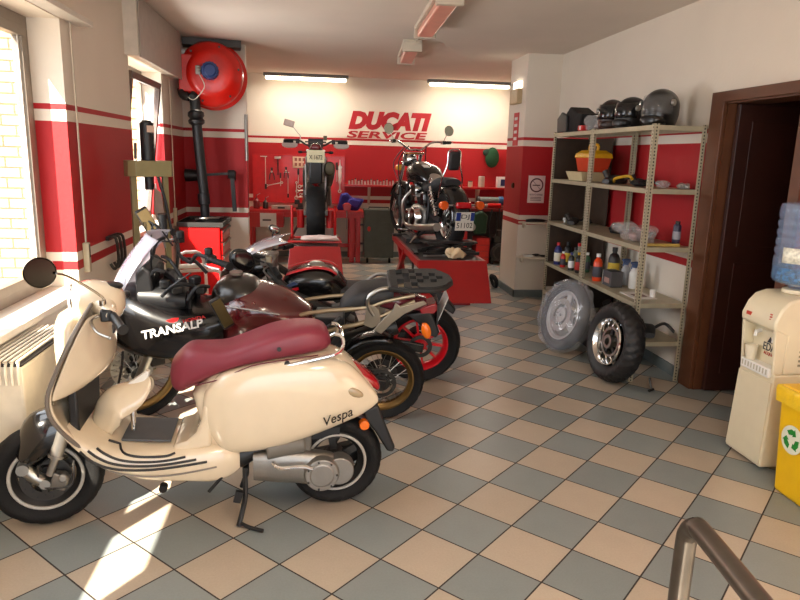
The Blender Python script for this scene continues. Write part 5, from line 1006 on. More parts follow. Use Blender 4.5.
    # tail: seat, rack, grab rails, panel, lamp, plate
    MB().body([(-0.27,0.80,0.775,0.09,3),(-0.23,0.86,0.78,0.12,3.2),(-0.15,0.925,0.80,0.14,3.4),(-0.02,0.94,0.82,0.13,3.4),(0.06,0.955,0.86,0.12,3)],4,24).obj('seat', SADDLE, t, smooth=60)
    for s in (-1,1):
        MB().tube([(0.05,s*0.13,0.955),(-0.03,s*0.155,0.950),(-0.09,s*0.160,0.905),(-0.095,s*0.158,0.845),(-0.06,s*0.150,0.78)],0.012,10,4).obj('grab_rail', STEEL, t)
        a, b = sorted((s*0.165,s*0.150)); BKM = mat('bracket_silver', (150,140,124), 0.35, 0.7)
        MB().prism([(-0.06,0.69),(-0.01,0.665),(0.05,0.735),(0.13,0.80),(0.26,0.865),(0.24,0.885),(0.10,0.845),(0.07,0.87),(0.055,0.82),(0.0,0.765)],a,b).obj('rack_bracket', BKM, t, bevel=0.004)
    MB().prism([(-0.12,0.72),(-0.07,0.70),(-0.01,0.73),(-0.03,0.83),(-0.10,0.86)],-0.158,-0.147).obj('rail_bracket', BKM, t, bevel=0.004)
    for k, (a, b) in enumerate((((-1.40,-0.08,0.95),(-1.28,-0.16,1.04)),((-1.34,0.02,1.08),(-1.20,-0.10,0.99)),((-1.30,-0.19,0.90),(-1.12,-0.16,0.96)),((-1.24,0.10,1.04),(-1.08,0.02,0.98)),((-1.15,-0.20,0.88),(-1.04,-0.12,0.94)),((-1.43,0.10,1.02),(-1.36,0.16,1.16)))):
        MB().tube([a,((a[0]+b[0])/2,(a[1]+b[1])/2-0.03,(a[2]+b[2])/2+0.05),b],0.011,7,4).obj('wiring', BLACKP, t)
    for k, (x, y, z) in enumerate(((-1.30,-0.10,0.95),(-1.22,-0.15,0.93),(-1.13,-0.08,0.97),(-1.08,-0.14,0.93))): MB().obox((x,y,z),(0.06,0.05,0.045),Matrix.Rotation(0.5*k,3,'Z')).obj('connector_block', (BLACKP,DSTEEL)[k % 2], t, bevel=0.008)
    MB().cyl((-1.40,0.30,1.13),(-1.40,0.30,1.25),0.024).cyl((-1.40,0.30,1.25),(-1.40,0.30,1.28),0.030).obj('fluid_reservoir', BLACKP, t)
    MB().body([(-0.02,0.905,0.80,0.10,3),(0.08,0.905,0.78,0.12,3.4),(0.15,0.88,0.78,0.10,3),(0.27,0.85,0.76,0.06,2.6)],3,20).obj('tail_panel', mat('maroon_panel', (96,34,44), 0.25, coat=0.6), t, smooth=50)
    # rack: slotted plate
    RK = mat('rack_black', (24,24,24), 0.55, bump=0.1)
    rk = MB(Matrix.Translation((0.225,0,0.968)) @ Matrix.Rotation(R(-1),4,'Y'))
    def rk_out(u): return (0.165+0.025*min(1,(u+0.185)/0.1)) if u < 0.04 else 0.19*math.sqrt(max(0.12, 1-((u-0.04)/0.155)**2))
    xs = [-0.185+0.0411*i for i in range(10)]
    cells = {(1,0),(1,2),(2,1),(3,0),(3,2),(5,1),(5,0),(5,2),(7,1),(4,1) }
    yb = [-1,-0.5,-0.17,0.17,0.5,1]
    V = []; F = []
    def wv(x): return rk_out(x+0.0)
    for i in range(9):
        x0, x1 = xs[i], xs[i+1]
        for j in range(5):
            if (j in (1,3) and i in (1,2,4,6)) or (j == 2 and i in (2,3,5,7)) or (j in (0,4) and i in (1,3)) : continue
            y00, y01, y10, y11 = yb[j]*wv(x0), yb[j+1]*wv(x0), yb[j]*wv(x1), yb[j+1]*wv(x1)
            rk.add([(x0,y00,-0.012),(x1,y10,-0.012),(x1,y11,-0.012),(x0,y01,-0.012),(x0,y00,0.012),(x1,y10,0.012),(x1,y11,0.012),(x0,y01,0.012)],[(0,3,2,1),(4,5,6,7),(0,1,5,4),(1,2,6,5),(2,3,7,6),(3,0,4,7)])
    rk.tube([(x, -wv(x), -0.008) for x in xs]+[(0.190,0,-0.008)]+[(x, wv(x), -0.008) for x in reversed(xs)]+[(-0.185,0,-0.008)],0.017,8,closed=True)
    rk.obj('luggage_rack', RK, t, smooth=40)
    MB().prism([(0.22,0.80),(0.33,0.835),(0.35,0.80),(0.32,0.765),(0.24,0.76)],-0.07,0.07).obj('tail_light', mat('red_lens', (150,10,22), 0.12, coat=0.9, var=0), t, bevel=0.008)
    q = Matrix.Rotation(R(20),3,'Y'); pl = MB().obox((0.372,0,0.80),(0.004,0.17,0.17),q).obj('number_plate', WHITEP, t, bevel=0.002)
    for k in range(2): text('plate_lettering', ('CX 88','05264')[k], 0.06, BLACKP, t, (0.378+(0.035-0.065*k)*0.364, 0, 0.835-0.065*k), (R(90),0,R(90)), depth=0.001, width=0.13, height=0.045).rotation_euler = (R(110),0,R(90))
    MB().box(0.335,0.345,-0.09,0.09,0.70,0.84).obj('plate_holder', BLACKP, t, smooth=0)
    for s in (-1,1): MB().tube([(0.25,s*0.06,0.70),(0.26,s*0.12,0.69)],0.008).ell((0.265,s*0.15,0.685),(0.030,0.020,0.055),14,Matrix.Rotation(R(-15),3,'Y')).obj('indicator', ORANGE, t)
    MB().prism([(0.14,0.76),(0.30,0.78),(0.36,0.64),(0.34,0.60),(0.29,0.62),(0.22,0.70)],-0.07,0.07).obj('rear_mudguard', BLACKP, t, bevel=0.01)
    MB().bar((-0.62,-0.17,0.24),(-0.66,-0.32,0.20),0.02,0.02).bar((-0.66,-0.20,0.22),(-0.70,-0.36,0.01),0.018,0.022).obj('side_stand', BLACKP, t)
enduro()
# ---------------------------------------------------------------- 3. road bike with red wheels
def roadbike():
    t = thing('road_motorcycle', 'black and red road motorcycle with red spoked wheels, farthest of the floor bikes', 'motorcycle', (0.80, 4.91, 0), R(-4.09)); t.rotation_euler.x = R(7.5)
    RW = mat('wheel_red', (206,14,30), 0.3, coat=0.5); RR_ = 0.315
    tw = tyre('rear_wheel', t, (0,0,RR_), RR_, 0.19, 0.215, tread=0.003, pitch=3)
    rim(tw, (0,0,RR_), 0.218, 0.17, RW, spokes=10, hub_r=0.05, hub_w=0.12, spoke_w=0.017, spoke_t=0.03)
    disc(tw, (0,0.09,RR_), 0.10, material=DSTEEL, holes=False)
    MB().ring((0,-0.085,RR_),(0,1,0),0.06,0.09,0.006,36).obj('sprocket', DSTEEL, tw)
    fc = (-1.43,0,0.30); f = tyre('front_wheel', t, fc, 0.30, 0.12, 0.215)
    rim(f, fc, 0.218, 0.11, RW, spokes=10, hub_r=0.04, hub_w=0.1, spoke_w=0.015, spoke_t=0.02)
    disc(f, (-1.43,-0.07,0.30), 0.15); disc(f, (-1.43,0.07,0.30), 0.15)
    for s in (-1,1): MB().cyl((-1.43,s*0.1,0.28),(-1.30,s*0.1,0.62),0.027).cyl((-1.30,s*0.1,0.62),(-1.15,s*0.1,0.98),0.024).obj('fork_leg', STEEL, t)
    MB().sheet([[(-1.43+math.cos(a)*r,y,0.30+math.sin(a)*r) for y,r in ((-0.075,0.30),(-0.06,0.325),(0.06,0.325),(0.075,0.30))] for a in [R(30+i*12) for i in range(12)]]).obj('front_fender', BODYB, t, smooth=60, thick=0.004)
    MB().bar((0.02,-0.12,RR_),(-0.5,-0.10,0.40),0.035,0.07).bar((0.02,0.12,RR_),(-0.5,0.10,0.40),0.035,0.07).obj('swingarm', BODYB, t, bevel=0.008)
    MB().body([(-1.15,0.62,0.25,0.12,3),(-0.95,0.66,0.18,0.18,3.5),(-0.70,0.60,0.18,0.18,3.5),(-0.50,0.5,0.24,0.14,3)],2,16).obj('engine', ENG, t, smooth=40)
    MB().tube([(-1.14,-0.08,0.92),(-1.0,-0.15,0.80),(-0.78,-0.17,0.68),(-0.55,-0.16,0.52),(-0.48,-0.13,0.36)],0.028,8,4).tube([(-1.14,0.08,0.92),(-1.0,0.15,0.80),(-0.78,0.17,0.68),(-0.55,0.16,0.52),(-0.48,0.13,0.36)],0.028,8,4).obj('frame', DSTEEL, t)
    # tank
    TK = MB().body([(-1.03,0.80,0.68,0.09,2.4),(-1.0,0.86,0.66,0.14,2.6),(-0.92,0.895,0.65,0.175,2.8),(-0.80,0.925,0.66,0.18,2.8),(-0.69,0.915,0.66,0.165,2.7),(-0.62,0.87,0.66,0.13,2.6),(-0.56,0.79,0.67,0.09,2.4)],4,28).obj('tank', BODYB, t, smooth=60)
    tz = [(-0.99,0.878),(-0.92,0.902),(-0.80,0.931),(-0.69,0.921),(-0.63,0.885)]
    for s in (-1,1): MB().sheet([[(x,s*y,z-0.55*(y-0.05)**1.6) for y in (0.075,0.09,0.10,0.115)] for x,z in cr(tz,3)]).obj('tank_stripe', RW, TK, smooth=60, thick=0.006)
    MB().lathe([(0.0001,0.016),(0.042,0.016),(0.055,0.008),(0.062,0.0)],(-0.78,0,0.925),(0.05,0,1),24,caps=False).obj('filler_cap', STEEL, TK)
    MB().prism([(-0.99,0.775),(-0.90,0.805),(-0.895,0.785),(-0.985,0.755)],-0.178,-0.168).obj('tank_badge', RW, TK, smooth=0)
    MB().prism([(-1.01,0.80),(-0.93,0.84),(-0.90,0.825),(-0.99,0.79)],-0.172,-0.160).obj('blue_patch', mat('patch_blue', (70,84,120), 0.3), TK, smooth=0)
    MB().body([(-0.66,0.80,0.70,0.10,3),(-0.50,0.775,0.70,0.15,3.2),(-0.35,0.79,0.71,0.15,3.2),(-0.20,0.85,0.75,0.13,3),(-0.02,0.89,0.80,0.10,3),(0.10,0.90,0.84,0.05,2.6)],4,24).obj('seat', SADDLE, t, smooth=60)
    MB().body([(-0.50,0.70,0.60,0.12,3),(-0.25,0.76,0.64,0.12,3),(0.0,0.82,0.74,0.09,3),(0.12,0.85,0.80,0.04,2.6)],3,20).obj('tail', BODYB, t, smooth=60)
    MB().prism([(0.02,0.76),(0.10,0.78),(0.26,0.60),(0.24,0.56),(0.18,0.60)],-0.05,0.05).obj('rear_mudguard', BLACKP, t, bevel=0.01)
    MB().tube([(-0.66,-0.17,0.66),(-0.52,-0.18,0.70),(-0.36,-0.175,0.735)],[0.012,0.024,0.01],8,4).obj('side_panel', STEEL, t)
    # nose: small screen, dash, yoke
    rows = [[(x+0.06*abs(u)**2,u*wd,z) for u in [-1+i/5 for i in range(11)]] for (x,z,wd) in cr([(-1.40,0.95,0.11),(-1.30,1.02,0.15),(-1.18,1.085,0.165),(-1.03,1.12,0.13)],3)]
    MB().sheet(rows).obj('windscreen', mat('screen_grey', (220,220,228), 0.05, var=0, alpha=0.62, coat=1), t, smooth=60, thick=0.004)
    MB().body([(-1.47,0.86,0.74,0.06,2.4),(-1.40,0.94,0.70,0.13,2.8),(-1.28,1.0,0.74,0.16,3),(-1.15,0.99,0.84,0.14,3),(-1.10,0.97,0.90,0.10,3)],3,20).obj('nose_cowl', BODYB, t, smooth=60)
    MB().box(-1.17,-1.07,-0.14,0.14,0.945,0.985).cyl((-1.10,0,0.90),(-1.10,0,1.0),0.035).cyl((-1.14,-0.1,0.9),(-1.14,-0.1,0.985),0.028).cyl((-1.14,0.1,0.9),(-1.14,0.1,0.985),0.028).box(-1.14,-1.06,-0.05,0.05,0.80,0.90).obj('top_yoke', ALU, t, bevel=0.01)
    for s in (-1,1):
        MB().tube([(-1.13,s*0.10,0.97),(-1.10,s*0.2,0.98),(-1.02,s*0.36,0.955)],0.012,8,3).obj('handlebar', BLACKP, t)
        MB().cyl((-1.05,s*0.28,0.967),(-1.0,s*0.40,0.95),0.019).obj('grip', RUBBER, t)
        MB().tube([(-1.10,s*0.22,0.97),(-1.12,s*0.30,0.96),(-1.06,s*0.40,0.94)],0.006,6,3).obj('lever', STEEL, t)
        MB().cyl((-1.10,s*0.18,0.99),(-1.10,s*0.18,1.03),0.022).obj('fluid_reservoir', mat('reservoir', (150,140,120), 0.4), t)
    def rmirror(c, s0, rx, rz_, col):
        c = Vector(c); m_ = MB().tube([s0,(Vector(s0)+c)/2+Vector((-0.01,0,0.02)),c],0.007,6,3).obj('mirror', BLACKP, t)
        nrm = Vector((0.45,-0.85,0.15)).normalized(); q = nrm.to_track_quat('Y','Z').to_matrix() @ Matrix.Rotation(R(-35),3,'Y')
        MB().ell(tuple(c),(rx,0.02,rz_),20,q).obj('mirror_shell', BLACKP, m_); MB().ell(tuple(c+nrm*0.014),(rx*0.85,0.008,rz_*0.85),20,q).obj('mirror_glass', col, m_)
    rmirror((-1.27,-0.26,1.02),(-1.13,-0.2,0.99),0.10,0.075,mat('mirror_black', (16,16,18), 0.1, 0.0, var=0))
    rmirror((-1.12,0.30,1.105),(-1.12,0.2,0.99),0.05,0.032,GLASSM)
    MB().tube([(-1.13,-0.12,0.93),(-1.02,-0.2,0.80),(-1.0,-0.2,0.66)],0.006,6,4).tube([(-1.16,-0.05,0.93),(-1.08,-0.18,0.76),(-0.98,-0.19,0.62)],0.005,6,4).obj('cable', BLACKP, t)
    for dx in (0,0.10): MB().ell((-1.0+dx,-0.22,0.635-dx*0.25),(0.045,0.03,0.012),12).obj('red_bung', RW, t)
    MB().bar((-0.60,-0.12,0.30),(-0.64,-0.30,0.01),0.02,0.02).obj('side_stand', BLACKP, t)
roadbike()
# ---------------------------------------------------------------- lift tables
LIFTR = mat('lift_red', (152,15,19), 0.35, coat=0.2, var=0.05)
LTOP = mat('lift_deck', (52,46,44), 0.5, 0.4, bump=0.3, bscale=50)
t = thing('lift_table', 'red motorcycle lift table under the bike seen from behind', 'lift table', (0.0, 7.45, 0))
MB().loft([[(-0.33,-0.22,0.20),(0.33,-0.22,0.20),(0.33,-0.20,0.20),(-0.33,-0.20,0.20)],[(-0.275,0,0.69),(0.285,0,0.69),(0.285,0.02,0.69),(-0.275,0.02,0.69)]]).obj('ramp', LIFTR, t, smooth=0, bevel=0.004)
MB().box(-0.275,0.285,0.02,2.25,0.62,0.69).obj('deck_frame', LIFTR, t, smooth=0, bevel=0.005)
MB().box(-0.25,0.26,0.03,2.24,0.69,0.70).obj('deck', LTOP, t, smooth=0)
MB().box(-0.28,0.29,0.55,1.7,0,0.12).obj('base', LIFTR, t, smooth=0, bevel=0.005)
for s in (-0.22,0.22): MB().bar((s,0.6,0.1),(s,1.65,0.63),0.04,0.06).bar((s+0.03,1.65,0.1),(s+0.03,0.6,0.63),0.04,0.06).obj('scissor_arm', LIFTR, t)
t = thing('wheel_cradle', 'red tube cradle around the rear wheel on the lift table', 'stand', (0.0, 7.62, 0.701))
MB().tube([(-0.30,0.0,0.02),(0.30,0.0,0.02),(0.29,0.42,0.02),(-0.29,0.42,0.02)],0.014,8,closed=True).tube([(-0.27,0.40,0.0),(-0.27,0.40,0.40)],0.017,8).tube([(0.24,0.42,0.0),(0.24,0.42,0.40)],0.017,8).obj('frame', REDP, t)
for s in (-0.17,0.18): MB().cyl((s,0.5,0.13),(s,0.5,0.34),0.045,n=16).obj('red_canister', REDP, t)
t = thing('rag', 'pinkish white rag lying behind the wheel on the lift table', 'rag', (0.06, 7.60, 0.74)); lump('x', 41, (0.15,0.05,0.035), n=24, amp=0.6).obj('cloth', mat('rag_white', (226,200,190), 0.9, bump=0.5, bscale=25), t, smooth=60); MB().tube([(0.10,0,0.02),(0.19,0.0,0.045)],[0.025,0.018],8).obj('twisted_end', mat('rag_white', (226,200,190), 0.9, bump=0.5, bscale=25), t)
# second lift
t = thing('lift_table', 'red motorcycle lift table with slanted ramp carrying the black cruiser', 'lift table', (1.325, 6.27, 0), R(0.0))
MB().loft([[(-0.35,-0.37,0.385),(0.31,-0.37,0.385),(0.31,-0.35,0.38),(-0.35,-0.35,0.38)],[(-0.34,0.0,0.725),(0.34,0.0,0.725),(0.34,0.02,0.72),(-0.34,0.02,0.72)]]).obj('ramp', LIFTR, t, smooth=0, bevel=0.004)
MB().box(-0.34,-0.305,0.02,2.2,0.65,0.725).box(0.305,0.34,0.02,2.2,0.65,0.725).box(-0.305,0.305,0.02,0.05,0.65,0.725).box(-0.305,0.305,2.15,2.2,0.65,0.725).obj('deck_frame', LIFTR, t, smooth=0, bevel=0.004)
MB().box(-0.305,0.305,0.05,2.15,0.69,0.72).obj('deck', LTOP, t, smooth=0)
MB().box(-0.25,0.50,1.25,2.2,0,0.10).obj('base', LIFTR, t, smooth=0, bevel=0.005)
for s in (-0.28,0.28): MB().bar((s,1.05,0.1),(s,2.0,0.66),0.04,0.06).bar((s-0.05,2.0,0.1),(s-0.05,1.05,0.66),0.04,0.06).obj('scissor_arm', LIFTR, t)
MB().cyl((-0.30,0.6,0.68),(-0.30,0.6,0.02),0.012).obj('safety_rod', DSTEEL, t)
t = thing('rag', 'crumpled cream rag at the near edge of the lift under the cruiser', 'rag', (1.36, 6.42, 0.728)); lump('x', 44, (0.07,0.06,0.055), n=24, amp=0.7).obj('cloth', mat('rag_cream', (222,196,156), 0.9, bump=0.5, bscale=25), t, smooth=60); lump('y', 46, (0.04,0.05,0.03), amp=0.7).obj('fold', mat('rag_cream', (222,196,156), 0.9, bump=0.5, bscale=25), t, smooth=60).location = (0.08,0.02,0)
DKM = mat('dark_jack', (48,46,44), 0.4, 0.7)
t = thing('scissor_jack', 'dark scissor jack across the lift under the cruiser rear wheel', 'jack', (1.38, 6.78, 0.725), R(5))
MB().box(-0.30,0.30,-0.13,-0.10,0,0.03).box(-0.30,0.30,0.10,0.13,0,0.03).box(-0.28,0.28,-0.12,0.12,0.115,0.13).obj('rails', DKM, t, smooth=0)
for s in (-0.11,0.11): MB().bar((-0.26,s,0.03),(0.24,s,0.12),0.02,0.025).bar((0.26,s,0.03),(-0.24,s,0.12),0.02,0.025).obj('cross_arm', DKM, t)
t = thing('wrench', 'bright steel wrench lying on the lift beside the cream rag', 'wrench', (1.20, 6.55, 0.727), R(10)); MB().box(-0.09,0.09,-0.012,0.012,0,0.012).ring((-0.10,0,0.007),(0,0,1),0.012,0.024,0.014,16).ring((0.10,0,0.007),(0,0,1),0.010,0.020,0.014,16).obj('shaft', STEEL, t)
t = thing('wrench', 'dark long wrench lying along the left edge of the cruiser lift', 'wrench', (1.035, 6.85, 0.727), R(88)); MB().box(-0.16,0.16,-0.014,0.014,0,0.014).ring((-0.17,0,0.008),(0,0,1),0.014,0.028,0.016,16).obj('shaft', DKM, t)
# ---------------------------------------------------------------- 4. supermoto on the first lift, seen from behind
def supermoto():
    t = thing('dirt_motorcycle', 'dirt motorcycle on a lift seen straight from behind, mirror raised', 'motorcycle', (0.01, 8.02, 0.701), R(-90))
    rw = tyre('rear_wheel', t, (0,0,0.315), 0.315, 0.215, 0.22, tread=0.006, pitch=2); rim(rw, (0,0,0.315), 0.222, 0.17, BLACKP, spokes=6, hub_r=0.05, hub_w=0.14)
    MB().ring((0,-0.09,0.315),(0,1,0),0.07,0.11,0.006,36).obj('sprocket', STEEL, rw)
    fc = (-1.45,0,0.30); f = tyre('front_wheel', t, fc, 0.30, 0.11, 0.22); rim(f, fc, 0.222, 0.1, BLACKP, spokes=6)
    for s in (-1,1):
        MB().bar((0.04,s*0.125,0.315),(-0.55,s*0.11,0.40),0.035,0.06).obj('swingarm', ALU, t, bevel=0.008)
        MB().cyl((-1.45,s*0.1,0.28),(-1.12,s*0.1,1.05),0.026).obj('fork_leg', STEEL, t)
    MB().body([(-1.05,0.62,0.25,0.11,3),(-0.8,0.66,0.2,0.17,3.2),(-0.55,0.5,0.24,0.13,3)],2,16).obj('engine', ENG, t, smooth=40)
    MB().tube([(-1.1,0,0.98),(-0.9,0.13,0.85),(-0.5,0.14,0.62),(-0.48,0.1,0.35)],0.02,8,4).tube([(-1.1,0,0.98),(-0.9,-0.13,0.85),(-0.5,-0.14,0.62),(-0.48,-0.1,0.35)],0.02,8,4).obj('frame', DSTEEL, t)
    MB().body([(-1.08,0.98,0.72,0.08,2.6),(-0.95,1.03,0.66,0.14,3),(-0.75,0.98,0.66,0.14,3),(-0.62,0.93,0.72,0.10,3)],3,20).obj('tank', WHITEP, t, smooth=60)
    MB().body([(-0.72,0.96,0.88,0.07,3),(-0.4,0.945,0.87,0.11,3),(-0.1,1.0,0.92,0.105,3),(0.10,1.05,0.98,0.07,2.6)],3,20).obj('seat', SADDLE, t, smooth=60)
    for s in (-1,1):
        MB().prism([(-0.75,0.90),(-0.30,0.86),(0.02,0.93),(0.05,0.86),(-0.15,0.62),(-0.45,0.50),(-0.60,0.62)],s*0.12-0.006,s*0.12+0.006).obj('side_panel', mat('panel_white', (226,222,222), 0.3), t, smooth=0, bevel=0.003)
        MB().prism([(-0.20,0.93),(0.03,0.95),(0.06,0.885),(-0.10,0.865)],s*0.128-0.006,s*0.128+0.006).obj('red_graphic', REDP, t, smooth=0)
    MB().prism([(-0.05,0.92),(0.10,1.08),(0.18,1.05),(0.20,0.74),(0.16,0.66),(0.05,0.70)],-0.075,0.075).obj('tail_unit', BLACKP, t, bevel=0.015)
    MB().body([(0.12,1.12,1.045,0.06,2.6),(0.17,1.115,1.04,0.055,2.6),(0.185,1.09,1.055,0.04,2.4)],3,16).obj('tail_light', mat('dark_red_lens', (90,10,20), 0.15, coat=0.8, var=0), t, smooth=50)
    MB().obox((0.205,0,0.975),(0.006,0.20,0.14),Matrix.Rotation(R(8),3,'Y')).obj('number_plate', mat('plate_warm', (206,196,160), 0.4), t, bevel=0.002)
    text('plate_lettering', 'X 1672', 0.05, BLACKP, t, (0.2105,0,0.965), (R(98),0,R(90)), depth=0.001, width=0.15, height=0.05)
    for s in (-1,1):
        MB().tube([(0.13,s*0.05,1.02),(0.13,s*0.15,1.02)],0.007).ell((0.135,s*0.175,1.02),(0.02,0.03,0.017),12).obj('indicator', BLACKP, t)
    MB().body([(-0.45,0.74,0.60,0.05,2.4),(-0.1,0.86,0.72,0.065,2.4),(0.10,0.92,0.76,0.062,2.4),(0.13,0.91,0.78,0.05,2.4)],3,18,cy=0.16).obj('silencer', mat('silencer_olive', (74,66,50), 0.35, 0.7), t, smooth=50)
    MB().tube([(-1.0,0.08,0.55),(-0.8,0.18,0.36),(-0.5,0.17,0.55),(-0.4,0.16,0.66)],0.022,8,4).obj('exhaust_header', STEEL, t)
    spring(MB().cyl((-0.42,0,0.36),(-0.36,0,0.72),0.022),(-0.42,0,0.4),(-0.36,0,0.7),0.04,6,0.007).obj('rear_shock', REDP, t)
    MB().tube([(-1.06,-0.41,1.175),(-1.08,-0.22,1.17),(-1.11,-0.10,1.11),(-1.11,0.10,1.11),(-1.08,0.22,1.17),(-1.06,0.41,1.175)],0.013,8,4).bar((-1.10,-0.14,1.155),(-1.10,0.14,1.155),0.02,0.02).obj('handlebar', DSTEEL, t)
    for s in (-1,1):
        MB().cyl((-1.06,s*0.29,1.157),(-1.055,s*0.42,1.155),0.020).obj('grip', RUBBER, t)
        MB().body([(-1.16,1.15,1.09,0.02,2.4),(-1.13,1.16,1.07,0.10,2.6),(-1.10,1.155,1.08,0.10,2.6)],2,14,cy=s*0.34).obj('hand_guard', mat('guard_grey', (196,180,170), 0.4), t, smooth=50)
        MB().box(-1.10,-1.05,s*0.21,s*0.26,1.13,1.19).obj('control_block', BLACKP, t, bevel=0.008)
    m_ = MB().tube([(-1.08,-0.20,1.16),(-1.08,-0.20,1.23),(-1.06,-0.23,1.26),(-1.06,-0.29,1.34)],0.006,6,2).obj('mirror', STEEL, t)
    MB().obox((-1.06,-0.345,1.385),(0.02,0.135,0.085),Matrix.Rotation(R(-15),3,'X')).obj('mirror_shell', mat('mirror_pinkgrey', (170,150,140), 0.3, 0.6), m_, bevel=0.012)
    MB().box(-1.12,-1.06,0.10,0.15,1.18,1.24).obj('fluid_reservoir', mat('olive_reservoir', (90,86,56), 0.4), t, bevel=0.006)
    MB().box(-1.20,-1.12,-0.10,0.10,1.08,1.20).obj('dash', BLACKP, t, bevel=0.012)
    MB().bar((-0.5,-0.16,0.25),(-0.4,-0.28,0.01),0.02,0.02).obj('side_stand', BLACKP, t)
supermoto()
# ---------------------------------------------------------------- 5. cruiser on the second lift
def cruiser():
    t = thing('cruiser_motorcycle', 'black and chrome cruiser motorcycle with backrest on the right hand lift', 'motorcycle', (1.435, 7.05, 0.727), R(-78.5))
    RC = (0,0,0.32); dz = 0.0
    rw = tyre('rear_wheel', t, RC, 0.32, 0.15, 0.205); rim(rw, RC, 0.208, 0.12, CHROME, style='wire', spokes=36, hub_r=0.05, hub_w=0.14)
    fc = Vector((-1.60,0,0.32)); st = R(3); fax = Vector((-math.sin(st),math.cos(st),0))
    fw = tyre('front_wheel', t, fc, 0.32, 0.105, 0.24, ax=fax); rim(fw, fc, 0.243, 0.09, CHROME, ax=fax, style='wire', spokes=36); disc(fw, tuple(fc-fax*0.07), 0.14, fax)
    hd = Vector((-1.16,0,1.0)); ft = (hd-Vector((-1.55,0,0.32))).normalized()
    for s in (-1,1):
        f0 = fc+fax*s*0.10; MB().cyl(f0-ft*0.03,f0+ft*0.35,0.032).cyl(f0+ft*0.33,f0+ft*0.80,0.024).obj('fork_leg', CHROME, t)
        MB().ell(tuple(f0+ft*0.20),(0.05,0.05,0.06),14).obj('fork_boot', RUBBER, t)
    MB().sheet([[tuple(fc+Vector((math.cos(a)*r,0,math.sin(a)*r))+fax*y) for y,r in ((-0.075,0.31),(-0.06,0.345),(0,0.355),(0.06,0.345),(0.075,0.31))] for a in [R(10+i*12) for i in range(13)]]).obj('front_fender', BODYB, t, smooth=60, thick=0.004)
    MB().sheet([[(math.cos(a)*r+0.0,y,0.33+math.sin(a)*r) for y,r in ((-0.11,0.28),(-0.105,0.33),(-0.06,0.362),(0,0.37),(0.06,0.362),(0.105,0.33),(0.11,0.28))] for a in [R(-8+i*10) for i in range(17)]]).obj('rear_fender', BODYB, t, smooth=60, thick=0.005)
    # engine: V twin
    MB().body([(-1.0,0.40,0.16,0.10,3),(-0.85,0.44,0.12,0.15,3.4),(-0.6,0.44,0.12,0.16,3.4),(-0.42,0.40,0.16,0.12,3)],2,18).obj('crankcase', ALU, t, smooth=40)
    for s, x0, x1 in ((-1,-0.74,-0.92),(1,-0.64,-0.48)):
        m = MB(); a = Vector((x0,0,0.42)); b = Vector((x1,0,0.70)); 
        for k in range(7): p = a.lerp(b, k/7); m.cyl(p,p+(b-a)*0.07,0.085,n=20)
        m.cyl(a,b,0.065); m.obj('cylinder_barrel', DSTEEL, t); MB().cyl(b-(b-a)*0.05,b+(b-a)*0.22,0.088,0.07,20).obj('cylinder_head', CHROME, t)
    MB().cyl((-0.58,-0.15,0.30),(-0.58,-0.22,0.30),0.12,0.10,28).cyl((-0.84,-0.14,0.28),(-0.84,-0.20,0.28),0.11,0.09,28).obj('engine_cover', CHROME, t, bevel=0.006)
    MB().cyl((-0.70,-0.10,0.60),(-0.70,-0.17,0.60),0.085,0.07,24).obj('air_cleaner', CHROME, t)
    MB().tube([(-0.95,-0.05,0.62),(-1.08,-0.16,0.45),(-0.90,-0.19,0.20),(-0.4,-0.20,0.20),(0.15,-0.20,0.26)],[0.018,0.02,0.02,0.04,0.045],12,4).tube([(-0.95,0.05,0.62),(-1.08,0.16,0.45),(-0.90,0.19,0.20),(-0.4,0.20,0.20),(0.15,0.20,0.26)],[0.018,0.02,0.02,0.04,0.045],12,4).obj('exhaust', STEEL, t)
    MB().tube([(-1.16,0,0.95),(-1.10,-0.12,0.50),(-0.98,-0.14,0.14),(-0.4,-0.14,0.14),(-0.32,-0.12,0.55),(-0.7,-0.05,0.80),(-1.14,0,0.92)],0.018,8,4).tube([(-1.16,0,0.95),(-1.10,0.12,0.50),(-0.98,0.14,0.14),(-0.4,0.14,0.14),(-0.32,0.12,0.55),(-0.7,0.05,0.80),(-1.14,0,0.92)],0.018,8,4).obj('frame', BLACKP, t)
    MB().bar((0.0,-0.11,0.32),(-0.40,-0.11,0.36),0.03,0.05).bar((0.0,0.11,0.32),(-0.40,0.11,0.36),0.03,0.05).obj('swingarm', BLACKP, t, bevel=0.006)
    for s in (-1,1): spring(MB().cyl((-0.02,s*0.15,0.36),(-0.22,s*0.15,0.66),0.02),(-0.03,s*0.15,0.38),(-0.2,s*0.15,0.62),0.032,7,0.006).obj('rear_shock', CHROME, t)
    # tank, seats
    MB().body([(-1.12,0.83,0.74,0.07,2.3),(-1.05,0.88,0.69,0.14,2.6),(-0.90,0.905,0.66,0.19,2.7),(-0.72,0.885,0.66,0.185,2.7),(-0.55,0.81,0.66,0.13,2.5),(-0.48,0.75,0.67,0.08,2.3)],4,28).obj('tank', BODYB, t, smooth=60)
    MB().body([(-1.06,0.893,0.86,0.035,2.5),(-0.95,0.925,0.87,0.07,2.6),(-0.80,0.915,0.86,0.07,2.6),(-0.68,0.88,0.83,0.04,2.4)],3,18).obj('tank_console', CHROME, t, smooth=60)
    MB().obox((-0.64,-0.05,0.872),(0.09,0.07,0.006),Matrix.Rotation(R(17),3,'Y')).obj('tank_label', WHITEP, t)
    MB().body([(-0.56,0.74,0.64,0.10,3),(-0.42,0.68,0.60,0.16,3),(-0.28,0.70,0.60,0.16,3),(-0.22,0.755,0.62,0.13,3),(-0.10,0.77,0.66,0.12,3),(0.06,0.755,0.68,0.09,2.6)],4,24).obj('seat', SADDLE, t, smooth=60)
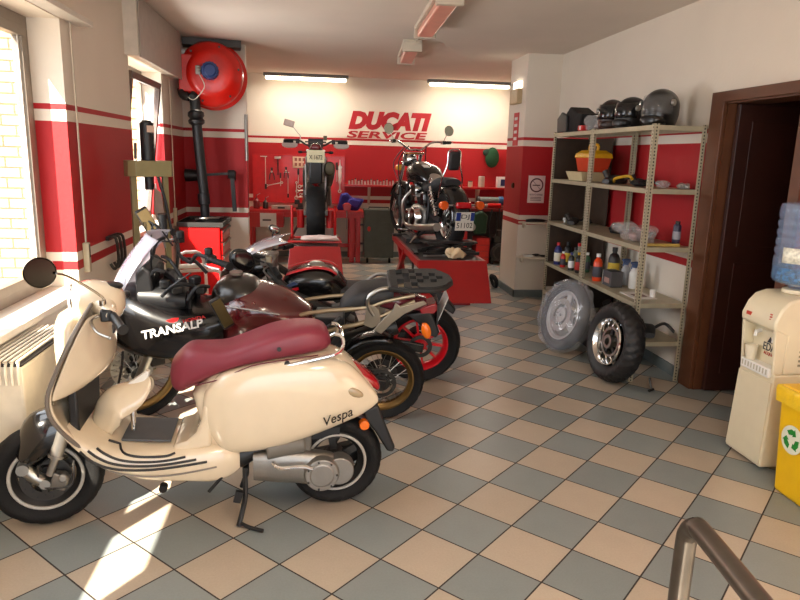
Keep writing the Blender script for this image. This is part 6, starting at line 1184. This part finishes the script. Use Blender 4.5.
    MB().tube([(-0.02,-0.13,0.56),(0.03,-0.115,0.76),(0.055,-0.075,0.90),(0.065,-0.072,1.02),(0.07,-0.04,1.055),(0.07,0.04,1.055),(0.065,0.072,1.02),(0.055,0.075,0.90),(0.03,0.115,0.76),(-0.02,0.13,0.56)],0.009,8,4).obj('sissy_bar', CHROME, t)
    MB().obox((0.065,0,0.945),(0.05,0.125,0.20),Matrix.Rotation(R(9),3,'Y')).obj('backrest', SADDLE, t, bevel=0.03)
    # tail
    MB().box(0.33,0.375,-0.085,0.085,0.47,0.535).obj('tail_light', mat('tail_red', (190,14,26), 0.15, coat=0.8, var=0), t, bevel=0.015)
    MB().tube([(0.30,-0.2,0.50),(0.30,0.2,0.50)],0.010).obj('indicator_bar', CHROME, t)
    for s in (-1,1): MB().cyl((0.27,s*0.20,0.50),(0.34,s*0.20,0.50),0.042,0.046,20).obj('indicator', mat('indicator_orange', (226,90,24), 0.25, coat=0.5), t, bevel=0.008)
    q = Matrix.Rotation(R(8),3,'Y')
    MB().obox((0.40,0.0,0.345),(0.008,0.20,0.19),q).obj('number_plate', mat('plate_white', (220,216,206), 0.4), t, bevel=0.002)
    for yy, ww in ((-0.075,0.05),(0.08,0.04)): MB().obox((0.411,yy,0.392),(0.004,ww,0.085),q).obj('plate_blue_band', mat('plate_blue', (24,50,130), 0.4), t)
    for k in range(2): text('plate_lettering', ('DJ','51102')[k], 0.06, BLACKP, t, (0.4065+(0.043-0.085*k)*0.14, 0, 0.388-0.085*k), (R(98),0,R(90)), depth=0.001, width=(0.09,0.175)[k], height=0.055)
    MB().box(0.34,0.385,-0.05,0.05,0.28,0.46).obj('plate_bracket', BLACKP, t, smooth=0)
    # bars
    c0 = hd+Vector((0.02,0,0.06)); A = Vector((math.sin(st),-math.cos(st),0)); B = Vector((math.cos(st),math.sin(st),0))
    for s in (1,-1):
        P = [c0,c0+A*s*0.08+Vector((0,0,0.0)),c0+A*s*0.22+Vector((0,0,0.09)),c0+A*s*0.32+B*0.10+Vector((0,0,0.09))]
        MB().tube(P,0.0125,8,4).obj('handlebar', CHROME, t); g1 = P[-1]+A*s*0.04+B*0.12
        MB().cyl(P[-1],g1,0.019).obj('grip', RUBBER, t); MB().tube([P[-1]-B*0.04+Vector((0,0,0.0)),g1-B*0.02+A*s*0.05],0.006).obox(tuple(P[-1]),(0.06,0.04,0.045),Matrix.Rotation(st,3,'Z')).obj('lever', CHROME, t)
        mc = P[-1]+A*s*0.07+Vector((0,0,0.14))
        m_ = MB().tube([P[-1],P[-1]+Vector((0,0,0.05))+A*s*0.02,mc],0.005,6,3).obj('mirror', CHROME, t)
        nn = Vector((0.85,0.1,0.05)).normalized(); MB().lathe([(0.0001,0.02),(0.045,0.014),(0.062,0.0),(0.062,-0.006)],mc,-nn,24,caps=False).obj('mirror_shell', CHROME, m_); MB().lathe([(0.0001,0),(0.058,0)],mc+nn*0.007,nn,24,caps=False).obj('mirror_glass', mat('mirror_bright', (200,205,190), 0.1, 1.0, var=0), m_)
    hl = hd+Vector((-0.17,0,-0.06)); MB().lathe([(0.0001,-0.10),(0.06,-0.08),(0.088,-0.02),(0.092,0.03),(0.085,0.04)],hl,(-1,0,0),28).obj('headlamp_shell', CHROME, t); MB().lathe([(0.085,0.0),(0.05,0.02),(0.0001,0.028)],hl+Vector((-0.04,0,0)),(-1,0,0),28,caps=False).obj('headlamp_lens', mat('lamp_glass', (240,240,240), 0.05, var=0), t)
    for s in (-1,1): MB().cyl(hl+Vector((0.03,s*0.14,-0.10)),hl+Vector((-0.04,s*0.14,-0.10)),0.036).obj('front_indicator', mat('indicator_yellow', (220,160,40), 0.25, coat=0.5), t, bevel=0.006)
    MB().bar(fc-fax*0.13+ft*0.66,fc+fax*0.13+ft*0.66,0.07,0.05).bar(fc-fax*0.13+ft*0.80,fc+fax*0.13+ft*0.80,0.08,0.03).obj('fork_clamp', CHROME, t, bevel=0.008)
    for k,(y,zz) in enumerate(((-0.12,0.5),(0.1,0.6),(-0.16,0.7))): MB().tube([(-1.05,y,1.1),(-1.2,y*1.6,0.9),(-1.12,y*1.4,zz)],0.006,6,5).obj('cable', BLACKP, t)
    MB().box(-0.50,-0.35,-0.17,0.17,0.42,0.60).obj('side_cover', BODYB, t, bevel=0.03)
    MB().tube([(-0.7,-0.17,0.13),(-0.72,-0.34,0.15)],0.012).obj('footpeg', CHROME, t)
    MB().bar((-0.55,-0.14,0.14),(-0.45,-0.28,0.01),0.02,0.02).obj('side_stand', CHROME, t)
cruiser()
# ---------------------------------------------------------------- back of the workshop
BR = mat('bench_red', (186,18,20), 0.4, coat=0.15)
t = thing('work_bench', 'red steel workbench below the tool board on the back wall', 'workbench', (-0.22, 10.95, 0))
MB().box(-0.83,0.99,-0.33,0.33,0.79,0.83).obj('top', BR, t, smooth=0, bevel=0.004)
MB().box(-0.83,0.99,-0.33,-0.31,0.72,0.79).obj('front_rail', BR, t, smooth=0)
for x in (-0.80,0.80,0.90):
    for y in (-0.30,0.26): MB().box(x-0.03,x+0.045,y,y+0.05,0,0.79).obj('leg', BR, t, smooth=0)
MB().box(-0.80,0.92,0.20,0.24,0.18,0.24).obj('rear_rail', BR, t, smooth=0)
t = thing('bench_drawer', 'red drawer box with white panel hung under the left of the workbench', 'drawer box', (-0.76, 10.60, 0.56))
MB().box(-0.27,0.27,0,0.45,0,0.225).obj('case', BR, t, smooth=0, bevel=0.004); MB().box(-0.09,0.16,-0.006,0,0.005,0.22).obj('white_panel', WHITEP, t, smooth=0); MB().box(-0.05,0.08,-0.012,-0.006,0.10,0.125).obj('handle', mat('drawer_grey', (70,60,60), 0.5), t, smooth=0)
# tool board with its tools
t = thing('tool_board', 'red pegboard of tools on the back wall behind the lift', 'tool board', (-0.25, 11.285, 0.90))
MB().box(-0.76,0.74,-0.01,0.012,0,0.78).obj('board', mat('board_red', (200,22,24), 0.35, coat=0.3), t, smooth=0)
MB().box(-0.76,0.74,-0.02,-0.01,0.755,0.78).box(-0.76,0.74,-0.05,-0.01,0.0,0.015).obj('edge_rail', BR, t, smooth=0)
def tool(kind, x, z, s, label, rot=0.0):
    nm = {'w':'wrench','h':'hammer','p':'pliers','d':'screwdriver','s':'saw','g':'gear_puller','k':'hook_wrench'}[kind]
    t = thing(nm, label, nm.replace('_',' '), (x, 11.256, z), group='tools hanging on the tool board'); t.rotation_euler = (0, rot, 0); t.scale = (s*1.2,)*3
    TS = mat('tool_steel', (214,196,182), 0.5, 0.35); TD = mat('tool_dark', (70,48,46), 0.5, 0.4)
    if kind == 'w': MB().box(-0.008,0.008,-0.004,0.004,-0.12,0.12).obj('shaft', TS, t, smooth=0); MB().ring((0,0,0.135),(0,1,0),0.010,0.024,0.009,16).ring((0,0,-0.135),(0,1,0),0.009,0.021,0.009,16).obj('jaw', TS, t)
    elif kind == 'h': MB().cyl((0,0,-0.16),(0,0,0.08),0.009).obj('handle', TD, t); MB().box(-0.05,0.045,-0.013,0.013,0.08,0.115).obj('head', TS, t, bevel=0.004)
    elif kind == 'p': MB().tube([(-0.03,0,-0.10),(-0.022,0,-0.03),(0,0,0.0),(0.008,0,0.05)],0.007,6,3).tube([(0.03,0,-0.10),(0.022,0,-0.03),(0,0,0.0),(-0.008,0,0.05)],0.007,6,3).obj('arm', TD, t); MB().cyl((0,-0.008,0),(0,0.008,0),0.012).obj('pivot', TS, t)
    elif kind == 'd': MB().cyl((0,0,0.0),(0,0,0.08),0.013,0.012).obj('handle', TD, t); MB().cyl((0,0,0.0),(0,0,-0.12),0.004).obj('blade', TS, t)
    elif kind == 's': MB().box(-0.004,0.004,-0.003,0.003,-0.18,0.16).box(-0.06,0.02,-0.004,0.004,0.155,0.165).obj('bar', TS, t, smooth=0); MB().box(-0.012,0.012,-0.01,0.01,-0.22,-0.16).obj('grip', TD, t, bevel=0.004)
    elif kind == 'g': MB().tube([(-0.05,0,-0.08),(-0.055,0,0.0),(0,0,0.06),(0.055,0,0.0),(0.05,0,-0.08)],0.009,6,4).obj('jaws', TS, t); MB().cyl((0,0,-0.05),(0,0,0.11),0.008).obj('screw', TS, t)
    elif kind == 'k': MB().tube([(-0.12,0,-0.02),(-0.06,0,0.0),(0.06,0,0.01),(0.11,0,0.04),(0.13,0,0.0)],0.009,6,4).obj('shaft', TS, t); MB().ring((-0.13,0,-0.02),(0,1,0),0.010,0.02,0.008,14).obj('ring_end', TS, t)
spec = [('s',-0.80,1.42,1.15,'long thin bar at the far left of the tool board'),('p',-0.70,1.40,1.1,'dark pliers near the top left of the tool board'),('h',-0.60,1.52,0.9,'small hammer at the upper left of the tool board'),('w',-0.66,1.20,0.75,'short wrench low at the left of the tool board',1.35),
 ('p',-0.47,1.42,1.0,'pliers below the hammer row of the tool board'),('s',-0.44,1.22,0.9,'dark handled bar left of the middle of the tool board'),('d',-0.56,1.30,0.9,'screwdriver under the small hammer'),
 ('d',-0.27,1.36,1.0,'screwdriver beneath the white chart on the tool board'),('w',-0.17,1.36,0.8,'bright wrench beneath the white chart'),('g',-0.05,1.42,1.2,'shiny gear puller right of the white chart'),('w',-0.30,1.12,0.7,'ring wrench low in the middle of the tool board'),
 ('k',-0.05,1.20,1.3,'long bent wrench lying level across the tool board',0.0),('k',-0.10,1.10,1.2,'upper of three curved wrenches low on the tool board',0.12),('k',-0.08,1.045,1.0,'middle one of three curved wrenches low on the tool board',0.12),('k',-0.12,0.99,1.2,'lowest of three curved wrenches low on the tool board',0.12),
 ('d',0.36,1.45,1.3,'long screwdriver right of the raised motorcycle wheel'),('w',0.41,1.30,1.2,'large wrench at the right edge of the tool board')]
for k in spec: tool(*k)
t = thing('chart', 'cream chart with rows of pictures pinned on the tool board', 'chart', (-0.24, 11.268, 1.58)); MB().box(-0.12,0.12,-0.003,0.003,-0.11,0.07).obj('sheet', mat('chart_paper', (224,190,160), 0.6), t, smooth=0)
for k in range(6): MB().box(-0.09+0.065*(k % 3),-0.05+0.065*(k % 3),-0.005,-0.003,-0.08+0.08*(k//3),-0.03+0.08*(k//3)).obj('picture', mat('chart_print', (150,80,70), 0.6), t, smooth=0)
t = thing('white_tube', 'white tube hanging upright at the right edge of the tool board', 'tube', (0.41, 11.243, 1.42)); MB().lathe([(0.012,-0.20),(0.025,-0.15),(0.028,0.0),(0.008,0.14),(0.004,0.2)],(0,0,0),(0,0,1),16).obj('body', WHITEP, t)
# things on the bench
def blob(nm, label, cat, loc, dims, col, seed=1):
    t = thing(nm, label, cat, loc); lump('x', seed, dims, amp=0.4).obj('body', col, t, smooth=50); return t
t = thing('metal_box', 'pale metal box lying on the workbench below the chart', 'box', (-0.53, 10.75, 0.832)); MB().box(-0.15,0.15,-0.08,0.08,0,0.06).obj('case', mat('pale_metal', (196,180,164), 0.35, 0.4), t, smooth=0, bevel=0.005); MB().box(-0.05,0.06,-0.085,-0.08,0.015,0.04).obj('label_plate', DSTEEL, t, smooth=0)
for i,(x,s) in enumerate(((-0.92,1.0),(-0.78,0.8))): 
    t = thing('oil_can', ('dark red oil can at the left end of the workbench','small dark can beside the red oil can on the workbench')[i], 'can', (x,10.85,0.832)); MB().cyl((0,0,0),(0,0,0.12*s),0.05*s).lathe([(0.05*s,0.12*s),(0.01,0.17*s),(0.006,0.22*s)],(0,0,0),(0,0,1),16).obj('body', (mat('can_red', (120,16,18), 0.4),DSTEEL)[i], t); MB().tube([(0.0,0,0.2*s),(0.06*s,0,0.24*s)],0.004).obj('spout', STEEL, t)
t = thing('vice', 'dark bench vice beside the raised motorcycle on the workbench', 'vice', (-0.22, 10.8, 0.832)); MB().box(-0.08,0.08,-0.05,0.05,0,0.03).box(-0.05,0.05,-0.04,0.04,0.03,0.10).obj('base', DSTEEL, t, smooth=0, bevel=0.006); MB().box(-0.10,-0.02,-0.05,0.05,0.08,0.15).box(0.02,0.09,-0.05,0.05,0.08,0.15).obj('jaw', DSTEEL, t, smooth=0, bevel=0.005); MB().cyl((0.09,0,0.10),(0.18,0,0.10),0.012).cyl((0.17,0,0.03),(0.17,0,0.17),0.006).obj('screw', STEEL, t)
BLU = mat('blue_cloth', (34,26,110), 0.8, bump=0.5, bscale=25)
t = thing('cloth_bag', 'dark blue folded bag on the right end of the workbench', 'bag', (0.55, 10.80, 0.832)); MB().prism([(-0.20,0),(0.14,0),(0.24,0.18),(0.05,0.20),(-0.04,0.28),(-0.14,0.26)],-0.08,0.08).obj('body', BLU, t, bevel=0.03); MB().prism([(-0.05,0.10),(0.12,0.05),(0.18,0.16),(0.0,0.19)],-0.11,-0.08).obj('flap', mat('blue_light', (60,50,150), 0.7), t, bevel=0.015)
t = thing('red_clamp', 'small red clamp fixed to the workbench edge before the blue bag', 'clamp', (0.50, 10.58, 0.80)); MB().prism([(-0.05,0.035),(0.05,0.035),(0.07,0.13),(0.03,0.16),(-0.03,0.16),(-0.07,0.13)],-0.03,0.03).obj('body', REDP, t, bevel=0.006); MB().cyl((0,-0.02,-0.25),(0,-0.02,0.04),0.006).obj('screw', STEEL, t)
# trolley
t = thing('tool_trolley', 'grey green wheeled tool trolley beside the red bench leg', 'tool trolley', (1.02, 10.72, 0))
TG = mat('trolley_green', (74,80,72), 0.5, var=0.1)
MB().box(-0.24,0.24,-0.14,0.20,0.09,0.86).obj('body', TG, t, smooth=0, bevel=0.012)
MB().box(0.03,0.19,-0.146,-0.14,0.35,0.66).box(0.05,0.17,-0.150,-0.146,0.40,0.60).obj('embossed_panel', TG, t, smooth=0, bevel=0.004)
MB().prism([(-0.19,0.58),(-0.165,0.60),(-0.14,0.58),(-0.14,0.535),(-0.165,0.51),(-0.19,0.535)],-0.146,-0.139).obj('red_emblem', mat('emblem_red', (200,40,30), 0.5), t, smooth=0)
for z in (0.30,0.60): MB().box(-0.30,-0.24,-0.10,-0.06,z,z+0.03).obj('latch', BLACKP, t, smooth=0)
for x in (-0.18,0.18): MB().cyl((x-0.015,-0.08,0.04),(x+0.015,-0.08,0.04),0.04).cyl((x,-0.08,0.04),(x,-0.08,0.09),0.012).obj('caster', RUBBER, t)
MB().tube([(-0.16,0.0,0.86),(-0.16,0.0,0.89),(0.16,0.0,0.89),(0.16,0.0,0.86)],0.01,6).obj('handle', BLACKP, t)
# long red shelf on the back wall
t = thing('wall_shelf', 'long red wall shelf with sockets, pots and cartons', 'wall shelf', (1.90, 11.20, 1.19)); MB().box(-1.42,1.42,-0.12,0.095,0,0.035).obj('board', BR, t, smooth=0, bevel=0.003)
for x in (-1.0,0.85): MB().bar((x,0.08,-0.28),(x,-0.08,0.0),0.03,0.03).box(x-0.02,x+0.02,0.075,0.095,-0.30,0.0).obj('bracket', mat('bracket_cream', (206,186,160), 0.5), t, smooth=0)
so = None
for i in range(17):
    x = 0.56+i*0.052; h = 0.05+0.025*((i*7) % 5)/4
    if so is None:
        so = thing('socket', 'small steel socket standing in the row at the left of the wall shelf', 'socket', (x,11.14,1.226), group='row of steel sockets on the wall shelf'); MB().cyl((0,0,0),(0,0,0.06),0.018,0.016,12).obj('sleeve', mat('socket_steel', (200,190,176), 0.3, 0.8), so); MB().cyl((0,0,0.06),(0,0,0.075),0.011,n=10).obj('drive', DSTEEL, so)
    else:
        c = copy_tree(so); c.location = (x,11.14,1.226); c.scale = (1,1,h/0.055)
def pot(x, z, r, h, col, label, cat='pot', y=11.14):
    t = thing('round_pot' if cat == 'pot' else cat.replace(' ','_'), label, cat, (x,y,z)); MB().lathe([(0.0001,0),(r*0.96,0),(r,0.01),(r,h),(r*0.9,h)],(0,0,0),(0,0,1),20).obj('body', col, t); MB().cyl((0,0,h-0.004),(0,0,h+0.012),r*0.92).obj('lid', BLACKP if h < 0.1 else WHITEP, t)
CRM = mat('pot_cream', (206,190,160), 0.45)
pot(2.60,1.226,0.04,0.09,CRM,'short cream pot on the red wall shelf left of the tall roll'); pot(2.79,1.226,0.055,0.17,mat('roll_pale', (216,196,176), 0.6),'tall pale roll standing on the red wall shelf','roll')
pot(2.15,1.226,0.035,0.07,DSTEEL,'dark low pot on the red wall shelf behind the cruiser tank'); pot(2.30,1.226,0.03,0.055,CRM,'tiny cream pot on the red wall shelf behind the cruiser')
t = thing('carton', 'white carton with blue window at the right end of the wall shelf', 'carton', (3.16,11.15,1.226)); MB().box(-0.10,0.10,-0.06,0.06,0,0.18).obj('box', WHITEP, t, smooth=0, bevel=0.003); MB().box(-0.05,0.03,-0.064,-0.06,0.03,0.14).obj('blue_window', mat('window_blue', (30,50,100), 0.3), t, smooth=0)
# second bench, right
t = thing('work_bench', 'dark red workbench in the shadow between cruiser and column', 'workbench', (2.55, 10.95, 0)); MB().box(-0.95,0.75,-0.30,0.33,0.86,0.90).obj('top', mat('bench_dark_red', (120,18,20), 0.5), t, smooth=0, bevel=0.004)
for x in (-0.10,0.66,-0.90): MB().box(x-0.05,x+0.03,-0.28,-0.22,0,0.86).obj('leg', BR, t, smooth=0)
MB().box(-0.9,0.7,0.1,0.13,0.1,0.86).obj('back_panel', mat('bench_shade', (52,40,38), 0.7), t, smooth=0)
t = thing('grinder', 'grey bench grinder with blue end on the dark red workbench', 'grinder', (2.86,10.85,0.902)); MB().cyl((-0.16,0,0.12),(0.16,0,0.12),0.06).box(-0.08,0.08,-0.06,0.06,0,0.08).obj('motor', mat('grinder_grey', (110,120,116), 0.4), t, bevel=0.006); MB().cyl((0.16,0,0.12),(0.24,0,0.12),0.07).obj('wheel_guard', mat('grinder_blue', (50,100,150), 0.4), t, bevel=0.006); MB().cyl((-0.16,0,0.12),(-0.20,0,0.12),0.07).obj('left_guard', DSTEEL, t)
t = thing('air_tool', 'red air tools heaped on the dark red workbench by the column', 'air tool', (2.93,10.72,0.902)); MB().cyl((-0.12,0,0.05),(0.10,0,0.05),0.035).bar((0.04,0,0.04),(0.10,0,-0.0),0.03,0.04).obj('body', REDP, t); MB().cyl((-0.12,0,0.05),(-0.17,0,0.05),0.018).obj('nose', STEEL, t)
t = thing('green_bag', 'dark green bag hanging at the front of the right workbench', 'bag', (2.66,10.58,0.50)); MB().prism([(-0.10,0),(0.10,0),(0.12,0.30),(0.02,0.38),(-0.11,0.33)],-0.06,0.04).obj('body', mat('bag_green', (20,58,34), 0.7, bump=0.3), t, bevel=0.03); MB().tube([(-0.06,0,0.33),(0,-0.01,0.40),(0.06,0,0.33)],0.008,6,3).obj('handle', BLACKP, t)
t = thing('drawer_unit', 'small red drawer unit on the floor under the right workbench', 'drawer unit', (2.74,10.75,0)); MB().box(-0.11,0.11,-0.15,0.15,0,0.43).obj('case', BR, t, smooth=0, bevel=0.006)
for k in range(4): MB().box(-0.10,0.10,-0.156,-0.15,0.02+k*0.10,0.105+k*0.10).obj('drawer', mat('drawer_front', (214,40,30), 0.4), t, smooth=0)
t = thing('compressor', 'black round compressor standing beside the small red drawer unit', 'compressor', (3.00,10.66,0)); MB().cyl((0,-0.15,0.20),(0,0.2,0.20),0.15,n=28).obj('tank', BLACKP, t, bevel=0.02); MB().box(-0.07,0.07,-0.05,0.12,0.34,0.48).cyl((0,-0.03,0.46),(0,-0.03,0.56),0.05).obj('motor', DSTEEL, t, bevel=0.01); MB().torus((0,-0.16,0.20),(0,1,0),0.11,0.012,28,8).obj('ring', DSTEEL, t)
for x in (-0.1,0.1): MB().box(x-0.02,x+0.02,-0.1,0.1,0,0.09).obj('foot', BLACKP, t, smooth=0)
t = thing('air_hose', 'black air hose hanging in loops before the right workbench', 'hose', (2.86,10.60,0.45)); MB().tube([(0,0,0.45),(-0.05,0,0.2),(-0.02,0,0.02),(0.05,0,0.0),(0.09,0,0.2),(0.06,0,0.4)],0.013,8,5).tube([(0.12,0.02,0.47),(0.15,0.02,0.2),(0.2,0.02,0.12),(0.24,0.02,0.3),(0.2,0.02,0.47)],0.011,8,5).obj('loop', BLACKP, t)
pot(2.50,0.902,0.04,0.12,CRM,'cream pot standing at the left of the bench grinder','pot',10.8)
# dark gear under the cruiser lift's far side
t = thing('front_stand', 'black upright stand clamping the cruiser fork on its lift', 'stand', (1.06,8.30,0.722)); MB().cyl((0,0,0.02),(0,0,0.60),0.022).cyl((0,0,0.38),(0,0,0.50),0.05).box(-0.09,0.11,-0.06,0.06,0,0.03).obj('post', DKM, t, bevel=0.004); MB().bar((0,0,0.44),(0.12,0.06,0.44),0.03,0.03).obj('arm', DKM, t)
t = thing('black_tray', 'black tray of small parts under the cruiser fork on the lift', 'tray', (1.16,7.75,0.727)); MB().box(-0.12,0.12,-0.2,0.2,0,0.05).obj('shell', BLACKP, t, smooth=0, bevel=0.006)
rnd = random.Random(3)
for k in range(5): MB().cyl((rnd.uniform(-.08,.08),rnd.uniform(-.15,.15),0.05),(rnd.uniform(-.08,.08),rnd.uniform(-.15,.15),0.09),0.018,n=8).obj('part_piece', STEEL, t)
